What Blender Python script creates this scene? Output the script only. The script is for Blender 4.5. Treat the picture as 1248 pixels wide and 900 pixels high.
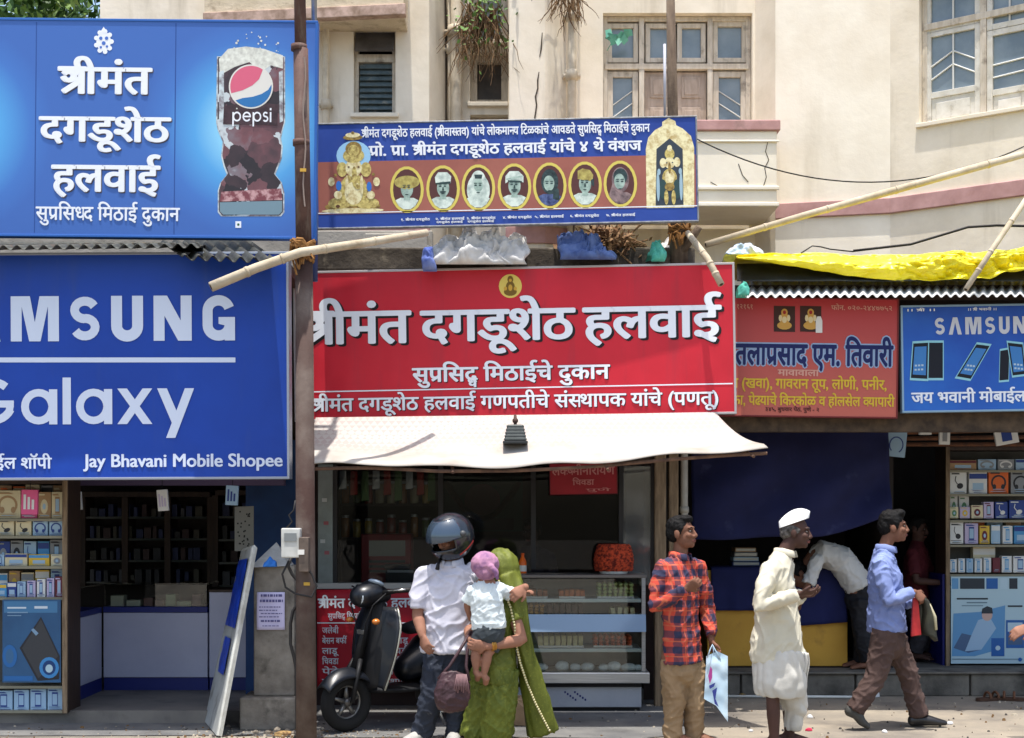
import bpy, bmesh, math, random, re
from mathutils import Vector, Matrix, Euler, noise
random.seed(7)
for _o in list(bpy.data.objects):
    bpy.data.objects.remove(_o)
SC = bpy.context.scene
COL = SC.collection
R = math.radians
# ------------------------------------------------------------------ camera
CAMZ = 1.6
cam = bpy.data.cameras.new('camera')
cam.sensor_width = 36.0
cam.lens = 36.0 * 1770.0 / 1248.0
cam.shift_y = (625.0 - 450.0) / 1248.0
cam.clip_start, cam.clip_end = 0.1, 600.0
camo = bpy.data.objects.new('camera', cam)
camo.location = (0, 0, CAMZ)
camo.rotation_euler = (R(90), 0, 0)
COL.objects.link(camo)
SC.camera = camo
# ------------------------------------------------------------------ light
SUN_EL, SUN_AZ = 81.0, 10.0          # azimuth: degrees to the left of straight behind the camera
world = bpy.data.worlds.new('World')
SC.world = world
world.use_nodes = True
nt = world.node_tree
sky = nt.nodes.new('ShaderNodeTexSky')
sky.sky_type = 'NISHITA'
sky.sun_disc = False
sky.sun_elevation = R(SUN_EL)
sky.sun_rotation = R(180 + SUN_AZ)
sky.air_density, sky.dust_density, sky.ozone_density = 1.2, 3.0, 1.0
nt.links.new(sky.outputs[0], nt.nodes['Background'].inputs[0])
nt.nodes['Background'].inputs[1].default_value = 0.15
sl = bpy.data.lights.new('sun', 'SUN')
sl.energy, sl.angle, sl.color = 3.4, R(0.5), (1.0, 0.96, 0.90)
so = bpy.data.objects.new('sun', sl)
COL.objects.link(so)
_sd = Vector((-math.sin(R(SUN_AZ)) * math.cos(R(SUN_EL)), -math.cos(R(SUN_AZ)) * math.cos(R(SUN_EL)), math.sin(R(SUN_EL))))
so.rotation_euler = _sd.to_track_quat('Z', 'Y').to_euler()
so.location = (0, 0, 30)
vs = SC.view_settings
vs.view_transform, vs.look, vs.exposure, vs.gamma = 'Standard', 'None', 0.95, 1.0
vs.use_curve_mapping = False
SC.cycles.max_bounces = 6
SC.cycles.transparent_max_bounces = 12

# ------------------------------------------------------------------ helpers
F, HX, HY = 1770.0, 624.0, 625.0
def P(px, py, Y):
    return Vector(((px - HX) * Y / F, Y, CAMZ + (HY - py) * Y / F))
def X(px, Y): return (px - HX) * Y / F
def Z(py, Y): return CAMZ + (HY - py) * Y / F
def lin(c):
    return tuple(((v / 255.0) / 12.92 if v <= 10 else (((v / 255.0) + 0.055) / 1.055) ** 2.4) for v in c)

class Fr:
    """a flat frame in the world: u right, v up, w out of the face"""
    def __init__(s, o, ex, ey):
        s.o, s.ex, s.ey = Vector(o), Vector(ex).normalized(), Vector(ey).normalized()
        s.ez = s.ex.cross(s.ey).normalized()
    def pt(s, u, v, w=0.0): return s.o + s.ex * u + s.ey * v + s.ez * w
    def uv(s, px, py):
        d = Vector(((px - HX) / F, 1.0, (HY - py) / F))
        c = Vector((0, 0, CAMZ))
        t = (s.o - c).dot(s.ez) / d.dot(s.ez)
        q = c + d * t - s.o
        return q.dot(s.ex), q.dot(s.ey)
def wall_frame(ax, ay, bx, by, z=0.0):
    return Fr((ax, ay, z), (bx - ax, by - ay, 0), (0, 0, 1))
def sign_frame(tl, bl, br, Yl, Yr=None):
    Yr = Yr or Yl
    o, r, t = P(bl[0], bl[1], Yl), P(br[0], br[1], Yr), P(tl[0], tl[1], Yl)
    ex = (r - o).normalized()
    ey = (t - o) - ex * (t - o).dot(ex)
    f = Fr(o, ex, ey)
    f.W, f.H = (r - o).length, (t - o).dot(f.ey)
    return f

class MB:
    step = 0.0
    def __init__(s, step=0.0): s.v, s.f, s.m, s.step = [], [], [], step
    def add(s, vs, fs, mat=0):
        b = len(s.v)
        s.v += [Vector(p) for p in vs]
        for f in fs:
            s.f.append([b + i for i in f]); s.m.append(mat)
    def hexa(s, p, mat=0):      # p: 4 bottom (ccw from above), 4 top
        s.add(p, [(3, 2, 1, 0), (4, 5, 6, 7), (0, 1, 5, 4), (1, 2, 6, 5), (2, 3, 7, 6), (3, 0, 4, 7)], mat)
    def box(s, x0, x1, y0, y1, z0, z1, mat=0):
        s.hexa([(x0, y0, z0), (x1, y0, z0), (x1, y1, z0), (x0, y1, z0), (x0, y0, z1), (x1, y0, z1), (x1, y1, z1), (x0, y1, z1)], mat)
    def fbox(s, fr, u0, u1, v0, v1, w0, w1, mat=0):
        p = fr.pt
        s.hexa([p(u0, v0, w1), p(u1, v0, w1), p(u1, v0, w0), p(u0, v0, w0), p(u0, v1, w1), p(u1, v1, w1), p(u1, v1, w0), p(u0, v1, w0)], mat)
    def pbox(s, fr, a, b, w0, w1, mat=0):   # corners given as two photo points on the frame's face
        u0, v0 = fr.uv(*a); u1, v1 = fr.uv(*b)
        s.fbox(fr, min(u0, u1), max(u0, u1), min(v0, v1), max(v0, v1), w0, w1, mat)
    def quad(s, a, b, c, d, mat=0): s.add([a, b, c, d], [(0, 1, 2, 3)], mat)
    def poly(s, fr, pts, w, mat=0):
        s.add([fr.pt(u, v, w) for u, v in pts], [tuple(range(len(pts)))], mat)
    def prism(s, fr, pts, w0, w1, mat=0):
        n = len(pts)
        vs = [fr.pt(u, v, w1) for u, v in pts] + [fr.pt(u, v, w0) for u, v in pts]
        fs = [tuple(range(n)), tuple(range(2 * n - 1, n - 1, -1))]
        fs += [((i + 1) % n, i, n + i, n + (i + 1) % n) for i in range(n)]
        s.add(vs, fs, mat)
    def loft(s, rings, mat=0, closed=True, caps=True):
        n = len(rings[0]); b = []
        vs = [p for r in rings for p in r]; fs = []
        m = n if closed else n - 1
        for i in range(len(rings) - 1):
            for j in range(m):
                k = (j + 1) % n
                fs.append((i * n + j, i * n + k, (i + 1) * n + k, (i + 1) * n + j))
        if caps and closed:
            fs.append(tuple(range(n - 1, -1, -1))); fs.append(tuple((len(rings) - 1) * n + j for j in range(n)))
        s.add(vs, fs, mat)
    def tube(s, pts, rad, n=10, mat=0, ref=None, round_ends=False):
        pts = [Vector(p) for p in pts]
        if not isinstance(rad, (list, tuple)): rad = [rad] * len(pts)
        rad = [(r, r) if not isinstance(r, (list, tuple)) else r for r in rad]
        if s.step:          # resample long spans along a smooth curve
            np_, nr = [pts[0]], [rad[0]]
            for i in range(len(pts) - 1):
                p0, p1, p2, p3 = pts[max(i - 1, 0)], pts[i], pts[i + 1], pts[min(i + 2, len(pts) - 1)]
                k = max(1, int((p2 - p1).length / s.step))
                for j in range(1, k + 1):
                    t = j / k
                    c = .5 * ((2 * p1) + (p2 - p0) * t + (2 * p0 - 5 * p1 + 4 * p2 - p3) * t * t + (3 * p1 - p0 - 3 * p2 + p3) * t ** 3)
                    np_.append(p1.lerp(p2, t).lerp(c, .6)); nr.append((rad[i][0] + (rad[i + 1][0] - rad[i][0]) * t, rad[i][1] + (rad[i + 1][1] - rad[i][1]) * t))
            pts, rad = np_, nr
        if round_ends:
            a, b = pts[0] - pts[1], pts[-1] - pts[-2]
            a.normalize(); b.normalize()
            r0, r1 = min(rad[0]), min(rad[-1])
            sc = lambda r, k: (r[0] * k, r[1] * k)
            pre = [pts[0] + a * r0 * q for q in (0.95, 0.75, 0.4)]
            post = [pts[-1] + b * r1 * q for q in (0.4, 0.75, 0.95)]
            rad = [sc(rad[0], .3), sc(rad[0], .66), sc(rad[0], .92)] + rad + [sc(rad[-1], .92), sc(rad[-1], .66), sc(rad[-1], .3)]
            pts = pre + pts + post
        rings = []
        prev = None
        for i, p in enumerate(pts):
            t = (pts[min(i + 1, len(pts) - 1)] - pts[max(i - 1, 0)]).normalized()
            if ref is not None: g = Vector(ref)
            elif prev is not None: g = prev
            else: g = Vector((0, 0, 1)) if abs(t.z) < .9 else Vector((0, 1, 0))
            b_ = g - t * g.dot(t)
            if b_.length < 1e-5: b_ = t.orthogonal()
            b_.normalize(); prev = b_
            a_ = b_.cross(t)
            ra, rb = rad[i]
            rings.append([p + a_ * math.cos(2 * math.pi * j / n) * ra + b_ * math.sin(2 * math.pi * j / n) * rb for j in range(n)])
        if s.step and not round_ends:      # close the ends with shrinking rings instead of one big face
            for q in (.66, .33, .06):
                rings.insert(0, [pts[0] + (p - pts[0]) * (q / (1 if q == .66 else (.66 if q == .33 else .33))) for p in rings[0]])
                rings.append([pts[-1] + (p - pts[-1]) * (q / (1 if q == .66 else (.66 if q == .33 else .33))) for p in rings[-1]])
        s.loft(rings, mat)
    def ell(s, c, r, mat=0, n=14, m=9, rot=None):
        c = Vector(c); rings = []
        M3 = rot.to_matrix() if rot is not None else Matrix.Identity(3)
        for i in range(m + 1):
            t = math.pi * (i + .02) / (m + .04)
            rings.append([c + M3 @ Vector((r[0] * math.sin(t) * math.cos(2 * math.pi * j / n), r[1] * math.sin(t) * math.sin(2 * math.pi * j / n), -r[2] * math.cos(t))) for j in range(n)])
        s.loft(rings, mat)
    def lathe(s, c, prof, n=20, mat=0):
        c = Vector(c)
        s.loft([[c + Vector((r * math.cos(2 * math.pi * j / n), r * math.sin(2 * math.pi * j / n), z)) for j in range(n)] for r, z in prof], mat)
    def grid(s, fn, nu, nv, mat=0):
        vs = [fn(i / nu, j / nv) for j in range(nv + 1) for i in range(nu + 1)]
        fs = [(j * (nu + 1) + i, j * (nu + 1) + i + 1, (j + 1) * (nu + 1) + i + 1, (j + 1) * (nu + 1) + i) for j in range(nv) for i in range(nu)]
        s.add(vs, fs, mat)
    def build(s, name, mats, parent=None, smooth=False, bevel=0.0, solid=0.0):
        if not isinstance(mats, (list, tuple)): mats = [mats]
        off = Vector((0, 0, 0))
        if parent is None:
            xs = [p.x for p in s.v]; ys = [p.y for p in s.v]; zs = [p.z for p in s.v]
            off = Vector(((min(xs) + max(xs)) / 2, (min(ys) + max(ys)) / 2, min(zs)))
        me = bpy.data.meshes.new(name)
        me.from_pydata([p - off for p in s.v], [], s.f)
        for m in mats: me.materials.append(m)
        me.polygons.foreach_set('material_index', s.m)
        me.polygons.foreach_set('use_smooth', [bool(smooth)] * len(s.f))
        me.update()
        return link_mesh(name, me, parent, off, bevel, solid)
def link_mesh(name, me, parent=None, off=Vector((0, 0, 0)), bevel=0.0, solid=0.0):
    o = bpy.data.objects.new(name, me)
    COL.objects.link(o)
    o.location = off
    if parent is not None:
        q, t = parent, Vector((0, 0, 0))
        while q is not None:
            t += q.location; q = q.parent
        o.parent = parent
        o.location = off - t
    if solid:
        md = o.modifiers.new('thick', 'SOLIDIFY'); md.thickness = solid; md.offset = 0
    if bevel:
        md = o.modifiers.new('bevel', 'BEVEL'); md.width = bevel; md.segments = 2; md.limit_method = 'ANGLE'; md.angle_limit = R(50)
        md.harden_normals = False
    return o
def tag(o, label=None, cat=None, group=None, kind=None):
    if label: o['label'] = label
    if cat: o['category'] = cat
    if group: o['group'] = group
    if kind: o['kind'] = kind
    return o
def thing(name, label, cat, loc=(0, 0, 0), group=None):
    o = bpy.data.objects.new(name, None)
    o.empty_display_size = 0.1
    COL.objects.link(o)
    o.location = loc
    return tag(o, label, cat, group)
def struct(o): o['kind'] = 'structure'; return o
def copy_tree(o, parent=None):
    c = o.copy(); COL.objects.link(c)
    if parent is not None: c.parent = parent
    for ch in list(o.children): copy_tree(ch, c)
    return c

# ------------------------------------------------------------------ materials
_mats = {}
def M(name, col, rough=.75, col2=None, scale=6.0, bump=0.0, bscale=60.0, metal=0.0, spec=.3, stretch=(1, 1, 1), lo=.35, hi=.65, dirt=None, dscale=2.0, dlo=.55, dhi=.75, dstretch=(1, 1, 1), srgb=True, trans=0.0, sag=0.0):
    if name in _mats: return _mats[name]
    c = lin(col) if srgb else col
    m = bpy.data.materials.new(name); m.use_nodes = True
    t = m.node_tree; N, L = t.nodes, t.links
    b = N['Principled BSDF']
    b.inputs['Roughness'].default_value = rough
    b.inputs['Metallic'].default_value = metal
    b.inputs['Specular IOR Level'].default_value = spec
    b.inputs['Base Color'].default_value = (*c, 1)
    if trans: b.inputs['Subsurface Weight'].default_value = 0
    tc = N.new('ShaderNodeTexCoord')
    out = None
    def noise_(sc, st, det=5):
        mp = N.new('ShaderNodeMapping'); mp.inputs['Scale'].default_value = st
        L.new(tc.outputs['Object'], mp.inputs['Vector'])
        n = N.new('ShaderNodeTexNoise'); n.inputs['Scale'].default_value = sc; n.inputs['Detail'].default_value = det
        n.inputs['Roughness'].default_value = .6
        L.new(mp.outputs[0], n.inputs['Vector'])
        return n
    if col2 is not None:
        c2 = lin(col2) if srgb else col2
        n = noise_(scale, stretch)
        rp = N.new('ShaderNodeValToRGB')
        rp.color_ramp.elements[0].position, rp.color_ramp.elements[1].position = lo, hi
        rp.color_ramp.elements[0].color, rp.color_ramp.elements[1].color = (*c, 1), (*c2, 1)
        L.new(n.outputs[0], rp.inputs[0])
        out = rp.outputs[0]
    if dirt is not None:
        d = lin(dirt) if srgb else dirt
        n = noise_(dscale, dstretch, 8)
        rp = N.new('ShaderNodeValToRGB')
        rp.color_ramp.elements[0].position, rp.color_ramp.elements[1].position = dlo, dhi
        mx = N.new('ShaderNodeMix'); mx.data_type = 'RGBA'
        L.new(n.outputs[0], rp.inputs[0]); L.new(rp.outputs[0], mx.inputs['Factor'])
        if out is not None: L.new(out, mx.inputs['A'])
        else: mx.inputs['A'].default_value = (*c, 1)
        mx.inputs['B'].default_value = (*d, 1)
        out = mx.outputs['Result']
    if out is not None: L.new(out, b.inputs['Base Color'])
    if sag:
        n = noise_(sag, (1, 1, .5), 2)
        bp = N.new('ShaderNodeBump'); bp.inputs['Strength'].default_value = .5; bp.inputs['Distance'].default_value = .10
        L.new(n.outputs[0], bp.inputs['Height']); L.new(bp.outputs[0], b.inputs['Normal'])
    if bump:
        n = noise_(bscale, (1, 1, 1), 4)
        bp = N.new('ShaderNodeBump'); bp.inputs['Strength'].default_value = min(1, bump); bp.inputs['Distance'].default_value = .01
        L.new(n.outputs[0], bp.inputs['Height']); L.new(bp.outputs[0], b.inputs['Normal'])
    _mats[name] = m
    return m
def glass(name, tint=(1, 1, 1), refl=.12, rough=.02, dust=.0):
    if name in _mats: return _mats[name]
    m = bpy.data.materials.new(name); m.use_nodes = True
    t = m.node_tree; N, L = t.nodes, t.links
    N.remove(N['Principled BSDF'])
    tr = N.new('ShaderNodeBsdfTransparent'); tr.inputs[0].default_value = (*tint, 1)
    gl = N.new('ShaderNodeBsdfGlossy'); gl.inputs['Roughness'].default_value = rough
    fr = N.new('ShaderNodeFresnel'); fr.inputs[0].default_value = 1.45
    ml = N.new('ShaderNodeMath'); ml.operation = 'MULTIPLY'; ml.inputs[1].default_value = refl / .04
    cl = N.new('ShaderNodeMath'); cl.operation = 'MINIMUM'; cl.inputs[1].default_value = 1.0
    L.new(fr.outputs[0], ml.inputs[0]); L.new(ml.outputs[0], cl.inputs[0])
    mx = N.new('ShaderNodeMixShader')
    L.new(cl.outputs[0], mx.inputs[0]); L.new(tr.outputs[0], mx.inputs[1]); L.new(gl.outputs[0], mx.inputs[2])
    last = mx.outputs[0]
    if dust:
        df = N.new('ShaderNodeBsdfDiffuse'); df.inputs[0].default_value = (.6, .6, .58, 1)
        tc = N.new('ShaderNodeTexCoord'); n = N.new('ShaderNodeTexNoise'); n.inputs['Scale'].default_value = 5; n.inputs['Detail'].default_value = 8
        L.new(tc.outputs['Object'], n.inputs['Vector'])
        m2 = N.new('ShaderNodeMath'); m2.operation = 'MULTIPLY'; m2.inputs[1].default_value = dust * 2
        L.new(n.outputs[0], m2.inputs[0])
        mx2 = N.new('ShaderNodeMixShader'); L.new(m2.outputs[0], mx2.inputs[0]); L.new(last, mx2.inputs[1]); L.new(df.outputs[0], mx2.inputs[2])
        last = mx2.outputs[0]
    L.new(last, N['Material Output'].inputs[0])
    _mats[name] = m
    return m
def flat(name, c, rough=.6, spec=.3): return M(name, c, rough, spec=spec)

# ------------------------------------------------------------------ lettering
_gc = {}
def _textmesh(s):
    c = bpy.data.curves.new('txt', 'FONT'); c.body = s; c.size = 1; c.resolution_u = 4; c.fill_mode = 'FRONT'
    o = bpy.data.objects.new('txt', c); COL.objects.link(o)
    bpy.context.view_layer.update()
    me = o.to_mesh()
    vs = [(p.co.x, p.co.y) for p in me.vertices]; fs = [tuple(p.vertices) for p in me.polygons]
    o.to_mesh_clear()
    bpy.data.objects.remove(o); bpy.data.curves.remove(c)
    return vs, fs
def _run(s):
    if s not in _gc:
        vs, fs = _textmesh(s)
        w = max(p[0] for p in _textmesh('l' + s + 'l')[0]) - max(p[0] for p in _textmesh('ll')[0])
        _gc[s] = (vs, fs, w)
    return _gc[s]
def _clip(vs, fs, xmax):
    nv, nf = [], []
    for f in fs:
        poly = [vs[i] for i in f]; out = []
        for a, b in zip(poly, poly[1:] + poly[:1]):
            ia, ib = a[0] <= xmax, b[0] <= xmax
            if ia: out.append(a)
            if ia != ib:
                t = (xmax - a[0]) / (b[0] - a[0]); out.append((xmax, a[1] + t * (b[1] - a[1])))
        if len(out) >= 3:
            nf.append(tuple(range(len(nv), len(nv) + len(out)))); nv += out
    return nv, nf
def ribbon(path, w):
    """a stroke of even width along a path, as one strip of quads"""
    path = [p for k, p in enumerate(path) if k == 0 or abs(p[0] - path[k - 1][0]) + abs(p[1] - path[k - 1][1]) > 1e-6]
    L_, R_ = [], []
    for i, p in enumerate(path):
        a, b = path[max(i - 1, 0)], path[min(i + 1, len(path) - 1)]
        d = math.hypot(b[0] - a[0], b[1] - a[1]) or 1
        nx, ny = -(b[1] - a[1]) / d * w / 2, (b[0] - a[0]) / d * w / 2
        L_.append((p[0] + nx, p[1] + ny)); R_.append((p[0] - nx, p[1] - ny))
    n = len(path)
    return R_ + L_, [(i, i + 1, n + i + 1, n + i) for i in range(n - 1)]
_stroke = ribbon
HEADY = .60
def layout(s):
    items, x = [], 0.0
    for tok in re.findall(r'\{[^}]*\}|[^{}]+', s):
        if tok[0] != '{':
            vs, fs, w = _run(tok)
            items.append(([(a + x, b) for a, b in vs], fs)); x += w
            continue
        t = tok[1:-1]
        if t == 'sri':
            sw = .085
            c = [(.19 + .115 * math.cos(R(a)), .42 + .105 * math.sin(R(a))) for a in range(150, -190, -20)]
            for st in ([(-.02, HEADY), (.56, HEADY)], [(.47, HEADY), (.47, 0)], [(.30, .44), (.36, .52), (.36, HEADY)], c,
                       [(.25, .34), (.33, .36), (.43, .30)], [(.45, .31), (.30, .20), (.08, .04)]):
                vs, fs = _stroke(st, sw)
                items.append(([(a + x, b) for a, b in vs], fs))
            x += .55
            vs, fs, w = _run('ी'); items.append(([(a + x, b) for a, b in vs], fs)); x += w
        elif t == 'R':          # hook above the last letter
            vs, fs = _stroke([(-.10, .60), (-.12, .72), (-.04, .80), (.06, .80)], .07)
            items.append(([(a + x, b) for a, b in vs], fs))
        elif t[0] == 'r':       # consonant with a foot stroke
            vs, fs, w = _run(t[1:]); items.append(([(a + x, b) for a, b in vs], fs))
            vs, fs = _stroke([(w - .13, .27), (w - .26, .17), (w - .42, .06)], .075)
            items.append(([(a + x, b) for a, b in vs], fs)); x += w
        elif t[0] == 'h':       # half form
            vs, fs, w = _run(t[1:]); vs, fs = _clip(vs, fs, w - .13)
            items.append(([(a + x, b) for a, b in vs], fs)); x += w - .13
        elif t[0] == 's':       # stacked: first normal, second small below
            vs, fs, w = _run(t[1]); items.append(([(a + x, b) for a, b in vs], fs))
            v2, f2, w2 = _run(t[2]); items.append(([(a * .62 + x + .12, b * .62 - .27) for a, b in v2], f2)); x += w
    return items, x
def is_latin(s): return not re.search('[\u0900-\u097f{]', s)
_lay = {}
def text_on(mb, fr, s, x0, x1, head, base, w=.003, bold=(0, 0), mat=0, off=(0, 0), slant=0.0):
    """lettering on a frame: left/right photo x, head line and base line photo y at the left end"""
    u0, vb = fr.uv(x0, base); u1, _ = fr.uv(x1, base); _, vh = fr.uv(x0, head)
    if s not in _lay: _lay[s] = layout(s)
    items, tot = _lay[s]
    xs = [p[0] for vs, fs in items for p in vs]
    mn, mx = min(xs), max(xs)
    if is_latin(s):
        hh = max(p[1] for vs, fs in items for p in vs) if s.islower() is False else .52
    else: hh = .64
    sx, sy = (u1 - u0) / (mx - mn), (vh - vb) / hh
    sh = [(0, 0)]
    if bold[0] or bold[1]:
        bx, by = bold
        sh = [(0, 0), (-bx, 0), (bx, 0), (0, -by), (0, by), (-bx * .7, -by * .7), (bx * .7, by * .7), (-bx * .7, by * .7), (bx * .7, -by * .7)]
    for si, (ddx, ddy) in enumerate(sh):
        for k, (vs, fs) in enumerate(items):
            ww = w + si * .0003 + (k % 10) * .00003
            mb.add([fr.pt(u0 + (a - mn + ddx + slant * b) * sx + off[0], vb + (b + ddy) * sy + off[1], ww) for a, b in vs], fs, mat)
def ellp(c, r, n=28, a0=0, a1=360, rot=0.0):
    o = []
    for i in range(n + (0 if a1 - a0 == 360 else 1)):
        a = R(a0 + (a1 - a0) * i / n)
        x, y = r[0] * math.cos(a), r[1] * math.sin(a)
        o.append((c[0] + x * math.cos(rot) - y * math.sin(rot), c[1] + x * math.sin(rot) + y * math.cos(rot)))
    return o
# ================================================================== SETTING
asph = M('road_dust', (122, 115, 105), .95, (148, 138, 122), 1.6, bump=.35, bscale=90, dirt=(92, 87, 82), dscale=.9, dlo=.5, dhi=.68)
pave = M('cement_dark', (92, 92, 92), .9, (112, 111, 108), 3, bump=.3, bscale=70, dirt=(66, 64, 62), dscale=2, dlo=.5, dhi=.75)
stone = M('kerb_stone', (88, 85, 79), .95, (118, 113, 104), 4, bump=.7, bscale=26, dirt=(62, 60, 56), dscale=3, dlo=.5, dhi=.7)
mb = MB(); mb.quad((-90, -60, 0), (90, -60, 0), (90, 110, 0), (-90, 110, 0))
struct(mb.build('ground', asph))
mb = MB()    # cement apron in front of the left and middle shops
_ap = [(-7, 10.35), (-1.9, 10.4), (-1.2, 10.3), (-.3, 10.35), (.9, 10.25), (1.35, 10.5), (1.5, 11.3), (1.55, 12.75), (-7, 12.75)]
mb.add([(x, y, .006) for x, y in _ap], [tuple(range(len(_ap)))])
struct(mb.build('pavement', pave))
mb = MB()
mb.box(1.55, 7.5, 12.7, 14.9, 0, .19); mb.box(1.5, 7.5, 12.62, 12.98, .192, .215)
for i in range(12):
    mb.box(1.5 + i * .5, 1.985 + i * .5, 12.64 + random.uniform(0, .02), 12.7, .0, .19)
struct(mb.build('kerb', stone, bevel=.012))
mb = MB()
mb.box(-6, -2.05, 11.0, 14.4, 0, .10); 
struct(mb.build('shop_floor', M('shop_floor_tile', (96, 92, 88), .6, (120, 114, 106), 2.2, dirt=(60, 58, 56), dscale=3)))
mb = MB(); mb.box(-1.3, 1.1, 12.15, 14.4, 0, .12)
struct(mb.build('floor', pave))

# ------------------------------------------------------------------ old plastered building
plas = M('cream_plaster', (232, 221, 202), .93, (217, 205, 184), 2.2, bump=.22, bscale=16, dirt=(150, 136, 112), dscale=1.9, dlo=.55, dhi=.9, dstretch=(1.6, 1.6, .22))
plasw = M('cream_plaster_pale', (238, 229, 212), .93, (226, 215, 196), 1.8, bump=.2, bscale=14, dirt=(180, 166, 140), dscale=1.6, dlo=.57, dhi=.95, dstretch=(1.5, 1.5, .2))
pink = M('pink_band', (190, 150, 146), .9, (168, 128, 124), 5, dirt=(120, 100, 92), dscale=4, dlo=.6, dhi=.8)
woodc = M('window_wood', (204, 194, 178), .8, (182, 170, 152), 9, dirt=(98, 86, 74), dscale=7, dlo=.56, dhi=.78, stretch=(3, 3, .6))
pane = M('window_pane', (100, 114, 124), .15, (128, 140, 146), 2.5, spec=.6)  # blue-grey of the reflected sky is put into the pane colour
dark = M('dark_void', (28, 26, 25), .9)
louv = M('louvre_slat', (104, 118, 122), .5, (82, 96, 100), 10, dirt=(150, 146, 132), dscale=14)
rust = M('stain_dark', (70, 60, 50), .95)
bld = thing('plaster_building', 'old cream plastered building with pink band rising behind all the shops', 'building', (1, 14.9, 0))
def plan(px, Y): return (X(px, Y), Y)
pts = [plan(122, 14.9), plan(523, 14.9), plan(545, 15.4), plan(620, 15.4), plan(620.5, 14.9), plan(664, 14.9), plan(690, 15.0), plan(704, 15.2), plan(920, 15.2), plan(945, 14.86), plan(1085, 14.58), plan(1430, 12.75 + .2)]
ZT, ZB = 9.2, 3.3
def facade_wall(a, b, holes, mat, th=.32):
    """a wall with window openings: front cells, reveals and the end faces"""
    fr = wall_frame(*a, *b)
    W = (Vector(b) - Vector(a)).length
    us = sorted({0, W} | {h[0] for h in holes} | {h[1] for h in holes}); zs = sorted({ZB, ZT} | {h[2] for h in holes} | {h[3] for h in holes})
    mb = MB()
    for i in range(len(us) - 1):
        for j in range(len(zs) - 1):
            uc, zc = (us[i] + us[i + 1]) / 2, (zs[j] + zs[j + 1]) / 2
            if any(h[0] < uc < h[1] and h[2] < zc < h[3] for h in holes): continue
            mb.quad(fr.pt(us[i], zs[j]), fr.pt(us[i + 1], zs[j]), fr.pt(us[i + 1], zs[j + 1]), fr.pt(us[i], zs[j + 1]))
    for u0, u1, z0, z1 in holes:
        p = fr.pt
        for q in ((u0, z0, u0, z1), (u1, z1, u1, z0), (u0, z1, u1, z1), (u1, z0, u0, z0)):
            mb.quad(p(q[0], q[1]), p(q[2], q[3]), p(q[2], q[3], -th), p(q[0], q[1], -th))
    mb.quad(fr.pt(0, ZB, -th), fr.pt(0, ZT, -th), fr.pt(W, ZT, -th), fr.pt(W, ZB, -th))
    mb.quad(fr.pt(0, ZT), fr.pt(W, ZT), fr.pt(W, ZT, -th), fr.pt(0, ZT, -th))
    return fr, mb
def hole(fr, a, b):
    u0, v0 = fr.uv(a[0], b[1]); u1, v1 = fr.uv(b[0], a[1]); return (u0, u1, v0, v1)
FRS = {}
def do_wall(i, boxes, mat):
    fr = wall_frame(*pts[i], *pts[i + 1])
    hs = [hole(fr, *b) for b in boxes]
    fr, m = facade_wall(pts[i], pts[i + 1], hs, mat)
    m.build('wall', mat, bld); FRS[i] = fr
do_wall(0, [((431, 33), (482, 139))], plas)
do_wall(1, [], plas)
do_wall(2, [((573, 64), (619, 126)), ((573, -30), (619, 50)), ((573, 140), (619, 190))], plas)
do_wall(3, [], plas)
do_wall(4, [], plas); do_wall(5, [], plas); do_wall(6, [], plas)
do_wall(7, [((735, 16), (917, 236))], plas)
do_wall(8, [], plas)
do_wall(9, [], plasw)
do_wall(10, [((1120, -40), (1258, 151))], plas)
mb = MB()    # body of the house behind the front, roof slab and left end wall
mb.box(pts[0][0] + .33, 7.2, 15.8, 24, 0, ZT - .03); mb.box(pts[0][0], pts[0][0] + .31, 15.24, 24, 0, ZT)
mb.build('rear_wall', plas, bld)

# pink string course
for i, (z0, z1) in {0: (4.36, 4.53), 3: (4.36, 4.53), 4: (4.36, 4.53), 5: (4.36, 4.53), 6: (4.36, 4.53)}.items():
    a, b = Vector(pts[i]), Vector(pts[i + 1]); fr = FRS[i]
    mb = MB(); mb.fbox(fr, -.02 if i != 3 else 0, (b - a).length + .01, z0, z1, -.02, .035); mb.build('string_course', pink, bld, bevel=.008)
for i in (9, 10):
    a, b = Vector(pts[i]), Vector(pts[i + 1])
    mb = MB(); mb.fbox(FRS[i], 0, (b - a).length, 4.60, 4.755, -.02, .035); mb.build('string_course', pink, bld, bevel=.008)

# window with louvres
def frame_rect(mb, fr, a, b, t, w0, w1, mat=0):
    u0, v1 = fr.uv(*a); u1, v0 = fr.uv(*b)
    mb.fbox(fr, u0, u0 + t, v0, v1, w0, w1, mat); mb.fbox(fr, u1 - t, u1, v0, v1, w0, w1, mat)
    mb.fbox(fr, u0 + t, u1 - t, v1 - t, v1, w0, w1, mat); mb.fbox(fr, u0 + t, u1 - t, v0, v0 + t, w0, w1, mat)
    return u0 + t, u1 - t, v0 + t, v1 - t
fr = FRS[0]
mb = MB(); frame_rect(mb, fr, (431.2, 33.2), (481.8, 138.8), .04, -.2, -.09)
u0, v0 = fr.uv(433, 68); u1, _ = fr.uv(481, 68); mb.fbox(fr, u0, u1, v0 - .04, v0 + .04, -.19, -.08)
win = mb.build('window', woodc, bld, bevel=.004)
mb = MB()
for k in range(9):
    ua, va = fr.uv(437, 76 + k * 7.2); ub, _ = fr.uv(479, 76)
    p = fr.pt
    mb.hexa([p(ua, va - .035, -.09), p(ub, va - .035, -.09), p(ub, va - .04, -.1), p(ua, va - .04, -.1), p(ua, va + .035, -.145), p(ub, va + .035, -.145), p(ub, va + .03, -.155), p(ua, va + .03, -.155)])
mb.build('louvre', louv, win)
mb = MB()
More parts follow.
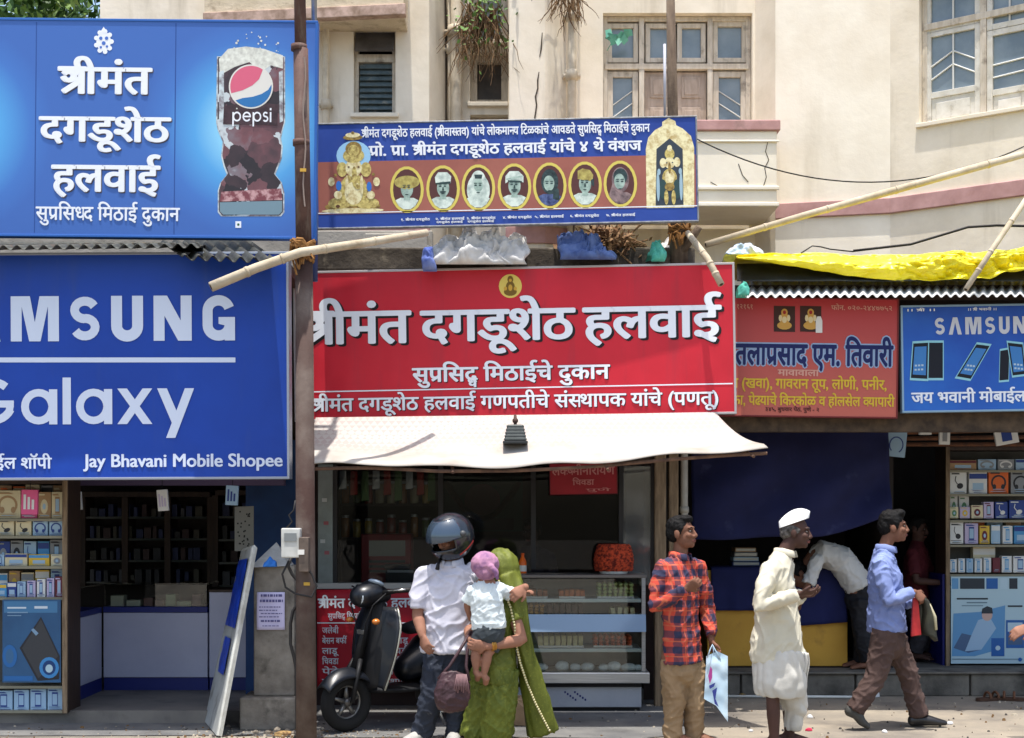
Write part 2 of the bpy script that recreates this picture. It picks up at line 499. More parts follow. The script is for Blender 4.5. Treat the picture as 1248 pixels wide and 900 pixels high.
u0, v1 = fr.uv(433, 37); u1, v0 = fr.uv(480, 62)
p = fr.pt
mb.hexa([p(u0, v0, .06), p(u1, v0, .06), p(u1, v0 - .02, .035), p(u0, v0 - .02, .035), p(u0, v1, -.08), p(u1, v1, -.08), p(u1, v1, -.11), p(u0, v1, -.11)])
mb.build('vent_flap', M('grimy_flap', (92, 88, 86), .5, (70, 66, 64), 6), win)
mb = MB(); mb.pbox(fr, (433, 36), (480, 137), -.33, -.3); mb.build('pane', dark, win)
mb = MB(); mb.pbox(fr, (427, 139), (486, 144), -.05, .05); mb.build('sill', plas, win, bevel=.006)

# two recessed windows
fr = FRS[2]
for (a, b) in (((573, 64), (619, 126)), ((573, -30), (619, 50)), ((573, 140), (619, 190))):
    mb = MB(); x = frame_rect(mb, fr, (a[0] + .2, a[1] + .2), (b[0] - .2, b[1] - .2), .07, -.24, -.12)
    w = mb.build('window', woodc, bld, bevel=.006)
    mb = MB(); mb.fbox(fr, x[0], x[1], x[2], x[3], -.22, -.2)
    mb.build('pane', M('dusty_pane', (92, 82, 72), .4, (60, 54, 48), 3) if a[1] > 0 else M('grey_pane', (150, 152, 146), .4, (120, 122, 118), 3), w)
    mb = MB(); mb.pbox(fr, (a[0] - 3, b[1]), (b[0], b[1] + 5), -.1, .06); mb.build('sill', plas, w, bevel=.006)

# french window with side lights
fr = FRS[7]
mb = MB(); frame_rect(mb, fr, (735.3, 16.3), (916.7, 235.7), .05, -.22, -.1)
for px in (783, 867):
    u, _ = fr.uv(px, 100); _, va = fr.uv(px, 235); _, vb = fr.uv(px, 18); mb.fbox(fr, u - .028, u + .028, va, vb, -.215, -.09)
u0, v = fr.uv(738, 78); u1, _ = fr.uv(914, 78); mb.fbox(fr, u0, u1, v - .03, v + .03, -.21, -.085)
win = mb.build('window', woodc, bld, bevel=.005)
for a, b in (((741, 24), (779, 72)), ((788, 24), (822, 72)), ((827, 24), (862, 72)), ((871, 22), (912, 72))):
    mb = MB(); x = frame_rect(mb, fr, a, b, .05, -.19, -.12); s = mb.build('sash', woodc, win, bevel=.004)
    mb = MB(); mb.fbox(fr, x[0], x[1], x[2], x[3], -.165, -.155)
    mb.build('pane', pane, s)
for a, b, sgn in (((741, 83), (779, 232), -1), ((871, 83), (912, 232), 1)):
    mb = MB(); x = frame_rect(mb, fr, a, b, .06, -.19, -.12)
    _, v = fr.uv(a[0], 146); mb.fbox(fr, x[0], x[1], x[2], v, -.18, -.14); s = mb.build('sash', woodc, win, bevel=.004)
    mb = MB(); mb.fbox(fr, x[0], x[1], v, x[3], -.165, -.155); mb.build('pane', pane, s)
    mb = MB()
    for dv in (.14, .27):
        za, zb = (x[3] - dv, x[3] - dv - .15) if sgn > 0 else (x[3] - dv - .15, x[3] - dv)
        mb.tube([fr.pt(x[0], za, -.145), fr.pt(x[1], zb, -.145)], .006, 6)
    mb.build('bar', flat('white_bar', (205, 205, 200)), s)
for a, b in (((787, 83), (824.5, 234)), ((825.5, 83), (863, 234))):
    mb = MB(); u0, v1 = fr.uv(*a); u1, v0 = fr.uv(*b); mb.fbox(fr, u0, u1, v0, v1, -.19, -.15)
    for k in range(4):
        h = (v1 - v0) / 4
        mb.fbox(fr, u0 + .06, u1 - .06, v0 + k * h + .05, v0 + (k + 1) * h - .05, -.152, -.138)
        mb.fbox(fr, u0 + .09, u1 - .09, v0 + k * h + .08, v0 + (k + 1) * h - .08, -.14, -.13)
    mb.build('door_leaf', M('door_wood', (182, 164, 148), .8, (160, 142, 126), 7, stretch=(3, 3, .7)), win, bevel=.004)
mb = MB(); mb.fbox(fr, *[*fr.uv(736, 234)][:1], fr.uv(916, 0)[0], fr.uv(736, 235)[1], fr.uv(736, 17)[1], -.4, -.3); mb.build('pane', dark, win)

# casement window of the angled wall
fr = FRS[10]
mb = MB(); frame_rect(mb, fr, (1120.3, -39), (1257, 150.7), .05, -.2, -.07)
for py in (32,):
    u0, v = fr.uv(1123, py); u1, _ = fr.uv(1256, py); mb.fbox(fr, u0, u1, v - .035, v + .03, -.19, -.06)
u, _ = fr.uv(1195, 60); mb.fbox(fr, u - .03, u + .03, fr.uv(1195, 149)[1], fr.uv(1195, -36)[1], -.185, -.065)
win = mb.build('window', woodc, bld, bevel=.005)
pale = M('casement_wood', (214, 210, 200), .8, (192, 187, 174), 8, dirt=(120, 110, 96), dscale=9, dlo=.58, dhi=.8)
for a, b, st in (((1124, 38), (1191, 148), 0), ((1199, 36), (1254, 146), 1), ((1124, -34), (1191, 26), 2), ((1199, -34), (1254, 24), 2)):
    mb = MB(); x = frame_rect(mb, fr, a, b, .055, -.14, -.08)
    um, vm = (x[0] + x[1]) / 2, x[3] - (x[3] - x[2]) * .66
    if st < 2:
        mb.fbox(fr, x[0], x[1], vm - .03, vm + .03, -.135, -.085)
        mb.fbox(fr, x[0], x[1], x[2], vm - .03, -.13, -.1); mb.fbox(fr, x[0] + .05, x[1] - .05, x[2] + .05, vm - .08, -.102, -.088)
    s = mb.build('sash', pale, win, bevel=.004)
    mb = MB(); mb.fbox(fr, x[0], x[1], (vm + .03) if st < 2 else x[2], x[3], -.12, -.11)
    mb.build('pane', pane, s)
    mb = MB()
    t = x[3]
    if st == 0:
        for dv in (.17, .30):
            mb.tube([fr.pt(x[0], t - dv - .12, -.1), fr.pt(um, t - dv, -.1), fr.pt(x[1], t - dv - .12, -.1)], .009, 6)
        mb.tube([fr.pt(um, vm, -.1), fr.pt(um, t, -.1)], .01, 6)
    elif st == 1:
        for dv in (.28, .40): mb.tube([fr.pt(x[0], t - dv, -.1), fr.pt(x[1], t - dv + .02, -.1)], .009, 6)
    else: mb.tube([fr.pt(um, x[2], -.1), fr.pt(um, t, -.1)], .01, 6)
    mb.build('bar', flat('white_bar', (205, 205, 200)), s)
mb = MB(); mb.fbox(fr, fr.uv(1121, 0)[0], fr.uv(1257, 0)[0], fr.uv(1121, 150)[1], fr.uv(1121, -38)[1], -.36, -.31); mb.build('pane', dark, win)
_v = fr.uv(1120, 151)[1]; mb = MB(); mb.fbox(fr, fr.uv(1117, 151)[0], fr.uv(1261, 151)[0], _v - .045, _v - .003, -.05, .035); mb.build('sill', plas, win, bevel=.006)

# balcony in front of the french window
mb = MB()
Yb = 14.25
xb0, xb1 = X(628, Yb), X(947, Yb)
mb.box(xb0, xb1, Yb, Yb + .12, Z(247, Yb), Z(160, Yb)); mb.box(xb1 - .12, xb1, Yb + .12, 15.19, Z(247, Yb), Z(160, Yb))
mb.box(xb0, xb1 + .02, Yb - .015, 15.19, Z(252, Yb), Z(247, Yb) + .0)
mb.box(xb0, xb1 + .02, Yb - .02, Yb - .002, Z(232, Yb), Z(227, Yb)); mb.box(xb0, xb1 + .02, Yb - .02, Yb - .002, Z(174, Yb), Z(171, Yb))
bal = mb.build('balcony', plasw, bld, bevel=.012)
mb = MB()
mb.box(xb0, xb1 + .03, Yb - .03, Yb + .14, Z(160, Yb) + .002, Z(147, Yb)); mb.box(xb1 - .14, xb1 + .03, Yb + .14, 15.19, Z(160, Yb) + .002, Z(147, Yb))
mb.build('coping', pink, bal, bevel=.01)
mb = MB()
for path in ([(936, 172), (933, 185), (937, 195), (932, 205), (934, 216), (929, 232)], [(900, 200), (905, 214), (912, 222)], [(866, 222), (880, 230), (892, 228)]):
    mb = MB(); mb.tube([P(a, b, Yb - .001) for a, b in path], .004, 5); mb.build('crack', rust, bal)

# concrete hood over the louvred window
mb = MB()
zc = 6.53
xa, xc = X(249, 14.6), X(492, 14.33)
mb.add([(xa, 14.6, zc), (xc, 14.33, zc), (xc, 14.9, zc), (xa, 14.9, zc), (xa, 14.6, zc + .95), (xc, 14.33, zc + .95), (xc, 14.9, zc + .95), (xa, 14.9, zc + .95)],
       [(3, 2, 1, 0), (4, 5, 6, 7), (0, 1, 5, 4), (1, 2, 6, 5), (2, 3, 7, 6), (3, 0, 4, 7)])
hood = mb.build('hood', M('hood_plaster', (214, 198, 172), .93, (196, 180, 152), 4, bump=.5, bscale=30, dirt=(130, 112, 90), dscale=5, dlo=.55, dhi=.75), bld, bevel=.01)
mb = MB()
mb.hexa([(xa - .01, 14.575, zc - .02), (xc + .02, 14.305, zc - .02), (xc + .02, 14.42, zc - .02), (xa - .01, 14.69, zc - .02), (xa - .01, 14.575, zc + .09), (xc + .02, 14.305, zc + .09), (xc + .02, 14.42, zc + .09), (xa - .01, 14.69, zc + .09)])
mb.build('drip_edge', M('hood_edge', (196, 168, 152), .9, (142, 118, 100), 9), hood, bevel=.008)

# drain pipes, cable and cracks on the plaster
pipe = M('pipe_paint', (206, 194, 172), .6, (176, 162, 140), 6, dirt=(110, 98, 80), dscale=5, dlo=.6, dhi=.8, dstretch=(1, 1, .2))
for px, Y, r, cols in ((556, 15.25, .062, (38, -30)), (697, 14.9, .045, (92, 20)), (397, 14.83, .035, (128, 30)), (549, 15.3, .03, (60,))):
    mb = MB(); x = X(px, Y)
    mb.tube([(x, Y, 3.2), (x, Y, ZT)], r, 12)
    for c in cols:
        z = Z(c, Y); mb.tube([(x, Y, z - .05), (x, Y, z + .05)], r * 1.45, 12)
        mb.box(x - r * 2, x + r * 2, Y, Y + .1, z - .015, z + .015)
    mb.build('drain_pipe', pipe, bld, smooth=True)
for path, Y in (([(657, 88), (655, 98), (656, 108), (653, 118), (654, 128), (651, 146), (650, 160)], 14.897), ([(661, 40), (659, 60), (658, 70)], 14.897)):
    mb = MB(); mb.tube([P(a + random.uniform(-.6, .6), b, Y) for a, b in path], [.004] + [.008] * (len(path) - 2) + [.003], 5); mb.build('crack', rust, bld)
mb = MB()
mb.tube([P(541, -20, 15.33), P(543, 60, 15.36), P(542, 130, 15.36), P(544, 200, 15.36)], .022, 6)
mb.build('cable', rust, bld)

# dry creepers rooted in the wall
dryb = M('dry_root', (120, 92, 62), .95, (86, 66, 46), 8)
leafg = M('leaf_green', (74, 110, 52), .6, (112, 140, 70), 5)
def creeper(cx, top, Y, n, ln, spread, label, green):
    rnd = random.Random(int(cx))
    t = thing('hanging_creeper', label, 'creeper', P(cx, top, Y), 'creepers rooted in the wall')
    mb = MB()
    for i in range(n):
        p = P(cx, top, Y) + Vector((rnd.uniform(-spread, spread), rnd.uniform(-.18, .05), rnd.uniform(-.1, .15)))
        path = [p]; d = Vector((rnd.uniform(-.5, .5), rnd.uniform(-.4, .1), -1))
        L_ = rnd.uniform(.35, 1) * ln
        for k in range(6):
            d = (d + Vector((rnd.uniform(-.5, .5), rnd.uniform(-.3, .2), rnd.uniform(-.5, .1)))).normalized()
            path.append(path[-1] + d * L_ / 6)
        mb.tube(path, [.007, .006, .005, .005, .004, .003, .002], 4)
    mb.build('root', dryb, t)
    if green:
        mb = MB()
        for i in range(260):
            p = P(cx, top, Y) + Vector((rnd.gauss(.05, spread * .8), rnd.uniform(-.25, .0), rnd.gauss(0, .22)))
            if rnd.random() < .35: p.z = P(cx, top, Y).z + rnd.uniform(.1, .35); p.x += rnd.uniform(0, .3)
            a = Vector((rnd.gauss(0, 1), rnd.gauss(0, 1), rnd.gauss(0, 1))).normalized() * rnd.uniform(.02, .04)
            b = a.orthogonal().normalized() * a.length * .6
            mb.quad(p - a, p + b, p + a, p - b)
        mb.build('foliage', leafg, t)
    return t
creeper(585, 22, 15.12, 120, .75, .20, 'tangled brown roots with green leaves growing out of the recess beside the two small windows', True)
creeper(690, -6, 14.85, 70, .42, .14, 'dry brown hanging roots above the drain pipe left of the french window', False)
mb = MB()
for i in range(9):
    c = P(752 + random.uniform(-12, 14), 44 + random.uniform(-6, 8), 15.02); a = Vector((random.gauss(0, 1), -.3, random.gauss(0, 1))).normalized() * .06; b = a.cross(Vector((0, 1, .3))).normalized() * .045
    mb.add([c - a, c - a * .2 + b, c + a, c - a * .2 - b], [(0, 1, 2, 3)])
mb.tube([P(740, 62, 15.18), P(748, 48, 15.05), P(760, 40, 15.02)], .005, 4)
tag(mb.build('sprig', M('teal_leaf', (84, 150, 130), .5, (110, 170, 140), 5)), 'small sprig of bluish green leaves on the upper left pane of the french window', 'plant')

# tree beyond the building, top of the frame on the far left
def tree(x, y, h, rad, label, seed):
    rnd = random.Random(seed)
    t = thing('leafy_tree', label, 'tree', (x, y, 0))
    mb = MB()
    top = Vector((x, y, h * .72))
    mb.tube([(x, y, 0), (x + .05, y, h * .25), (x - .05, y + .1, h * .5), top], [.26, .2, .16, .08], 10)
    tips = []
    for i in range(14):
        a = rnd.uniform(0, 6.28); z0 = h * rnd.uniform(.36, .68)
        e = Vector((x + math.cos(a) * rad * rnd.uniform(.5, .95), y + math.sin(a) * rad * rnd.uniform(.5, .95), z0 + h * rnd.uniform(.08, .28)))
        s = Vector((x, y, z0)); mb.tube([s, s.lerp(e, .5) + Vector((0, 0, -.1)), e], [.08, .05, .02], 6); tips.append(e)
    mb.build('trunk', M('bark', (96, 80, 64), .95, (70, 58, 46), 12, bump=.5, bscale=20), t, smooth=True)
    mb = MB(); mats = [M('leaf_dark', (44, 74, 34), .55, (70, 104, 46), 3), M('leaf_light', (96, 128, 58), .5, (126, 150, 74), 3)]
    for i in range(150):
        c = Vector((rnd.gauss(0, .45), rnd.gauss(0, .45), rnd.gauss(0, .4))); c = Vector((x, y, h * .78)) + Vector((c.x * rad, c.y * rad, c.z * h * .34))
        r = rnd.uniform(.3, .65)
        for k in range(110):
            d = Vector((rnd.gauss(0, 1), rnd.gauss(0, 1), rnd.gauss(0, .8))).normalized() * r * rnd.uniform(.4, 1)
            p = c + d; a = (d + Vector((rnd.gauss(0, .4), rnd.gauss(0, .4), rnd.gauss(0, .4)))).cross(Vector((rnd.gauss(0, 1), rnd.gauss(0, 1), rnd.gauss(0, 1)))).normalized() * rnd.uniform(.05, .1)
            b = a.cross(d).normalized() * a.length * .45
            mb.add([p - a, p + b, p + a * 1.1, p - b], [(0, 1, 2, 3)], 0 if rnd.random() < .6 else 1)
    mb.build('crown', mats, t)
tree(-6.9, 19.5, 9.3, 2.1, 'leafy green tree behind the blue sign at the far left', 3)
# ================================================================== SIGNS
white = flat('sign_white', (226, 230, 236), .5)
offw = flat('sign_offwhite', (214, 212, 204), .5)
black = flat('sign_black', (22, 20, 22), .6)
metal = M('sign_edge_metal', (150, 152, 154), .45, (110, 110, 110), 20, metal=.6)
iron = M('rusty_iron', (84, 62, 54), .8, (60, 44, 40), 9, bump=.3, bscale=50)
def signboard(name, label, fr, face, th=.06, edge=None, cat='sign', trim=.018):
    base = fr.pt(fr.W / 2, 0, 0)
    t = thing(name, label, cat, base)
    mb = MB(); mb.fbox(fr, 0, fr.W, 0, fr.H, -th, 0)
    b = mb.build('board', face, t)
    if trim:
        mb = MB()
        mb.fbox(fr, -trim, fr.W + trim, -trim, 0, -th - .01, .006); mb.fbox(fr, -trim, fr.W + trim, fr.H, fr.H + trim, -th - .01, .006)
        mb.fbox(fr, -trim, 0, 0, fr.H, -th - .01, .006); mb.fbox(fr, fr.W, fr.W + trim, 0, fr.H, -th - .01, .006)
        mb.build('trim', edge or metal, t, bevel=.003)
    mb = MB()     # angle-iron back frame
    for k in range(4):
        u = fr.W * (k + .5) / 4; mb.fbox(fr, u - .02, u + .02, .02, fr.H - .02, -th - .05, -th - .003)
    for v in (.08, fr.H - .12): mb.fbox(fr, .02, fr.W - .02, v, v + .04, -th - .09, -th - .052)
    mb.build('back_frame', iron, t)
    return t
# --- block letters drawn from strokes (unit height 1)
def arcp(cx, cy, rx, ry, a0, a1, n=14):
    return [(cx + rx * math.cos(R(a0 + (a1 - a0) * i / n)), cy + ry * math.sin(R(a0 + (a1 - a0) * i / n))) for i in range(n + 1)]
GLY = {
 'S': ([ribbon(arcp(.36, .69, .235, .195, 25, 270) , .2) , ribbon(arcp(.36, .31, .235, .195, 90, -155), .2)], .72),
 'A': ([([(0, 0), (.27, 0), (.45, .70), (.63, 0), (.90, 0), (.60, 1), (.30, 1)], [(0, 1, 2, 5, 6)[:0] or (0, 1, 2, 6), (2, 3, 4, 5), (2, 5, 6)])], .90),
 'M': ([([(0, 0), (.25, 0), (.25, 1), (0, 1)], [(0, 1, 2, 3)]), ([(.85, 0), (1.1, 0), (1.1, 1), (.85, 1)], [(0, 1, 2, 3)]), ([(.2, 1), (.42, 0), (.68, 0), (.90, 1), (.66, 1), (.55, .42), (.44, 1)], [(0, 1, 5, 6), (1, 2, 5), (2, 3, 4, 5)])], 1.1),
 'U': ([ribbon([(.13, 1), (.13, .33)] + arcp(.37, .33, .24, .22, 180, 360) + [(.61, .33), (.61, 1)], .25)], .74),
 'N': ([([(0, 0), (.25, 0), (.25, 1), (0, 1)], [(0, 1, 2, 3)]), ([(.62, 0), (.87, 0), (.87, 1), (.62, 1)], [(0, 1, 2, 3)]), ([(.0, 1), (.56, 0), (.87, 0), (.31, 1)], [(0, 1, 2, 3)])], .87),
 'G': ([ribbon(arcp(.38, .66, .25, .23, 15, 180) + arcp(.38, .34, .25, .23, 180, 360), .23), ([(.5, .34), (.755, .34), (.755, .52), (.38, .52), (.38, .37)], [(0, 1, 2, 3, 4)]), ([(.52, 0), (.755, 0), (.755, .5), (.52, .5)], [(0, 1, 2, 3)])], .76),
}
LOW = {
 'G': ([ribbon(arcp(.5, .5, .4, .41, 48, 335, 24), .17), ribbon([(.52, .44), (.93, .44)], .15), ribbon([(.86, .5), (.84, .30)], .15)], .98),
 'a': ([ribbon(arcp(.36, .38, .28, .30, 0, 360, 24), .16), ribbon([(.66, 0), (.66, .75)], .17)], .75),
 'l': ([ribbon([(.09, 0), (.09, 1)], .17)], .18),
 'x': ([([(0, 0), (.2, 0), (.72, .76), (.52, .76)], [(0, 1, 2, 3)]), ([(.52, 0), (.72, 0), (.2, .76), (0, .76)], [(0, 1, 2, 3)])], .72),
 'y': ([([(0, .76), (.2, .76), (.46, .12), (.32, -.03)], [(3, 2, 1, 0)]), ([(.18, -.30), (.37, -.30), (.76, .76), (.57, .76)], [(0, 1, 2, 3)])], .76),
 'p': ([ribbon(arcp(.38, .36, .27, .28, 0, 360, 24), .11), ribbon([(.08, .66), (.08, -.3)], .12)], .70),
 'e': ([ribbon(arcp(.36, .36, .28, .28, 0, 325, 24), .11), ribbon([(.1, .37), (.68, .37)], .10)], .70),
 's': ([ribbon(arcp(.24, .51, .15, .135, 30, 270), .11), ribbon(arcp(.24, .22, .17, .155, 90, -150), .11)], .47),
 'i': ([ribbon([(.07, 0), (.07, .68)], .12), ribbon([(.07, .8), (.07, .95)], .13)], .14),
}
def word(mb, fr, s, tab, x0, x1, head, base, gap=.16, w=.003, mat=0, off=(0, 0)):
    u0, v0 = fr.uv(x0, base); u1, _ = fr.uv(x1, base); _, vh = fr.uv(x0, head)
    tot = sum(tab[c][1] for c in s) + gap * (len(s) - 1)
    sx, sy = (u1 - u0) / tot, vh - v0
    x, k = 0, 0
    for c in s:
        for vs, fs in tab[c][0]:
            k += 1
            mb.add([fr.pt(u0 + (a + x) * sx + off[0], v0 + b * sy + off[1], w + k * .0003) for a, b in vs], fs, mat)
        x += tab[c][1] + gap
def pxpoly(fr, pts): return [fr.uv(*p) for p in pts]
def pell(fr, c, r, n=28, a0=0, a1=360, rot=0):
    u, v = fr.uv(*c); k = fr.uv(c[0] + 1, c[1])[0] - u
    return ellp((u, v), (r[0] * k, r[1] * k), n, a0, a1, rot)

# ------------------------------------------------------------------ blue drink sign (top left)
fr = sign_frame((-128, 23.5), (-128, 284), (382, 289), 10.55)
m = bpy.data.materials.new('drink_sign_print'); m.use_nodes = True
t_ = m.node_tree; N, L = t_.nodes, t_.links
tc = N.new('ShaderNodeTexCoord')
fac = None
for gx in (.12, .845):
    mp = N.new('ShaderNodeMapping'); mp.inputs['Location'].default_value = (-gx * fr.W, 0, -.5 * fr.H); mp.inputs['Scale'].default_value = (fr.W, 0, fr.H)
    L.new(tc.outputs['Generated'], mp.inputs[0])
    ln = N.new('ShaderNodeVectorMath'); ln.operation = 'LENGTH'; L.new(mp.outputs[0], ln.inputs[0])
    if fac is None: fac = ln.outputs['Value']
    else:
        mn = N.new('ShaderNodeMath'); mn.operation = 'MINIMUM'; L.new(fac, mn.inputs[0]); L.new(ln.outputs['Value'], mn.inputs[1]); fac = mn.outputs[0]
rp = N.new('ShaderNodeValToRGB'); L.new(fac, rp.inputs[0])
rp.color_ramp.elements[0].position, rp.color_ramp.elements[0].color = .16, (*lin((146, 210, 234)), 1)
rp.color_ramp.elements[1].position, rp.color_ramp.elements[1].color = .78, (*lin((54, 98, 172)), 1)
e = rp.color_ramp.elements.new(.40); e.color = (*lin((76, 154, 212)), 1)
e = rp.color_ramp.elements.new(.62); e.color = (*lin((58, 110, 184)), 1)
L.new(rp.outputs[0], N['Principled BSDF'].inputs['Base Color']); N['Principled BSDF'].inputs['Roughness'].default_value = .45
s = signboard('blue_signboard', 'large blue drink advertisement board with white Marathi words and a glass of cola', fr, m, .07, flat('blue_edge', (44, 96, 170)))
mb = MB()
text_on(mb, fr, '{sri}मंत', 72, 184, 82, 114, w=.0045, bold=(.035, .018))
text_on(mb, fr, 'दगडूशेठ', 49, 207, 142, 172, w=.0045, bold=(.035, .018))
text_on(mb, fr, 'हलवाई', 64, 194, 201, 233, w=.0045, bold=(.035, .018))
text_on(mb, fr, 'सु{rप}िस{hध}द िमठाई दुकान', 44, 219, 252, 268, bold=(.022, .015))
mb.build('lettering', white, s)
for px in (42, 212):
    mb = MB(); u_, v_ = fr.uv(px, 284); mb.fbox(fr, u_ - .004, u_ + .004, .01, fr.H - .01, 0, .0004); mb.build('seam', flat('seam_blue', (40, 76, 142)), s)
mb = MB()
text_on(mb, fr, '{sri}मंत', 73, 185, 83.2, 115.2, w=.0005, bold=(.035, .018))
text_on(mb, fr, 'दगडूशेठ', 50, 208, 143.2, 173.2, w=.0005, bold=(.035, .018))
text_on(mb, fr, 'हलवाई', 65, 195, 202.2, 234.2, w=.0005, bold=(.035, .018))
mb.build('letter_shadow', flat('sign_brown_shadow', (84, 76, 84)), s)
mb = MB()    # white crest
mb.poly(fr, pell(fr, (126.5, 51), (9, 12), 12), .002)
for a in range(0, 360, 40): mb.poly(fr, pell(fr, (126.5 + 9.5 * math.cos(R(a)), 51 + 12.5 * math.sin(R(a))), (3, 3), 8), .0022 + a * 1e-6)
mb.poly(fr, pxpoly(fr, [(122, 40), (126.5, 33), (131, 40)]), .0027)
for cx, cy, r in ((123, 47, 2.2), (130, 47, 2.2), (126.5, 53, 2.5), (123, 58, 1.6), (130.5, 57, 1.6)):
    mb.poly(fr, pell(fr, (cx, cy), (r, r), 8), .0035, 1)
mb.build('crest', [white, flat('crest_blue', (70, 110, 185))], s)
# printed cola glass
cola = bpy.data.materials.new('print_cola'); cola.use_nodes = True
t_ = cola.node_tree; N, L = t_.nodes, t_.links
tc = N.new('ShaderNodeTexCoord'); nz = N.new('ShaderNodeTexNoise'); nz.inputs['Scale'].default_value = 9; nz.inputs['Detail'].default_value = 6; L.new(tc.outputs['Object'], nz.inputs[0])
mxv = N.new('ShaderNodeMix'); mxv.data_type = 'VECTOR'; mxv.inputs['Factor'].default_value = .16; L.new(tc.outputs['Object'], mxv.inputs['A']); L.new(nz.outputs['Color'], mxv.inputs['B'])
vo = N.new('ShaderNodeTexVoronoi'); vo.inputs['Scale'].default_value = 8.5; L.new(mxv.outputs['Result'], vo.inputs['Vector'])
sx = N.new('ShaderNodeSeparateColor'); L.new(vo.outputs['Color'], sx.inputs[0])
ad = N.new('ShaderNodeMath'); ad.operation = 'MULTIPLY_ADD'; ad.inputs[1].default_value = .45; L.new(nz.outputs[0], ad.inputs[0]); L.new(sx.outputs[0], ad.inputs[2])
rp = N.new('ShaderNodeValToRGB'); L.new(ad.outputs[0], rp.inputs[0])
for k, (q_, c_) in enumerate(((.30, (34, 24, 28)), (.62, (72, 50, 54)), (.80, (112, 70, 74)), (.93, (120, 112, 118)), (1.0, (190, 198, 200)))):
    e = rp.color_ramp.elements[k] if k < 2 else rp.color_ramp.elements.new(q_)
    e.position = q_; e.color = (*lin(c_), 1)
L.new(rp.outputs[0], N['Principled BSDF'].inputs['Base Color']); N['Principled BSDF'].inputs['Roughness'].default_value = .4
ice = M('print_ice', (196, 208, 210), .4, (120, 112, 118), 16, lo=.42, hi=.62)
foam = M('print_foam', (224, 226, 214), .4, (186, 186, 176), 24)
redice = M('print_redice', (120, 66, 72), .4, (190, 150, 150), 20, lo=.45, hi=.6)
mb = MB()
outline = [(266, 70), (346, 70), (346, 150), (343, 160), (341, 168), (343, 178), (342, 192), (338, 202), (334, 212), (342, 222), (345, 234), (345, 258), (341, 263), (271, 263), (267, 258), (267, 232), (270, 222), (278, 212), (274, 202), (271, 190), (273, 172), (267, 160), (265, 150)]
mb.poly(fr, pxpoly(fr, [(a + (1.6 if a > 306 else -1.6), b + (1 if b > 160 else -1)) for a, b in outline][::-1]), .0012, 1)
mb.poly(fr, pxpoly(fr, outline[::-1]), .0018, 0)
for k, (pp, mi) in enumerate([([(267, 72), (278, 60), (300, 57), (322, 60), (345, 68), (345, 84), (330, 80), (318, 88), (304, 76), (286, 82), (268, 92)], 2), ([(267, 88), (273, 86), (273, 150), (267, 148)], 1),
        ([(270, 234), (343, 230), (344, 244), (268, 246)], 3), ([(268, 247), (344, 245), (344, 258), (340, 262), (272, 262), (268, 258)], 4), ([(340, 88), (345, 86), (345, 148), (341, 150)], 1)]):
    mb.poly(fr, pxpoly(fr, pp[::-1]), .0024 + k * .0002, mi)
for k in range(26):
    mb.poly(fr, pell(fr, (random.uniform(276, 340), random.choice([random.uniform(58, 70), random.uniform(86, 150), random.uniform(40, 56)])), (random.uniform(.5, 1.6),) * 2, 6), .0047 + k * .00002, 2)
gl_ = mb.build('cola_glass', [cola, ice, foam, redice, flat('print_glass_base', (112, 138, 150))], s)
mb = MB()
c, r = (306, 106), 27
mb.poly(fr, pell(fr, c, (r, r), 40), .0055, 0)
def chord(lo, hi):
    return None
up, low = [], []
for i in range(25):
    x = -1 + 2 * i / 24
    a = -.50 + .62 * (x + 1) / 2 + .20 * math.sin(x * 2.2)      # lower edge of the red field
    up.append((x * 25.4, a * 25))
def inside(x, y): return x * x + y * y <= 25.2 ** 2
red_poly = [(25.2 * math.cos(R(a)), 25.2 * math.sin(R(a))) for a in range(55, 205, 6)] + [(-10, -4.5), (2, 1.5), (10, 9), (14.5, 20.5)]
blu_poly = [(25.2 * math.cos(R(a)), 25.2 * math.sin(R(a))) for a in range(222, 372, 6)] + [(21, -4), (13, -9), (2, -12.5), (-10, -14)]
mb.poly(fr, pxpoly(fr, [(c[0] + x, c[1] - y) for x, y in red_poly]), .006, 1)
mb.poly(fr, pxpoly(fr, [(c[0] + x, c[1] - y) for x, y in blu_poly]), .006, 2)
mb.build('round_logo', [offw, flat('logo_rose', (206, 96, 122)), flat('logo_blue', (44, 110, 168))], s)
mb = MB(); mb.poly(fr, pxpoly(fr, [(272, 152), (338, 153), (339, 128), (306, 124), (273, 130)]), .0049); mb.build('dark_cola', M('print_dark_cola', (52, 38, 42), .4, (78, 58, 62), 16), s)
mb = MB(); word(mb, fr, 'pepsi', LOW, 283, 331, 131, 149, gap=.10, w=.0055)
mb.build('logo_lettering', white, s)
mb = MB()
mb.poly(fr, pxpoly(fr, [(287, 278), (294, 278), (294, 270), (287, 270)]), .002)
mb.poly(fr, pell(fr, (290.5, 274), (1.6, 1.6), 8), .0026, 1)
mb.build('food_mark', [white, flat('dot_green', (40, 90, 50))], s)

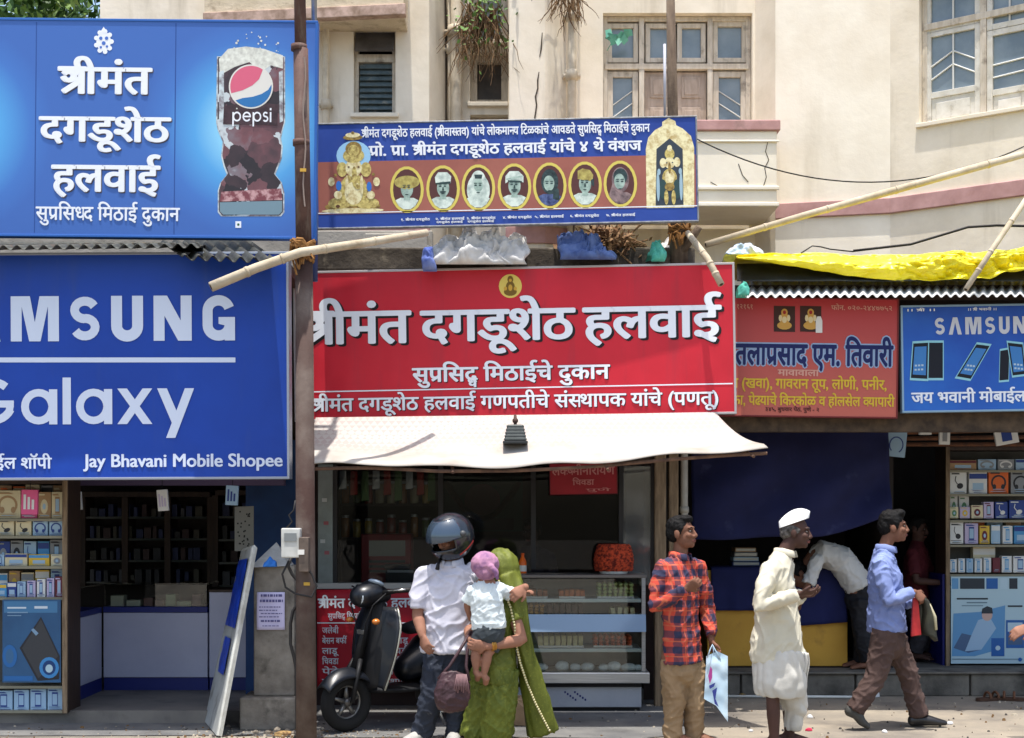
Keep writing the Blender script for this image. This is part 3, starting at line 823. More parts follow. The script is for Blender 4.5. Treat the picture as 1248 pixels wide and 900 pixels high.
# ------------------------------------------------------------------ large blue phone shop sign (left)
fr = sign_frame((-330, 313), (-330, 584), (350, 581), 10.35)
blue1 = M('phone_sign_blue', (18, 64, 160), .45, (16, 58, 148), 1.5, sag=1.5, dirt=(44, 70, 140), dscale=3, dlo=.56, dhi=.9, dstretch=(2, 1, .25))
s = signboard('blue_signboard', 'big royal blue phone shop sign with pale block letters over the shaded mobile counter', fr, blue1, .12, M('sign_edge_pale', (150, 156, 168), .4, metal=.5))
palel = flat('sign_pale_blue', (204, 214, 232), .45)
mb = MB()
word(mb, fr, 'SAMSUNG', GLY, -98, 287, 362, 417, gap=.235)
mb.poly(fr, pxpoly(fr, [(-98, 442), (287, 442), (287, 436), (-98, 436)]), .003)
word(mb, fr, 'Galaxy', LOW, -38, 237, 461, 518, gap=.10)
text_on(mb, fr, 'जय भवानी मोबाईल शॉपी', -130, 63, 559, 572, bold=(.025, .018))
text_on(mb, fr, 'Jay Bhavani Mobile Shopee', 102, 344, 554, 569.5, bold=(.03, .015))
mb.build('lettering', palel, s)

# ------------------------------------------------------------------ red sweet shop sign
fr = sign_frame((362, 334), (362, 511.5), (895, 502), 11.40, 11.28)
redm = M('red_sign_vinyl', (198, 34, 50), .5, (188, 32, 47), 2, sag=1.8, dirt=(150, 44, 56), dscale=3, dlo=.54, dhi=.9, dstretch=(2, 1, .25))
s = signboard('red_signboard', 'wide red sweet shop sign with large white shadowed Marathi name above the white awning', fr, redm, .08, M('sign_edge_pale2', (176, 170, 168), .4, metal=.3))
mb = MB()
big = (('{sri}मंत', 369, 500, 381, 420), ('दगडूशेठ', 514, 700, 379, 416.5), ('हलवाई', 712, 878, 375, 413))
for a in big: text_on(mb, fr, *a, w=.004, bold=(.032, .018))
text_on(mb, fr, 'सु{rप}िस{sदध} िमठाईचे दुकान', 503, 743, 449, 466, w=.004, bold=(.03, .02))
text_on(mb, fr, '{sri}मंत दगडूशेठ हलवाई गणपतीचे सं{hस}थापक यांचे (पणतू)', 381, 875, 486.5, 502, w=.004, bold=(.025, .015))
mb.poly(fr, pxpoly(fr, [(364, 479), (893, 468.5), (893, 467), (364, 477.5)]), .003)
mb.build('lettering', white, s)
mb = MB()
for a in big: text_on(mb, fr, *a, w=.0008, bold=(.04, .025), off=(.017, -.014))
text_on(mb, fr, 'सु{rप}िस{sदध} िमठाईचे दुकान', 503, 743, 449, 466, w=.0008, bold=(.03, .02), off=(.007, -.006))
text_on(mb, fr, '{sri}मंत दगडूशेठ हलवाई गणपतीचे सं{hस}थापक यांचे (पणतू)', 381, 875, 486.5, 502, w=.0008, bold=(.025, .015), off=(.006, -.005))
mb.build('letter_shadow', black, s)
mb = MB()
mb.poly(fr, pell(fr, (622, 349), (14, 14.5), 30), .003, 0)
for k, (c, r, mi) in enumerate((((622, 356), (8, 5), 1), ((622, 350), (5.5, 7), 1), ((622, 341), (3.6, 4.5), 1), ((622, 351), (2.5, 4), 2), ((616, 352), (2, 2.5), 2), ((628, 352), (2, 2.5), 2), ((622, 342), (1.8, 2), 2))):
    mb.poly(fr, pell(fr, c, r, 14), .0036 + k * .0003, mi)
mb.build('round_emblem', [flat('emblem_yellow', (222, 196, 96)), flat('emblem_olive', (120, 92, 30)), flat('emblem_gold', (206, 160, 60))], s)

# ------------------------------------------------------------------ family portrait signboard
fr = sign_frame((387, 152.5), (388, 278), (850, 268.5), 11.15)
blue2 = M('portrait_sign_blue', (42, 72, 152), .5, (36, 64, 140), 2.2, sag=1.8, dirt=(70, 90, 140), dscale=3, dlo=.56, dhi=.9, dstretch=(2, 1, .25))
s = signboard('portrait_signboard', 'long blue and brown signboard with seven oval portraits hanging above the red sign', fr, blue2, .04, metal, trim=.012)
y198 = fr.uv(388, 198)[1]; y262 = fr.uv(388, 262)[1]
mb = MB(); mb.poly(fr, [(0.005, y262), (fr.W - .005, y262), (fr.W - .005, y198), (.005, y198)], .0012)
mb.build('brown_band', M('sign_brown', (158, 96, 82), .5, (146, 86, 74), 3), s)
mb = MB()
text_on(mb, fr, '{sri}मंत दगडूशेठ हलवाई ({sri}वा{hस}तव) यांचे लोकमा{hन}य िटळकांचे आवडते सु{rप}िस{sदध} िमठाईचे दुकान', 441, 792, 158.5, 168, w=.003, bold=(.03, .018))
text_on(mb, fr, '{rप}ो. {rप}ा. {sri}मंत दगडूशेठ हलवाई यांचे ४ थे वंशज', 450, 782, 178.5, 190.5, w=.003, bold=(.035, .022))
mb.poly(fr, pxpoly(fr, [(388, 261), (850, 251.6), (850, 250.4), (388, 259.8)]), .0026)
mb.build('lettering', white, s)
for i, cx in enumerate((507, 549, 587, 631, 670, 713, 757)):
    mb = MB(); text_on(mb, fr, ('१. {sri}मंत दगडूशेठ', '२. {sri}मंत हलवाई', '३. {sri}मंत दगडूशेठ', '४. {sri}मंत दगडूशेठ', '५. {sri}मंत हलवाई', '६. {sri}मंत दगडूशेठ', '७. {sri}मंत हलवाई')[i], cx - 18, cx + 17, 267 - (cx - 507) * .022, 269.6 - (cx - 507) * .022, w=.003, bold=(.03, .02)); mb.build('caption', white, s)
for cx in (549, 587):
    mb = MB(); text_on(mb, fr, 'दगडूशेठ हलवाई', cx - 17, cx + 15, 271.2 - (cx - 507) * .022, 273.4 - (cx - 507) * .022, w=.003, bold=(.03, .02)); mb.build('caption', white, s)
pm = [flat('oval_rim', (206, 190, 92)), flat('oval_ground', (84, 48, 46)), M('print_face', (176, 198, 184), .5, (96, 122, 114), 22, lo=.3, hi=.75), M('print_cloth', (212, 224, 212), .5, (132, 152, 146), 18, lo=.4, hi=.75), M('print_hair', (24, 36, 38), .5, (56, 76, 76), 30), M('print_cap', (190, 178, 100), .5, (134, 118, 60), 20), M('print_sari', (150, 128, 126), .5, (92, 76, 78), 22), M('print_navy', (34, 44, 84), .5, (90, 106, 150), 24), flat('print_ink', (46, 66, 64))]
def portrait(i, cx, cy):
    mb = MB(); k = [0]
    def e(dx, dy, rx, ry, mi, a0=0, a1=360, rot=0):
        k[0] += 1; mb.poly(fr, pell(fr, (cx + dx, cy + dy), (rx, ry), 22, a0, a1, rot), .0024 + k[0] * .0002, mi)
    def q(pts, mi):
        k[0] += 1; mb.poly(fr, pxpoly(fr, [(cx + a, cy + b) for a, b in pts][::-1]), .0024 + k[0] * .0002, mi)
    e(0, 0, 20.5, 28.5, 0); e(0, 0, 17, 25, 1)
    body = 3 if i in (0, 1, 2, 3, 5) else 6 if i == 6 else 7
    q([(-14, 13), (-8, 10), (8, 10), (14, 13), (10, 20), (4, 24), (-4, 24), (-10, 20)], body)
    if i == 2: e(0, 3, 14, 20, 3); e(0, -9, 9, 12, 3); e(0, -3, 5.6, 8, 2); q([(-5, -16), (5, -16), (4, -11), (-4, -11)], 4)
    elif i in (4, 6):
        e(0, -5, 10.5, 15.5, 4 if i == 4 else 6)
        if i == 4: q([(4, 0), (11, 4), (12, 18), (4, 16)], 4)
        else: e(0, -9, 8.5, 10, 4); q([(-14, 14), (-9, -2), (-6, 8), (8, 20), (3, 24), (-8, 21)], 6)
        e(-1, -3, 6.6, 9.5, 2)
    else:
        e(0, -1, 7.5, 11, 2); q([(-3.5, 8), (3.5, 8), (4, 13), (-4, 13)], 2)
        if i == 0: e(0, -9, 15.5, 8, 5); e(0, -4.4, 8, 4, 5)
        elif i == 1: q([(-9, -6), (-10, -14), (-6, -20), (5, -20), (10, -15), (9, -6), (0, -9)], 3); q([(-9, -7), (9, -9), (9, -6), (-9, -5)], 8)
        elif i == 3: q([(-11, -4), (-11, -13), (-6, -19), (5, -19), (11, -13), (11, -5), (3, -9), (-4, -9)], 3); q([(-10, -10), (10, -14), (10, -12), (-10, -8)], 2); q([(-8, -8), (9, -7), (9, -5), (-8, -6)], 8)
        elif i == 5: q([(-9, -7), (-9, -17), (-3, -20), (6, -18), (10, -12), (9, -4)], 5); q([(7, -6), (11, -8), (11, 2), (8, 0)], 4)
    for dx in (-3, 2.6): e(dx - .4, -3, 1.7, .9, 4); e(dx - .4, -5.4, 2.3, .55, 8)
    q([(-.6, -2), (.6, -2), (1.4, 2.4), (-1.4, 2.4)], 8 if i % 2 else 2)
    if i in (1, 3): e(-.2, 4, 4, 1.2, 4)
    e(-.2, 6, 2.2, .7, 8)
    mb.build('oval_portrait', pm, s)
for i, cx in enumerate((496, 540, 583, 627, 670, 713, 756)):
    portrait(i, cx, 231.5 - (cx - 496) * .027)
# seated gold temple figure and the arch with a standing figure
gold, gold2, cream_, glowb = M('print_gold', (214, 198, 120), .5, (128, 104, 54), 34, lo=.38, hi=.68), M('print_gold_dark', (160, 134, 70), .5, (96, 76, 40), 40, lo=.4, hi=.65), M('print_cream', (230, 222, 176), .5, (176, 150, 92), 30, lo=.42, hi=.72), flat('print_halo', (150, 196, 226))
mb = MB(); k = 0
for c, r, mi in (((431, 190), (21, 18), 3), ((430, 252), (34, 7), 1), ((430, 257), (38, 3), 2), ((414, 248), (14, 7), 0), ((448, 248), (14, 7), 0), ((431, 232), (17, 20), 0), ((431, 236), (11, 14), 2), ((417, 207), (6.5, 9), 0), ((446, 207), (6.5, 9), 0), ((431, 205), (10, 11), 2), ((431, 190), (13, 9), 0), ((431, 182), (10, 9), 1), ((431, 184), (7, 7), 0), ((430, 168), (12, 3.4), 1), ((430, 165), (9, 3), 2), ((430, 162.5), (2, 2), 1),
                 ((432, 216), (3.2, 13), 0), ((436, 228), (4, 3), 0), ((425, 204), (1.4, 1), 4), ((437, 204), (1.4, 1), 4), ((404, 222), (4, 5.5), 2), ((459, 222), (4, 5.5), 2), ((412, 238), (5, 5), 2), ((452, 238), (5, 5), 2), ((409, 214), (2, 2), 1), ((455, 213), (2, 2), 1), ((423, 226), (2, 12), 2), ((441, 226), (2, 12), 2), ((413, 227), (3.4, 6), 5), ((450, 228), (3.0, 6), 5), ((412, 252), (2.6, 2), 4)):
    k += 1; mb.poly(fr, pell(fr, c, r, 20), .0024 + k * .00015, mi)
mb.build('gold_idol_print', [gold, gold2, cream_, glowb, flat('print_brown', (90, 60, 40)), flat('print_blue', (50, 110, 190))], s)
mb = MB()
mb.poly(fr, pxpoly(fr, [(788, 254), (846, 253), (846, 180), (842, 166), (832, 157), (824, 153), (823, 148), (815, 144), (807, 149), (807, 154), (798, 159), (790, 168), (787, 182)]), .0024, 2)
mb.poly(fr, pxpoly(fr, [(799, 251), (833, 250), (832, 182), (816, 169), (800, 182)]), .0028, 4); k = 0
for c, r, mi in (((816, 188), (6, 7), 0), ((816, 181), (3, 4), 2), ((808, 199), (4, 6), 2), ((825, 198), (4, 6), 2), ((816, 199), (6.5, 7), 2), ((816, 217), (9, 11), 0), ((816, 216), (6, 8), 2), ((816, 205), (1.8, 7), 1), ((808, 231), (5, 12), 5), ((825, 231), (5, 12), 5), ((816, 228), (6, 5), 1), ((812, 241), (2.6, 9), 0), ((821, 241), (2.6, 9), 0), ((803, 210), (2, 4), 3), ((829, 209), (2, 4), 3), ((802, 228), (2, 18), 3), ((830, 227), (2, 18), 3), ((812.5, 199), (1, .8), 4), ((819.5, 198.6), (1, .8), 4)):
    k += 1; mb.poly(fr, pell(fr, c, r, 16), .0032 + k * .00015, mi)
mb.build('arch_idol_print', [gold, gold2, cream_, flat('print_halo2', (150, 178, 190)), flat('print_slate', (52, 62, 72)), flat('print_darkteal', (44, 70, 70))], s)

# ------------------------------------------------------------------ older red sign of the next stall
fr = sign_frame((868, 363), (868, 505.5), (1092, 508.5), 11.5)
m = bpy.data.materials.new('stall_sign_print'); m.use_nodes = True
t_ = m.node_tree; N, L = t_.nodes, t_.links
tc = N.new('ShaderNodeTexCoord'); sp = N.new('ShaderNodeSeparateXYZ'); L.new(tc.outputs['Generated'], sp.inputs[0])
rp = N.new('ShaderNodeValToRGB'); L.new(sp.outputs[2], rp.inputs[0])
rp.color_ramp.elements[0].color = (*lin((180, 90, 72)), 1); rp.color_ramp.elements[1].color = (*lin((170, 38, 44)), 1)
L.new(rp.outputs[0], N['Principled BSDF'].inputs['Base Color']); N['Principled BSDF'].inputs['Roughness'].default_value = .5
s = signboard('faded_red_signboard', 'older faded red stall sign with navy Marathi lettering under the corrugated tin roof', fr, m, .05, flat('maroon_edge', (110, 40, 40)), trim=.012)
mb = MB(); text_on(mb, fr, 'शीतला{rप}साद एम. ितवारी', 874, 1088, 419, 443.5, w=.004, bold=(.03, .03)); mb.build('lettering', flat('sign_navy', (20, 30, 84)), s)
mb = MB(); text_on(mb, fr, 'शीतला{rप}साद एम. ितवारी', 874, 1088, 419, 443.5, w=.0012, bold=(.10, .075)); mb.build('letter_outline', flat('sign_paleblue', (146, 168, 196)), s)
mb = MB()
text_on(mb, fr, 'मावा (खवा), गावरान तूप, लोणी, पनीर,', 874, 1080, 461, 472.5, w=.002, bold=(.03, .02))
text_on(mb, fr, 'च{hक}का, पे{hढ}याचे िकरकोळ व होलसेल {hव}यापारी', 874, 1090, 482, 493, w=.002, bold=(.03, .02))
mb.build('goods_lettering', flat('sign_mustard', (206, 172, 50)), s)
mb = MB()
text_on(mb, fr, 'मावावाला', 948, 998, 450.5, 458, w=.002, bold=(.03, .02))
text_on(mb, fr, 'फोन. ०२०-२४४७७५२', 1013, 1087, 372.5, 378, w=.002, bold=(.01, .01)); text_on(mb, fr, '१२१६१', 898, 917, 371, 376.5, w=.002, bold=(.01, .01))
mb.build('small_lettering', flat('sign_dusty_rose', (206, 150, 132)), s)
mb = MB(); text_on(mb, fr, '३४५, बुधवार पेठ, पुणे - २', 933, 998, 496.5, 501, w=.002, bold=(.02, .01)); mb.build('address_lettering', flat('sign_darkred', (70, 26, 26)), s)
for x in (943, 975):
    mb = MB()
    mb.poly(fr, pxpoly(fr, [(x, 404.5), (x + 26, 405), (x + 26, 373.5), (x, 373)]), .0015, 0)
    for k, (c, r, mi) in enumerate((((x + 13, 397), (9, 5), 1), ((x + 13, 389), (6, 7), 1), ((x + 13, 381), (4, 4.5), 1), ((x + 13, 390), (3, 4), 2), ((x + 8, 388), (2, 4), 2), ((x + 18, 388), (2, 4), 2), ((x + 13, 381), (2, 2.4), 3))):
        mb.poly(fr, pell(fr, c, r, 14), .002 + k * .0002, mi)
    mb.build('deity_picture', [flat('pic_ground', (60, 34, 26)), flat('pic_gold', (196, 150, 70)), flat('pic_cream', (214, 196, 150)), flat('pic_red', (150, 40, 34))], s)
mb = MB(); mb.poly(fr, pxpoly(fr, [(994, 406), (1002, 406), (1002, 391), (1000, 386), (996, 386), (994, 391)]), .006); mb.build('bottle_print', offw, s)

# ------------------------------------------------------------------ smaller blue phone sign on the right
fr = sign_frame((1101, 375), (1102, 501), (1410, 496), 11.5)
s = signboard('blue_signboard', 'blue phone shop sign with grey capitals and three phones under the corrugated tin roof', fr, M('phone_sign_deep', (24, 64, 156), .4, (40, 104, 188), .9, lo=.3, hi=.7), .06, M('trim_paleblue', (130, 160, 180), .4), trim=.016)
mb = MB(); word(mb, fr, 'SAMSUNG', GLY, 1139, 1268, 387.5, 408.5, gap=.24); mb.build('brand_lettering', flat('sign_silver', (196, 198, 204)), s)
mb = MB(); text_on(mb, fr, 'जय भवानी मोबाईल शॉपी', 1111, 1290, 479, 491.5, bold=(.03, .02))
text_on(mb, fr, '।। {sri} ।।', 1106, 1139, 377, 380, bold=(.02, .01)); text_on(mb, fr, '।। {sri} भवानी ।।', 1180, 1214, 376, 379, bold=(.02, .01))
mb.build('lettering', white, s)
ph = [flat('print_phone_rim', (140, 196, 206)), flat('print_phone_black', (16, 20, 30)), flat('print_phone_screen', (60, 120, 180)), flat('print_phone_icons', (170, 190, 200))]
mb = MB()
def printed_phone(pts, scr, k):
    cx, cy = sum(p[0] for p in pts) / 4, sum(p[1] for p in pts) / 4
    g = lambda P_, f: pxpoly(fr, [(cx + (a - cx) * f, cy + (b - cy) * f) for a, b in P_][::-1])
    mb.poly(fr, g(pts, 1.13), .0015 + k, 0); mb.poly(fr, g(pts, 1), .0022 + k, 1)
    if scr:
        mb.poly(fr, g(pts, .8), .0027 + k, 2)
        a, b, c, d = pts
        for r in (.62, .74):
            for q in (.2, .42, .64):
                p0 = [a[i] + (b[i] - a[i]) * q + (d[i] - a[i]) * r for i in (0, 1)]
                mb.poly(fr, pxpoly(fr, [(p0[0], p0[1] + 2.2), (p0[0] + 2.6, p0[1] + 2.2), (p0[0] + 2.6, p0[1]), (p0[0], p0[1])]), .0031 + k, 3)
printed_phone([(1131, 418), (1149, 418), (1149, 461), (1131, 461)], False, 0)
printed_phone([(1113, 419), (1131, 418), (1130, 462), (1110, 461)], True, .002)
printed_phone([(1190, 420), (1206, 422), (1183, 462), (1166, 459)], True, 0)
printed_phone([(1219, 428), (1230, 426), (1229, 463), (1218, 464)], False, 0)
printed_phone([(1228, 418), (1246, 420), (1250, 456), (1234, 458)], True, .002)
mb.build('phone_print', ph, s)

# ------------------------------------------------------------------ small hanging red sign and red banner of the sweet shop
fr = sign_frame((670, 566), (671, 603), (752, 601.5), 11.8)
s = signboard('hanging_sign', 'small red name board hanging inside the sweet shop window under the awning', fr, M('dull_red', (150, 24, 36), .5, (136, 20, 30), 6), .015, flat('maroon_edge2', (100, 30, 34)), trim=.006)
mb = MB(); text_on(mb, fr, 'ल{hक}{hष}मीनारायण', 673, 749, 570, 579.5, bold=(.02, .012)); text_on(mb, fr, 'िचवडा', 698, 724, 585, 591.5, bold=(.02, .012)); text_on(mb, fr, 'पुणे', 714, 744, 596, 599, bold=(.01, .01))
mb.build('lettering', flat('sign_dim_rose', (190, 120, 116)), s)
mb = MB()
for u in (.08, fr.W - .08): mb.tube([fr.pt(u, fr.H, -.01), fr.pt(u, fr.H + .12, -.01)], .004, 5)
mb.build('hanger', iron, s)
fr = sign_frame((387, 719), (387, 838), (612, 836), 11.93)
t = thing('red_banner', 'red price banner with white Marathi lettering behind the parked scooter', 'banner', fr.pt(fr.W / 2, 0, 0))
mb = MB(); mb.grid(lambda a, b: fr.pt(a * fr.W, b * fr.H, .006 * math.sin(a * 17) + .004 * math.sin(b * 9 + a * 5)), 40, 12)
mb.build('vinyl', M('banner_red', (184, 30, 46), .5, (172, 26, 42), 3), t, smooth=True, solid=.003)
mb = MB()
text_on(mb, fr, '{sri}मंत दगडूशेठ हलवाई', 388, 518, 730, 741, w=.016, bold=(.03, .02))
text_on(mb, fr, 'सु{rप}िस{sदध} िमठाई', 400, 440, 748, 754, w=.016, bold=(.02, .015)); text_on(mb, fr, 'तूप, लोणी, खवा', 446, 486, 748, 754, w=.016, bold=(.02, .015))
mb.poly(fr, pxpoly(fr, [(387, 760), (520, 760), (520, 758.6), (387, 758.6)]), .016)
for r, (a, b) in enumerate((('जलेबी', '{hम}हैसूर पाक'), ('बेसन बफी{R}', 'बेसन लाडू'), ('लाडू', 'सोनपापडी'), ('िचवडा', 'बफी{R}'), ('पेढे', 'गुलाबजाम'), ('बफी{R}', 'बालूशाही'))):
    text_on(mb, fr, a, 393, 413 + (10 if r == 1 else 0), 765 + r * 12.5, 772 + r * 12.5, w=.016, bold=(.02, .015)); text_on(mb, fr, b, 455, 499, 765 + r * 12.5, 772 + r * 12.5, w=.016, bold=(.02, .015))
mb.build('lettering', white, t)
# ================================================================== SHOPS AND ROOFS
wallg = M('shop_wall_grime', (112, 100, 88), .9, (84, 74, 66), 4, bump=.3, bscale=30)
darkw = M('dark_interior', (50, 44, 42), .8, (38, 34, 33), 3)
brownw = M('dark_wood', (66, 50, 40), .55, (50, 38, 32), 8, stretch=(4, 4, .6))
oldwood = M('weathered_wood', (142, 122, 98), .88, (104, 88, 70), 9, bump=.4, bscale=40, stretch=(5, 5, .5), dirt=(66, 54, 44), dscale=5, dlo=.55, dhi=.75, dstretch=(2, 2, .4))
steel = M('brushed_steel', (168, 170, 172), .34, (146, 148, 150), 12, metal=.7, stretch=(.4, 1, 14))
concd = M('mossy_concrete', (92, 84, 74), .95, (60, 54, 48), 5, bump=.8, bscale=18, dirt=(128, 118, 102), dscale=7, dlo=.55, dhi=.7)
tin = M('galvanised_tin', (214, 214, 212), .5, (190, 190, 186), 5, metal=.08, dirt=(120, 100, 82), dscale=3, dlo=.6, dhi=.8)
oldtin = M('old_tin', (84, 86, 82), .6, (62, 62, 58), 5, metal=.3, dirt=(100, 82, 64), dscale=3, dlo=.55, dhi=.75)
lilac = M('lilac_laminate', (172, 174, 194), .35, (160, 162, 184), 2)
navyt = M('navy_trim', (26, 36, 104), .45)
clear = glass('clear_glass', (.93, .96, .95), .05)
smoky = glass('window_glass', (.7, .72, .72), .014, .01, dust=.004)
cabw = M('cabinet_white', (186, 186, 180), .5, (170, 168, 160), 6)

# ---- mobile shop on the left
t = thing('mobile_shop', 'dark open fronted mobile shop with lilac counters under the big blue sign', 'shop', (-3.7, 12.5, 0))
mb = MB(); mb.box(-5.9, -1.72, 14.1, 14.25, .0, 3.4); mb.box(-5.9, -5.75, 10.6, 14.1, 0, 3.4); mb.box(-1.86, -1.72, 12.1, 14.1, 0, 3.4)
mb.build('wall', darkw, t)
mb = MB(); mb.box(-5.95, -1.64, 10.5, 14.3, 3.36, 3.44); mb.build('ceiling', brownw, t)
mb = MB(); mb.box(X(82, 11.9), -1.86, 11.85, 11.95, Z(592, 11.9), Z(570, 11.9)); mb.build('beam', M('purple_beam', (84, 70, 96), .6), t)
mb = MB(); mb.box(-2.2, -1.72, 12.0, 12.08, .1, 2.2); mb.build('side_panel', M('blue_panel', (24, 58, 104), .6, (20, 48, 88), 5), t)
def shelves(label, px0, px1, Y, py0, py1, nv, nh, seed):
    rnd = random.Random(seed)
    x0, x1, z0, z1 = X(px0, Y), X(px1, Y), Z(py1, Y), Z(py0, Y)
    q = thing('wall_shelf', label, 'shelf', ((x0 + x1) / 2, Y, z0))
    mb = MB()
    for k in range(nv + 1):
        x = x0 + (x1 - x0) * k / nv; mb.box(x - .03, x + .03, Y, Y + .3, z0, z1)
    mb.box(x0, x1, Y - .005, Y + .3, z1, z1 + .05); mb.build('frame', brownw, q, bevel=.004)
    for k in range(nh + 1):
        z = z0 + (z1 - z0) * k / nh
        mb = MB(); mb.box(x0 + .03, x1 - .03, Y + .02, Y + .29, z, z + .02); mb.build('shelf_board', M('shelf_glass', (40, 50, 48), .3), q)
    mb = MB(); mb.box(x0, x1, Y + .3, Y + .33, z0, z1); mb.build('back_panel', darkw, q)
    mb = MB(); cols = [M('stock_%d' % i, c, .5) for i, c in enumerate(((70, 70, 74), (36, 46, 84), (54, 36, 36), (36, 38, 42), (64, 62, 52), (26, 38, 76)))]
    for k in range(nh):
        z = z0 + (z1 - z0) * k / nh + .021
        x = x0 + .06
        while x < x1 - .14:
            w = rnd.uniform(.03, .07); h = min((z1 - z0) / nh - .09, rnd.uniform(.06, .15))
            mb.box(x, x + w, Y + .05, Y + .2, z, z + h, rnd.randrange(6)); x += w + rnd.uniform(.008, .05)
    o = mb.build('stock', cols, q); o['kind'] = 'stuff'
shelves('dark glass wall shelf full of dim stock at the back of the left mobile shop', 100, 256, 13.6, 606, 712, 3, 4, 1)
shelves('narrow dark wall shelf beside the blue panel in the left mobile shop', 262, 318, 13.55, 604, 716, 1, 4, 2)

# counters
def counter(name, label, x0, x1, y0, y1, zg, z1, parts):
    q = thing(name, label, 'counter', ((x0 + x1) / 2, (y0 + y1) / 2, .1))
    mb = MB(); mb.box(x0, x1, y0, y1, .21, zg); mb.build('panel', lilac, q, bevel=.004)
    mb = MB(); mb.box(x0, x1, y0 + .02, y1, .1, .208); mb.build('plinth', navyt, q)
    mb = MB(); mb.box(x0, x1, y0 - .012, y1, zg + .002, zg + .05); mb.build('rim', navyt, q, bevel=.004)
    if parts:
        mb = MB(); mb.box(x0 + .01, x1 - .01, y0 + .01, y0 + .016, zg + .052, z1); mb.build('front_glass', clear, q)
        mb = MB(); mb.box(x0, x1, y0, y1, z1 + .001, z1 + .014); mb.build('top_glass', clear, q)
        mb = MB()
        rnd = random.Random(parts)
        x = x0 + .04
        while x < x1 - .12:
            w = rnd.uniform(.07, .13); mb.box(x, x + w, y0 + .08, y0 + .2, zg + .052, zg + rnd.uniform(.08, .16), rnd.randrange(4)); x += w + rnd.uniform(.01, .03)
        o = mb.build('stock', [M('stock_pale', (168, 166, 150), .5), M('stock_2b', (90, 60, 60), .5), M('stock_grey', (96, 98, 98), .5), M('stock_sage', (120, 132, 104), .5)], q); o['kind'] = 'stuff'
    return q
Yc = 12.25
counter('glass_counter', 'lilac counter with a glass display strip facing the street in the left mobile shop', X(126, Yc), X(253, Yc), Yc, Yc + .45, Z(747, Yc), Z(713, Yc), 5)
counter('side_counter', 'lilac side counter running back along the left of the mobile shop', -3.9, -3.455, 11.28, Yc - .02, Z(747, Yc), Z(713, Yc), 6)
q = thing('tall_counter', 'plain lilac tall counter panel beside the leaning board in the mobile shop', 'counter', (X(285, Yc), Yc, .1))
mb = MB(); mb.box(X(255, Yc), X(322, Yc), Yc, Yc + .4, .21, Z(722, Yc)); mb.build('panel', lilac, q, bevel=.004)
mb = MB(); mb.box(X(255, Yc), X(322, Yc), Yc + .02, Yc + .4, .1, .208); mb.build('plinth', navyt, q)
mb = MB(); mb.box(X(255, Yc), X(322, Yc), Yc - .01, Yc + .4, Z(722, Yc) + .002, Z(719, Yc)); mb.build('top', brownw, q)

# ---- stock boxes
rnd_p = random.Random(77)
PAL = {'white': (206, 208, 206), 'pale blue': (150, 180, 204), 'pink': (206, 84, 130), 'orange': (206, 98, 40), 'navy blue': (38, 62, 130), 'grey': (130, 134, 138), 'cream': (204, 194, 160), 'yellow': (204, 170, 60), 'black': (34, 36, 42), 'sky blue': (70, 140, 190), 'lilac': (180, 170, 200), 'maroon': (96, 34, 46), 'green': (84, 128, 92), 'tan': (160, 130, 96)}
def pmat(c): return M('pack_' + c.replace(' ', '_'), PAL[c], .45)
def pack(label, px0, px1, pyt, pyb, Y, col, motif, acc, group, name='stock_box', cat='box', depth=.08, lean=0.0):
    x0, x1, z0, z1 = X(px0, Y), X(px1, Y), Z(pyb, Y), Z(pyt, Y)
    mb = MB(); w, h = x1 - x0, z1 - z0
    mb.box(x0, x1, Y, Y + depth, z0, z1, 0)
    fr = Fr((x0, Y, z0), (1, 0, 0), (0, 0, 1))
    if motif == 'phone':
        mb.poly(fr, [(w * .3, h * .18), (w * .7, h * .18), (w * .7, h * .82), (w * .3, h * .82)], .002, 1)
        mb.poly(fr, [(w * .34, h * .26), (w * .66, h * .26), (w * .66, h * .74), (w * .34, h * .74)], .003, 2)
    elif motif == 'ring':
        o = ellp((w * .5, h * .48), (w * .34, h * .3), 16, -50, 230)
        v, f = ribbon(o, w * .09); mb.add([fr.pt(a, b, .002) for a, b in v], f, 1)
        mb.poly(fr, ellp((w * .28, h * .3), (w * .1, h * .12), 8), .003, 1); mb.poly(fr, ellp((w * .72, h * .3), (w * .1, h * .12), 8), .003, 1)
    elif motif == 'plug':
        mb.poly(fr, ellp((w * .6, h * .35), (w * .2, h * .13), 10, rot=.4), .002, 1)
        v, f = ribbon([(w * .35, h * .8), (w * .3, h * .6), (w * .42, h * .45), (w * .55, h * .4)], w * .05); mb.add([fr.pt(a, b, .003) for a, b in v], f, 1)
    elif motif == 'band':
        mb.poly(fr, [(0.002, h * .7), (w - .002, h * .7), (w - .002, h * .94), (.002, h * .94)], .002, 1)
        mb.poly(fr, [(w * .2, h * .2), (w * .8, h * .2), (w * .8, h * .5), (w * .2, h * .5)], .002, 2)
    elif motif == 'dot':
        mb.poly(fr, ellp((w * .5, h * .45), (w * .28, h * .28), 14), .002, 1); mb.poly(fr, ellp((w * .5, h * .45), (w * .12, h * .12), 10), .003, 2)
    for kk in range(rnd_p.randrange(2, 5)):     # printed lines
        hh_ = h * (.05 + .045 * kk); a_ = w * rnd_p.uniform(.06, .3); mb.poly(fr, [(a_, hh_), (w * rnd_p.uniform(.5, .94), hh_), (w * .9 if kk else w * .94, hh_ + h * .022), (a_, hh_ + h * .022)], .0035 + kk * .0002, 1 + kk % 2)
    if motif != 'band': mb.poly(fr, [(w * .08, h * .87), (w * rnd_p.uniform(.5, .9), h * .87), (w * .55, h * .93), (w * .08, h * .93)], .004, 1)
    o = mb.build(name, [pmat(col), pmat(acc), pmat('pale blue') if acc != 'pale blue' else pmat('navy blue')], bevel=.002)
    return tag(o, label, cat, group)
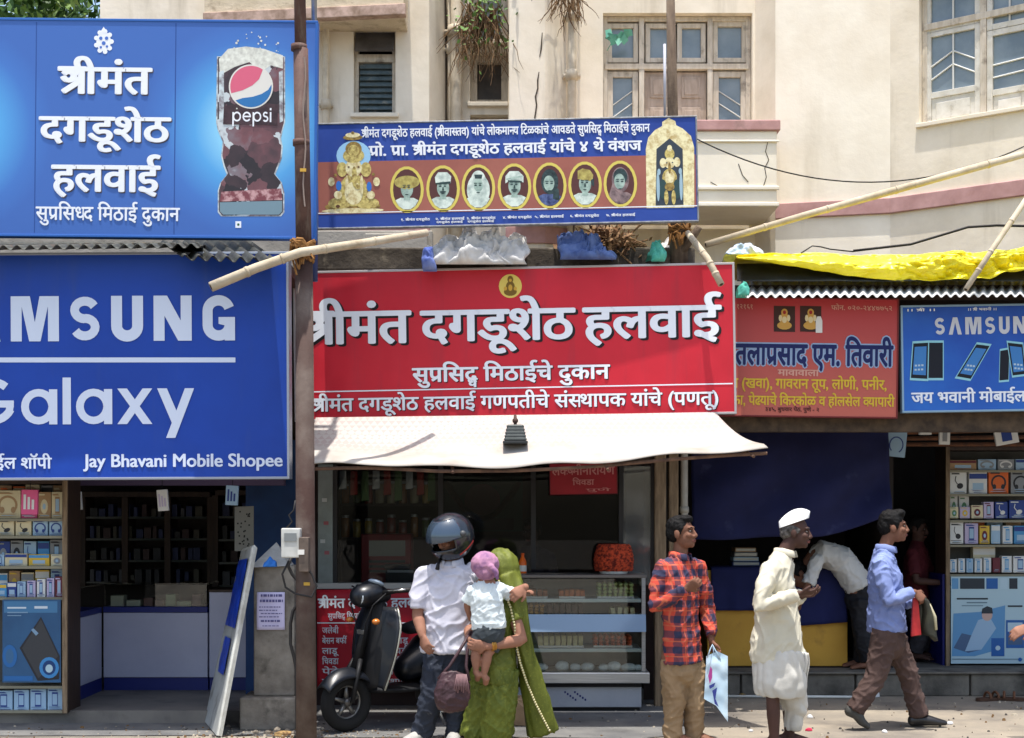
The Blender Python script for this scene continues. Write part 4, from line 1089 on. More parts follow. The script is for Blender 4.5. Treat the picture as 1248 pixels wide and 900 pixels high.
ORD = ['first', 'second', 'third', 'fourth', 'fifth', 'sixth', 'seventh', 'eighth', 'ninth', 'tenth', 'eleventh', 'twelfth']
WHAT = {'phone': 'phone box', 'ring': 'headphone box', 'plug': 'charger box', 'band': 'accessory box', 'dot': 'speaker box', '': 'plain box'}
def rowpack(Y, yb, items, where, group):
    for i, (x0, x1, yt, col, motif, acc) in enumerate(items):
        lab = '%s %s, %s from the left on the %s' % (col, WHAT[motif], ORD[i], where)
        pack(lab, x0, x1, yt, yb, Y, col, motif, acc, group)
def cabinet(name, label, px0, px1, Y, pyt, pyb, shelf_ys, depth, side=None):
    x0, x1, z0, z1 = X(px0, Y), X(px1, Y), Z(pyb, Y), Z(pyt, Y)
    q = thing(name, label, 'cabinet', ((x0 + x1) / 2, Y, z0))
    mb = MB(); mb.box(x0, x1, Y + depth, Y + depth + .02, z0, z1); mb.build('back_panel', M('cab_back', (96, 96, 92), .7, (80, 80, 78), 5), q)
    for a in ((x0 - .03, x0), (x1, x1 + .03)):
        mb = MB(); mb.box(a[0], a[1], Y - .01, Y + depth + .02, z0, z1); mb.build('side_panel', side or brownw, q, bevel=.003)
        mb = MB(); mb.box(a[0] - .004, a[1] + .004, Y - .035, Y - .012, z0, z1); mb.build('front_post', oldwood, q, bevel=.003)
    for y in shelf_ys:
        z = Z(y, Y); mb = MB(); mb.box(x0, x1, Y + .004, Y + depth - .002, z - .022, z - .002); mb.build('shelf_board', M('shelf_edge', (134, 130, 112), .5), q)
    mb = MB(); mb.box(x0, x1, Y, Y + depth, z1 - .03, z1); mb.build('top_board', brownw, q)
    return q
# left cabinet
YL = 10.95
cabinet('display_cabinet', 'tall display cabinet of phone accessories at the left edge of the mobile shop', -70, 78, YL, 585, 869, (632, 653, 690, 728, 836, 866), .3)
gl_ = 'accessory boxes in the left cabinet'
W = 'top shelf of the left cabinet'
rowpack(YL + .05, 632, [(-6, 25, 598, 'cream', 'ring', 'tan'), (26, 45, 597, 'pink', 'band', 'white'), (46, 62, 600, 'tan', 'dot', 'cream'), (63, 77, 600, 'cream', 'phone', 'tan')], W, gl_)
rowpack(YL + .05, 653, [(-4, 17, 634, 'cream', 'plug', 'black'), (19, 38, 634, 'cream', 'plug', 'black'), (40, 58, 634, 'pale blue', 'ring', 'navy blue'), (60, 77, 634, 'pale blue', 'ring', 'navy blue')], 'second shelf of the left cabinet', gl_)
rowpack(YL + .05, 690, [(-5, 5, 676, 'pale blue', 'phone', 'navy blue'), (6, 33, 675, 'cream', 'band', 'navy blue'), (35, 60, 676, 'yellow', 'band', 'sky blue'), (62, 77, 676, 'cream', 'dot', 'grey')], 'third shelf of the left cabinet', gl_)
rowpack(YL + .16, 690, [(-4, 12, 660, 'navy blue', 'dot', 'grey'), (13, 28, 659, 'grey', 'dot', 'black'), (29, 44, 660, 'pale blue', 'plug', 'navy blue'), (46, 60, 660, 'sky blue', 'band', 'navy blue'), (61, 77, 658, 'grey', 'phone', 'black')], 'back of left cabinet third shelf', gl_)
rowpack(YL + .05, 728, [(-3, 8, 712, 'sky blue', 'band', 'yellow'), (9, 20, 710, 'navy blue', 'band', 'white'), (21, 31, 709, 'pale blue', 'phone', 'navy blue'), (33, 43, 708, 'lilac', 'phone', 'navy blue'), (45, 55, 706, 'white', 'phone', 'navy blue'), (57, 66, 705, 'lilac', 'phone', 'navy blue'), (67, 77, 703, 'maroon', 'phone', 'lilac')], 'fourth shelf of the left cabinet', gl_)
rowpack(YL + .16, 728, [(-2, 9, 699, 'white', 'band', 'sky blue'), (11, 24, 696, 'tan', 'dot', 'yellow'), (26, 41, 698, 'cream', 'band', 'grey'), (43, 60, 695, 'yellow', 'band', 'white'), (62, 77, 694, 'pale blue', 'phone', 'navy blue')], 'back of left cabinet fourth shelf', gl_)
rowpack(YL + .16, 632, [(0, 14, 592, 'tan', 'dot', 'orange'), (16, 30, 593, 'orange', 'band', 'cream'), (31, 48, 591, 'cream', 'plug', 'tan'), (50, 64, 592, 'grey', 'band', 'black'), (65, 77, 592, 'tan', 'phone', 'cream')], 'back of left cabinet top shelf', gl_)
rowpack(YL + .05, 866, [(-6, 15, 842, 'pale blue', 'phone', 'navy blue'), (17, 35, 841, 'pale blue', 'phone', 'navy blue'), (37, 56, 840, 'pale blue', 'phone', 'navy blue'), (58, 76, 839, 'pale blue', 'phone', 'navy blue')], 'bottom shelf of the left cabinet', gl_)
def poster(name, label, a, b, Y, base, shapes, w0=.006):
    fr = Fr(P(a[0], b[1], Y), (1, 0, 0), (0, 0, 1))
    q = thing(name, label, 'poster', P((a[0] + b[0]) / 2, b[1], Y))
    mb = MB(); mb.pbox(fr, a, b, -.004, 0); mb.build('sheet', base, q)
    mb = MB(); mats, idx = [], {}
    for k, (pts, m) in enumerate(shapes):
        if m.name not in idx: idx[m.name] = len(mats); mats.append(m)
        mb.poly(fr, pxpoly(fr, pts), .001 + k * .0002, idx[m.name])
    mb.build('print', mats, q)
    return q
def pc(c, r, n=16): return [(c[0] + r[0] * math.cos(-R(360 * i / n)), c[1] + r[1] * math.sin(-R(360 * i / n)) * -1 * -1) for i in range(n)]
def rc(x0, y0, x1, y1): return [(x0, y1), (x1, y1), (x1, y0), (x0, y0)]
fl = lambda n, c: flat('poster_' + n, c, .45)
poster('phone_poster', 'blue phone poster with a tilted dark handset on the left display cabinet', (3, 731), (74, 832), YL - .03, M('poster_blue', (52, 98, 138), .4, (40, 78, 116), 1.5), [
    (rc(5, 733, 70, 747), fl('blue2', (66, 116, 156))), (rc(9, 740, 32, 742), fl('white', (196, 206, 214))), (rc(42, 739, 58, 742), fl('white', (196, 206, 214))), (rc(9, 746, 34, 747.4), fl('mist', (120, 150, 176))), (rc(9, 750, 26, 751), fl('mist', (120, 150, 176))),
    ([(50, 752), (24, 790), (46, 830), (72, 828), (73, 800)], fl('black', (38, 40, 46))), ([(50, 755), (27, 790), (47, 827), (71, 800)], fl('slate', (58, 60, 64))), ([(44, 775), (38, 768), (41, 766), (47, 772)], fl('mist', (120, 150, 176))),
    (pc((60, 814), (12, 13)), fl('cyan', (60, 130, 186))), (pc((60, 814), (8, 9)), fl('deep', (24, 60, 110))), (pc((60, 815), (4.5, 5)), fl('pale', (170, 196, 206))), (pc((12, 800), (9, 14)), fl('cyan2', (40, 100, 160))), (pc((12, 800), (5, 9)), fl('blue3', (56, 100, 140))), (rc(5, 824, 40, 830), fl('cyan2', (40, 100, 160)))])
# hanging packs under the sign
def hung_pack(label, px, pyt, w, h, Y, col, motif, acc, tilt=0.0, up=.12, group='packs hanging under the shop signs'):
    q = thing('hanging_pack', label, 'pack', P(px, pyt + h, Y), group)
    mb = MB(); ww, hh = w * Y / F, h * Y / F
    c = P(px, pyt, Y); ex = Vector((math.cos(tilt), 0, math.sin(tilt))); ey = Vector((-math.sin(tilt), 0, math.cos(tilt)))
    fr = Fr(c - ex * ww / 2 - ey * hh, ex, ey)
    mb.fbox(fr, 0, ww, 0, hh, -.03, 0, 0)
    if motif == 'ring':
        v, f = ribbon(ellp((ww * .5, hh * .45), (ww * .34, hh * .3), 16, -60, 230), ww * .06); mb.add([fr.pt(a, b, .002) for a, b in v], f, 1)
    elif motif == 'phone':
        mb.poly(fr, [(ww * .28, hh * .15), (ww * .72, hh * .15), (ww * .72, hh * .85), (ww * .28, hh * .85)], .002, 1)
    else:
        for k in range(3): mb.poly(fr, [(ww * (.15 + .25 * k), hh * .2), (ww * (.3 + .25 * k), hh * .2), (ww * (.3 + .25 * k), hh * (.8 - .1 * k)), (ww * (.15 + .25 * k), hh * (.8 - .1 * k))], .002, 1)
    mb.build('carton', [pmat(col), pmat(acc)], q, bevel=.003)
    mb = MB(); mb.tube([fr.pt(ww / 2, hh, -.015), fr.pt(ww / 2, hh, -.015) + Vector((0, .01, up))], .003, 4); mb.build('string', black, q)
hung_pack('white phone pack hanging beside the left cabinet post', 89, 600, 19, 22, 11.3, 'white', 'phone', 'grey', .06)
hung_pack('narrow white pack hanging in the middle of the dark mobile shop front', 197, 597, 13, 26, 11.3, 'white', 'bars', 'lilac', .08)
hung_pack('pale blue pack hanging near the blue panel of the mobile shop', 283, 592, 15, 24, 11.3, 'pale blue', 'bars', 'navy blue', -.05)
hung_pack('pink pack hanging in front of the left cabinet', 36, 597, 20, 30, 10.7, 'pink', 'bars', 'white', -.02)
hung_pack('large pale blue pack with a cable picture hanging beside the dark tarpaulin', 1094, 525, 24, 32, 12.6, 'pale blue', 'ring', 'navy blue', -.1)
hung_pack('white and pink phone pack hanging below the right blue sign', 1128, 506, 15, 24, 12.2, 'white', 'phone', 'black', 0)
hung_pack('small white pack hanging left of the right display cabinet', 1152, 517, 13, 25, 12.2, 'white', 'phone', 'grey', -.03)
hung_pack('tilted white and blue pack hanging over the right display cabinet', 1224, 516, 28, 26, 12.2, 'white', 'phone', 'navy blue', .18)
fr = Fr(P(286, 672, 11.6), (1, 0, .04), (0, 0, 1))
mb = MB(); mb.pbox(fr, (286, 672), (307, 618), -.01, 0)
rnd = random.Random(4)
for k in range(26):
    u, v = rnd.uniform(.015, .12), rnd.uniform(.02, .33); mb.poly(fr, [(u, v), (u + .012, v), (u + .012, v + .012), (u, v + .012)], .001 + k * .0001, 1)
tag(mb.build('stencil_board', [M('board_grey', (112, 112, 106), .6), black]), 'grey speckled stencil board hanging above the leaning blue board', 'board')

# ---- sweet shop
t = thing('sweet_shop', 'dark sweet shop with wide glass window behind the scooter and people', 'shop', (-.2, 13, 0))
YS = 12.02
zs0 = Z(718, YS)
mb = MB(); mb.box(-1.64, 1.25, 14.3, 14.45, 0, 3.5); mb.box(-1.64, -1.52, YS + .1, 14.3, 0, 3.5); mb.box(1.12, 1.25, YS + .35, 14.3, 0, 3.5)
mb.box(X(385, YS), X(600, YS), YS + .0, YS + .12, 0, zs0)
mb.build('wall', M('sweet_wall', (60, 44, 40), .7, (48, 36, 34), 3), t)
mb = MB(); mb.box(-1.66, 1.45, 11.5, 15.15, 3.52, 3.7)
mb.build('roof', concd, t, bevel=.015)
mb = MB(); mb.box(-1.64, 1.25, YS, YS + .12, Z(566, YS), 3.5); mb.build('lintel', brownw, t)
grey = M('grey_aluminium', (128, 136, 134), .4, (112, 118, 116), 6, metal=.3)
win = None
mb = MB()
mb.box(X(388, YS), X(406, YS), YS - .03, YS + .08, zs0 + .03, Z(566, YS)); mb.build('jamb', grey, t, bevel=.004)
mb = MB(); mb.box(X(386, YS), X(612, YS), YS - .06, YS + .1, zs0 + .002, zs0 + .05); mb.build('window_sill', M('pale_rail', (176, 174, 168), .5), t, bevel=.004)
for px in (408, 537, 650, 757, 796):
    mb = MB(); mb.box(X(px - 3, YS), X(px + 3, YS), YS - .01, YS + .04, (zs0 + .05) if px < 620 else 1.13, Z(566, YS)); mb.build('mullion', M('dark_mullion', (40, 38, 38), .5), t, bevel=.003)
for a, b in ((411, 534), (540, 647), (653, 754)):
    mb = MB(); mb.box(X(a, YS), X(b, YS), YS + .01, YS + .015, (zs0 + .05) if a < 600 else 1.13, Z(568, YS)); mb.build('window_glass', smoky, t)
mb = MB(); mb.box(X(760, YS), X(793, YS), YS + .01, YS + .016, 1.0, Z(568, YS)); mb.build('side_glass', glass('sheen_glass', (.6, .62, .62), 0.08, .03, dust=.16), t)  # dust share stands in for the light grey reflection on this pane
# stickers on the jamb
mb = MB()
for k, (a, b) in enumerate(((396, 612), (398, 640), (394, 662), (399, 676))): mb.box(X(a, YS) - .02, X(a, YS) + .02, YS - .034, YS - .031, Z(b, YS), Z(b, YS) + .03, k % 2)
mb.build('sticker', [M('sticker_white', (176, 178, 176), .5), M('sticker_rose', (150, 84, 90), .5)], t)
# inside: service shelf, appliances, picture, bottles
mb = MB(); mb.box(X(410, 12.5), X(650, 12.5), 12.12, 12.75, .95, 1.0)
for x in (X(420, 12.5), X(640, 12.5)): mb.box(x, x + .05, 12.2, 12.7, .12, .95)
tag(mb.build('service_shelf', brownw, bevel=.004), 'dark wooden service shelf inside the sweet shop window', 'shelf')
Yi = 12.35
q = thing('oven', 'red framed countertop oven inside the sweet shop window', 'oven', P(470, 706, Yi))
mb = MB(); mb.box(X(440, Yi), X(501, Yi), Yi, Yi + .3, 1.0, Z(651, Yi)); mb.build('housing', M('oven_red', (140, 26, 34), .4), q, bevel=.01)
mb = MB(); mb.box(X(450, Yi), X(494, Yi), Yi - .012, Yi - .001, Z(678, Yi), Z(659, Yi)); mb.build('screen', M('oven_window', (150, 150, 138), .2), q)
for k in range(3):
    mb = MB(); mb.box(X(450, Yi), X(494, Yi), Yi - .015, Yi - .001, Z(686 + k * 6, Yi), Z(683 + k * 6, Yi)); mb.build('vent_slat', M('oven_dark', (40, 60, 58), .4), q)
Yi = 12.2
q = thing('printer', 'dark bill printer with a pale tray in front of the red oven', 'printer', P(490, 706, Yi))
mb = MB(); mb.box(X(470, Yi), X(506, Yi), Yi, Yi + .1, 1.0, Z(694, Yi)); mb.box(X(468, Yi), X(500, Yi), Yi + .02, Yi + .1, Z(694, Yi), Z(688, Yi)); mb.build('body', M('printer_black', (38, 38, 40), .4), q, bevel=.006)
mb = MB(); mb.box(X(472, Yi), X(504, Yi), Yi - .006, Yi - .001, Z(698, Yi), Z(695, Yi)); mb.build('tray', M('printer_tray', (170, 172, 172), .4), q)
Yi = 14.25
q = thing('framed_picture', 'large dim framed picture with a dark garland at the back of the sweet shop', 'picture', P(590, 650, Yi))
fr = Fr(P(536, 652, Yi), (1, 0, 0), (0, 0, 1))
mb = MB(); mb.pbox(fr, (536, 652), (642, 576), 0, .03); mb.build('frame', brownw, q)
mb = MB(); mb.pbox(fr, (541, 648), (637, 580), .031, .036, 0)
mb.poly(fr, pxpoly(fr, pc((588, 610), (22, 20))[::-1] if False else [(588 + 22 * math.cos(R(a)), 610 - 20 * math.sin(R(a))) for a in range(0, 360, 20)]), .038, 1)
mb.poly(fr, pxpoly(fr, rc(552, 632, 626, 646)), .039, 2)
mb.build('print', [M('pic_green', (44, 64, 50), .4), M('pic_rose', (96, 56, 54), .4), M('pic_dark', (40, 30, 30), .4)], q)
mb = MB(); mb.tube([fr.pt(*fr.uv(543 + 90 * i / 16, 588 + 44 * math.sin(math.pi * i / 16)), .06) for i in range(17)], .03, 8); mb.build('garland', M('garland_dark', (44, 34, 28), .9, (70, 50, 34), 30), q)
def bottle(label, px, pyb, Y, h, r, col, cap):
    q = thing('bottle', label, 'bottle', P(px, pyb, Y), 'bottles on the sweet shop counter')
    c = P(px, pyb, Y)
    mb = MB(); mb.lathe(c, [(r * .9, 0), (r, .01), (r, h * .6), (r * .85, h * .7), (r * .4, h * .85), (r * .36, h * .92)], 16); mb.build('body', col, q, smooth=True)
    mb = MB(); mb.lathe(c, [(r * .42, h * .9), (r * .42, h)], 12); mb.build('cap', cap, q)
    mb = MB(); mb.lathe(c, [(r * 1.02, h * .25), (r * 1.02, h * .5)], 16); mb.build('wrapper', offw, q)
org = M('juice_orange', (226, 100, 20), .3)
bottle('orange juice bottle standing on the sweet shop counter beside the green veil', 637, 704, 11.95, .2, .032, org, M('cap_orange', (220, 90, 20), .4))
bottle('dark soft drink bottle standing left of the orange juice bottle', 624, 704, 12.0, .17, .028, M('cola_dark', (40, 34, 60), .2), flat('cap_white', (190, 190, 190)))

rnd = random.Random(19)
q = thing('jar_shelf', 'added two level shelf of jars to catch light inside the left sweet shop window', 'shelf', (X(470, 12.9), 12.9, .12))  # shelf and jars are added to catch light in the dark interior
for z_ in (1.38, 1.68):
    mb = MB(); mb.box(X(412, 12.9), X(534, 12.9), 12.8, 13.0, z_ - .02, z_); mb.build('shelf_board', brownw, q)
for px in (413, 531):
    mb = MB(); mb.box(X(px, 12.9), X(px + 3, 12.9), 12.82, 12.98, .12, 1.9); mb.build('upright', brownw, q)
JC = (('amber', (150, 96, 40)), ('pale', (190, 180, 150)), ('red', (140, 50, 40)), ('green', (90, 110, 70)), ('yellow', (180, 150, 60)))
for lv, z_ in (('lower', 1.381), ('upper', 1.681)):
    for i in range(8):
        nm, c_ = JC[rnd.randrange(5)]; px = 421 + i * 14; h_ = rnd.uniform(.15, .21); r_ = rnd.uniform(.034, .042)
        j = thing('jar', 'added %s jar, %s from the left on the %s jar shelf level' % (nm, ORD[i], lv), 'jar', (X(px, 12.88), 12.88, z_), 'jars added inside the sweet shop to catch light')
        c = Vector((X(px, 12.88), 12.88, z_))
        mb = MB(); mb.lathe(c, [(r_ * .95, 0), (r_, .01), (r_, h_ * .8), (r_ * .8, h_ * .9)], 12); mb.build('glass_body', M('jar_' + nm, c_, .15, spec=.7), j, smooth=True)
        mb = MB(); mb.lathe(c, [(r_ * .86, h_ * .88), (r_ * .86, h_)], 12); mb.build('lid', steel, j)
for i in range(9):  # added packets, bright bits for the dark top of the window
    px = 418 + i * 13.5; h_ = .16 + .05 * (i % 3)
    mb = MB(); w_ = .032; zt = Z(574, 12.4); x_ = X(px, 12.4)
    mb.hexa([(x_ - w_, 12.38, zt - h_), (x_ + w_, 12.39, zt - h_ + .01), (x_ + w_, 12.42, zt - h_), (x_ - w_, 12.41, zt - h_), (x_ - w_ * .9, 12.39, zt), (x_ + w_ * .9, 12.39, zt), (x_ + w_ * .9, 12.40, zt), (x_ - w_ * .9, 12.40, zt)])
    mb.tube([(x_, 12.395, zt), (x_, 12.395, zt + .12)], .003, 4)
    tag(mb.build('added_snack_packet', M(('foil_silver', 'foil_red', 'foil_green')[i % 3], ((180, 182, 184), (150, 50, 44), (86, 110, 70))[i % 3], .25, metal=.5), bevel=.003), 'added %s snack packet hanging in the sweet shop, %s from the left' % (('silver', 'red', 'green')[i % 3], ORD[i]), 'packet', 'packets added inside the sweet shop to catch light')
for i in range(3):
    c = Vector((X(583 + i * 10, 12.3), 12.3, 1.0)); j = None
    mb = MB(); mb.lathe(c, [(.025, 0), (.034, .07), (.034, .075), (.028, .07), (.02, .01)], 14); mb.box(c.x - .05, c.x + .05, c.y - .03, c.y + .03, c.z - .0005, c.z + .0008)
    mb = MB(); c.z = 1.001; mb.lathe(c, [(.025, 0), (.036, .075)], 14); tag(mb.build('steel_cup', steel, smooth=True), 'small steel cup on the service shelf, %s from the left' % ORD[i], 'cup', 'steel cups on the service shelf')
# ---- sweets display case
Ya, Yd = 11.62, 12.14
x0, x1 = X(600, Ya), X(787, Ya)
t = thing('display_case', 'steel and glass sweets display case full of trays beside the couple', 'display case', ((x0 + x1) / 2, Ya, 0))
mb = MB(); mb.box(x0 + .02, x1 - .03, Ya + .05, Yd, .035, Z(838, Ya)); mb.build('base_panel', M('case_base', (166, 172, 182), .35, (150, 156, 168), 3, metal=.3), t, bevel=.006)
mb = MB(); mb.box(x0 + .03, x1 - .04, Ya + .08, Yd, .0, .034); mb.build('plinth', black, t)
mb = MB(); mb.box(x0 - .02, x1 + .03, Ya - .02, Yd, Z(833, Ya), Z(820, Ya)); mb.build('steel_rail', steel, t, bevel=.006)
mb = MB(); mb.box(x0, x1 - .03, Ya + .02, Yd, Z(838, Ya) + .001, Z(833, Ya) - .001); mb.build('shadow_gap', black, t)
mb = MB(); mb.box(x0, x1, Yd - .02, Yd, Z(819, Ya), Z(706, Ya)); mb.build('back_panel', M('case_back', (128, 128, 124), .5, (108, 108, 104), 4), t)
for a in (x0, x1 - .03):
    mb = MB(); mb.box(a, a + .03, Ya + .02, Ya + .05, Z(819, Ya), Z(705, Ya)); mb.build('corner_post', steel, t)
mb = MB(); mb.box(x0 - .01, x1 + .01, Ya + .02, Yd, Z(705, Ya) + .001, Z(701, Ya)); mb.build('top', M('case_top', (110, 104, 100), .4, metal=.4), t, bevel=.004)
for k, (y, dep) in enumerate(((735, .0), (796, .0), (757, .12))):
    mb = MB(); mb.box(x0 + .03, x1 - .03, Ya + .06 + dep, Yd - .03, Z(y, Ya), Z(y - 4.5, Ya)); mb.build('shelf_board', M('case_shelf', (180, 190, 190), .3, metal=.2), t, bevel=.003)
mb = MB(); mb.box(x0 + .03, x1 - .031, Ya + .02, Ya + .025, Z(819, Ya), Z(770, Ya)); mb.box(x0 + .03, x1 - .031, Ya + .024, Ya + .03, Z(748, Ya), Z(706, Ya)); mb.build('front_glass', clear, t)
p = [(x0 + .01, Ya - .03, Z(770, Ya)), (x1 + .0, Ya - .03, Z(770, Ya)), (x1, Ya + .015, Z(770, Ya)), (x0 + .01, Ya + .015, Z(770, Ya)), (x0 + .01, Ya + .0, Z(749, Ya)), (x1, Ya + .0, Z(749, Ya)), (x1, Ya + .015, Z(749, Ya)), (x0 + .01, Ya + .015, Z(749, Ya))]
mb = MB(); mb.hexa(p); mb.build('glass_band', M('band_glass', (136, 160, 186), .12, spec=.8), t)  # pale blue reflection on the slanted glass is painted as its colour
mb = MB(); mb.box(x1 - .006, x1 - .001, Ya + .05, Yd - .02, Z(819, Ya), Z(706, Ya)); mb.build('side_glass', clear, t)
mb = MB()
for a, b in ((700, 846), (688, 846)):
    for k in range(5): mb.box(X(a + k * 3.2, Ya), X(a + 2 + k * 3.2, Ya), Ya + .046, Ya + .049, Z(b + k * 2.3, Ya), Z(b - 2.5 + k * 2.3, Ya))
mb.build('blue_decal', navyt, t)
rnd = random.Random(5)
def tray(label, px0, px1, py, col, shape, hgt, rows, dep=.1):
    xa, xb = X(px0, Ya), X(px1, Ya); z = Z(py, Ya) + .001
    q = thing('sweets_tray', label, 'tray', ((xa + xb) / 2, Ya + dep, z), 'trays of sweets in the glass case')
    rows += 1
    if shape == 'ball': rows += 1
    mb = MB(); mb.box(xa, xb, Ya + dep, Ya + dep + .26, z, z + .008); mb.box(xa, xb, Ya + dep - .004, Ya + dep, z, z + .016); mb.build('dish', steel, q)
    mb = MB(); r = .0195
    nx = max(3, int((xb - xa) / (r * 2.15)))
    for i in range(nx):
        for j in range(5):
            for l in range(rows):
                cx = xa + r + (xb - xa - 2 * r) * i / (nx - 1) + rnd.uniform(-.003, .003); cy = Ya + dep + .03 + j * .05; cz = z + .009 + r * .8 + l * r * 1.5 - abs(i / (nx - 1) - .5) * .012
                if shape == 'ball': mb.ell((cx, cy, cz), (r, r * 1.3, r * .85), 0, 7, 5)
                else: mb.box(cx - r * .9, cx + r * .9, cy - .02, cy + .02, cz - r * .8, cz + r * .7)
    o = mb.build('sweets', col, q, smooth=(shape == 'ball')); o['kind'] = 'stuff'
sw = lambda n, a, b: M('sweet_' + n, a, .55, b, 40)
tray('tray of reddish brown sweet squares on the top shelf behind the veil', 634, 668, 730.5, sw('brown', (150, 84, 50), (120, 64, 40)), 'box', .02, 1)
tray('tray of orange brown sweets in the middle of the top shelf', 682, 714, 730.5, sw('orange', (190, 96, 44), (160, 76, 36)), 'box', .02, 1)
tray('tray of pale green sweet balls at the right of the top shelf', 729, 774, 730.5, sw('green', (170, 176, 116), (140, 150, 92)), 'ball', .02, 2)
tray('tray of dark brown sweets on the recessed middle shelf', 668, 712, 752.5, sw('dark', (84, 56, 44), (66, 44, 36)), 'box', .02, 2, .14)
tray('tray of yellow fried sweets at the left of the middle shelf', 632, 664, 752.5, sw('yellow', (190, 140, 60), (160, 110, 50)), 'ball', .02, 1, .14)
tray('tray of cream squares at the right of the middle shelf', 746, 776, 752.5, sw('cream', (206, 196, 150), (186, 172, 130)), 'box', .02, 1, .14)
tray('tray of creamy yellow sweet squares on the lower shelf', 656, 712, 791, sw('milk', (200, 188, 140), (180, 166, 116)), 'box', .02, 2)
tray('tray of orange red sweet balls on the lower shelf', 724, 772, 791, sw('redball', (196, 90, 56), (170, 74, 46)), 'ball', .02, 1)
for i, (px, r, hh) in enumerate(((660, 9, .06), (686, 9, .08), (702, 7, .06), (717, 9, .065), (737, 7, .055), (750, 9, .075), (768, 10, .06), (779, 6, .05))):
    mb = MB(); c = P(px, 820, Ya) + Vector((0, .14, .001)); rr = r * Ya / F
    mb.ell(c + Vector((0, 0, hh * .45)), (rr, rr * .9, hh * .55), 0, 14, 9)
    me = mb
    for v in me.v: v.z = max(v.z, c.z)
    tag(mb.build('sweet_dome', M('milk_white', (214, 218, 214), .5, (196, 200, 198), 40), smooth=True), 'white milk sweet dome, %s from the left along the bottom of the glass case' % ORD[i], 'sweet', 'white domed sweets')
# woven orange basket on the case
mb = MB(); c = P(748, 703.5, Ya + .25) ; c.z = Z(701, Ya) + .002
bk = thing('woven_basket', 'orange red woven basket standing on the right end of the sweets display case', 'basket', c)
n = 48; rings = []
for k in range(13):
    f = k / 12; r = .148 + .02 * math.sin(f * 3.1) - .025 * f
    rings.append([c + Vector(((r + .011 * math.sin(j * 12 * math.pi / n * 2 + (k % 2) * math.pi)) * math.cos(2 * math.pi * j / n), (r + .011 * math.sin(j * 12 * math.pi / n * 2 + (k % 2) * math.pi)) * .8 * math.sin(2 * math.pi * j / n), .02 + f * .22)) for j in range(n)])
mb.loft(rings); mb.build('body', M('woven_orange', (200, 74, 40), .8, (96, 28, 18), 38, bump=1, bscale=45, lo=.42, hi=.6), bk, smooth=True)
mb = MB(); mb.lathe(c, [(.11, 0), (.12, .02)], 20); mb.build('foot', offw, bk)

# posts between the sweet shop and the stall
for lab, a, b, Y, m, zb in (('weathered wooden post at the right side of the sweet shop window', 798, 812, 11.95, oldwood, 0), ('darker split wooden post beside the pale pipe', 815, 827, 12.05, oldwood, 0)):
    mb = MB(); x0_, x1_ = X(a, Y), X(b, Y)
    mb.box(x0_, x1_, Y, Y + .1, zb, 3.45)
    tag(mb.build('wooden_post', m, bevel=.01), lab, 'post', 'wooden posts between the shops')
mb = MB(); x = X(834, 12.1); mb.tube([(x, 12.1, 0), (x, 12.1, 3.4)], .03, 12)
for z in (.5, 1.6, 2.6): mb.tube([(x, 12.1, z), (x, 12.1, z + .05)], .038, 12)
tag(mb.build('drain_pipe', M('pvc_pipe', (176, 172, 164), .5, (150, 146, 136), 5), smooth=True), 'pale plastic drain pipe between the wooden posts and the dark tarpaulin', 'pipe')

# ---- stall with the dark blue tarpaulin
t = thing('market_stall', 'dark stall behind the navy tarpaulin between the sweet shop and the phone cabinet', 'stall', (2.4, 13.6, .19))
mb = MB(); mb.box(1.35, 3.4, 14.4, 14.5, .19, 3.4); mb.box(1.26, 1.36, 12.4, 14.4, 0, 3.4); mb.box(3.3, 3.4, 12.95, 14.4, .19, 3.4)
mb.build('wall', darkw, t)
mb = MB(); mb.box(1.46, 6.2, 11.62, 15.2, 3.3, 3.42); mb.build('roof', brownw, t)
mb = MB(); mb.box(1.4, 6.2, 11.62, 11.75, Z(527, 11.7), Z(503, 11.7)); mb.build('beam', M('old_beam', (92, 76, 60), .9, (60, 50, 42), 9, bump=.5, bscale=30), t)
Yt = 12.45
def tarp(a, b):
    x = X(842 + a * 240, Yt); zt = Z(518, Yt); bot = 657 - 3 * a - 26 * max(0, (a - .55) / .45) ** 1.6 + 1.5 * math.sin(a * 11)
    z = zt + (Z(bot, Yt) - zt) * b
    sag = .05 * math.sin(a * 3.14) * math.sin(b * 3.14)
    y = Yt - .03 - .06 * b + .03 * math.sin(a * 14 + b * 3) * (.3 + b) + .02 * noise.noise(Vector((a * 6, b * 5, 1))) - sag - .03 * math.sin((a + b) * 11) * b
    return Vector((x, y, z))
mb = MB(); mb.grid(tarp, 60, 36)
tag(mb.build('navy_tarpaulin', M('navy_cloth', (22, 25, 60), .85, (28, 32, 72), 3, bump=.2, bscale=160, dirt=(60, 64, 96), dscale=5, dlo=.62, dhi=.85), smooth=True, solid=.006), 'large navy blue tarpaulin hanging across the stall above the men', 'tarpaulin')
Yk = 13.05
q = thing('stall_counter', 'mustard yellow stall counter half covered with navy cloth behind the old man', 'counter', (X(950, Yk), Yk, .19))
mb = MB(); mb.box(X(862, Yk), X(1033, Yk), Yk, Yk + .5, .22, Z(695, Yk)); mb.build('front_panel', M('mustard_board', (206, 158, 62), .6, (190, 142, 52), 2, dirt=(140, 100, 50), dscale=3, dlo=.6, dhi=.8), q, bevel=.006)
mb = MB(); mb.box(X(860, Yk), X(1035, Yk), Yk + .01, Yk + .5, .19, .218); mb.build('plinth', black, q)
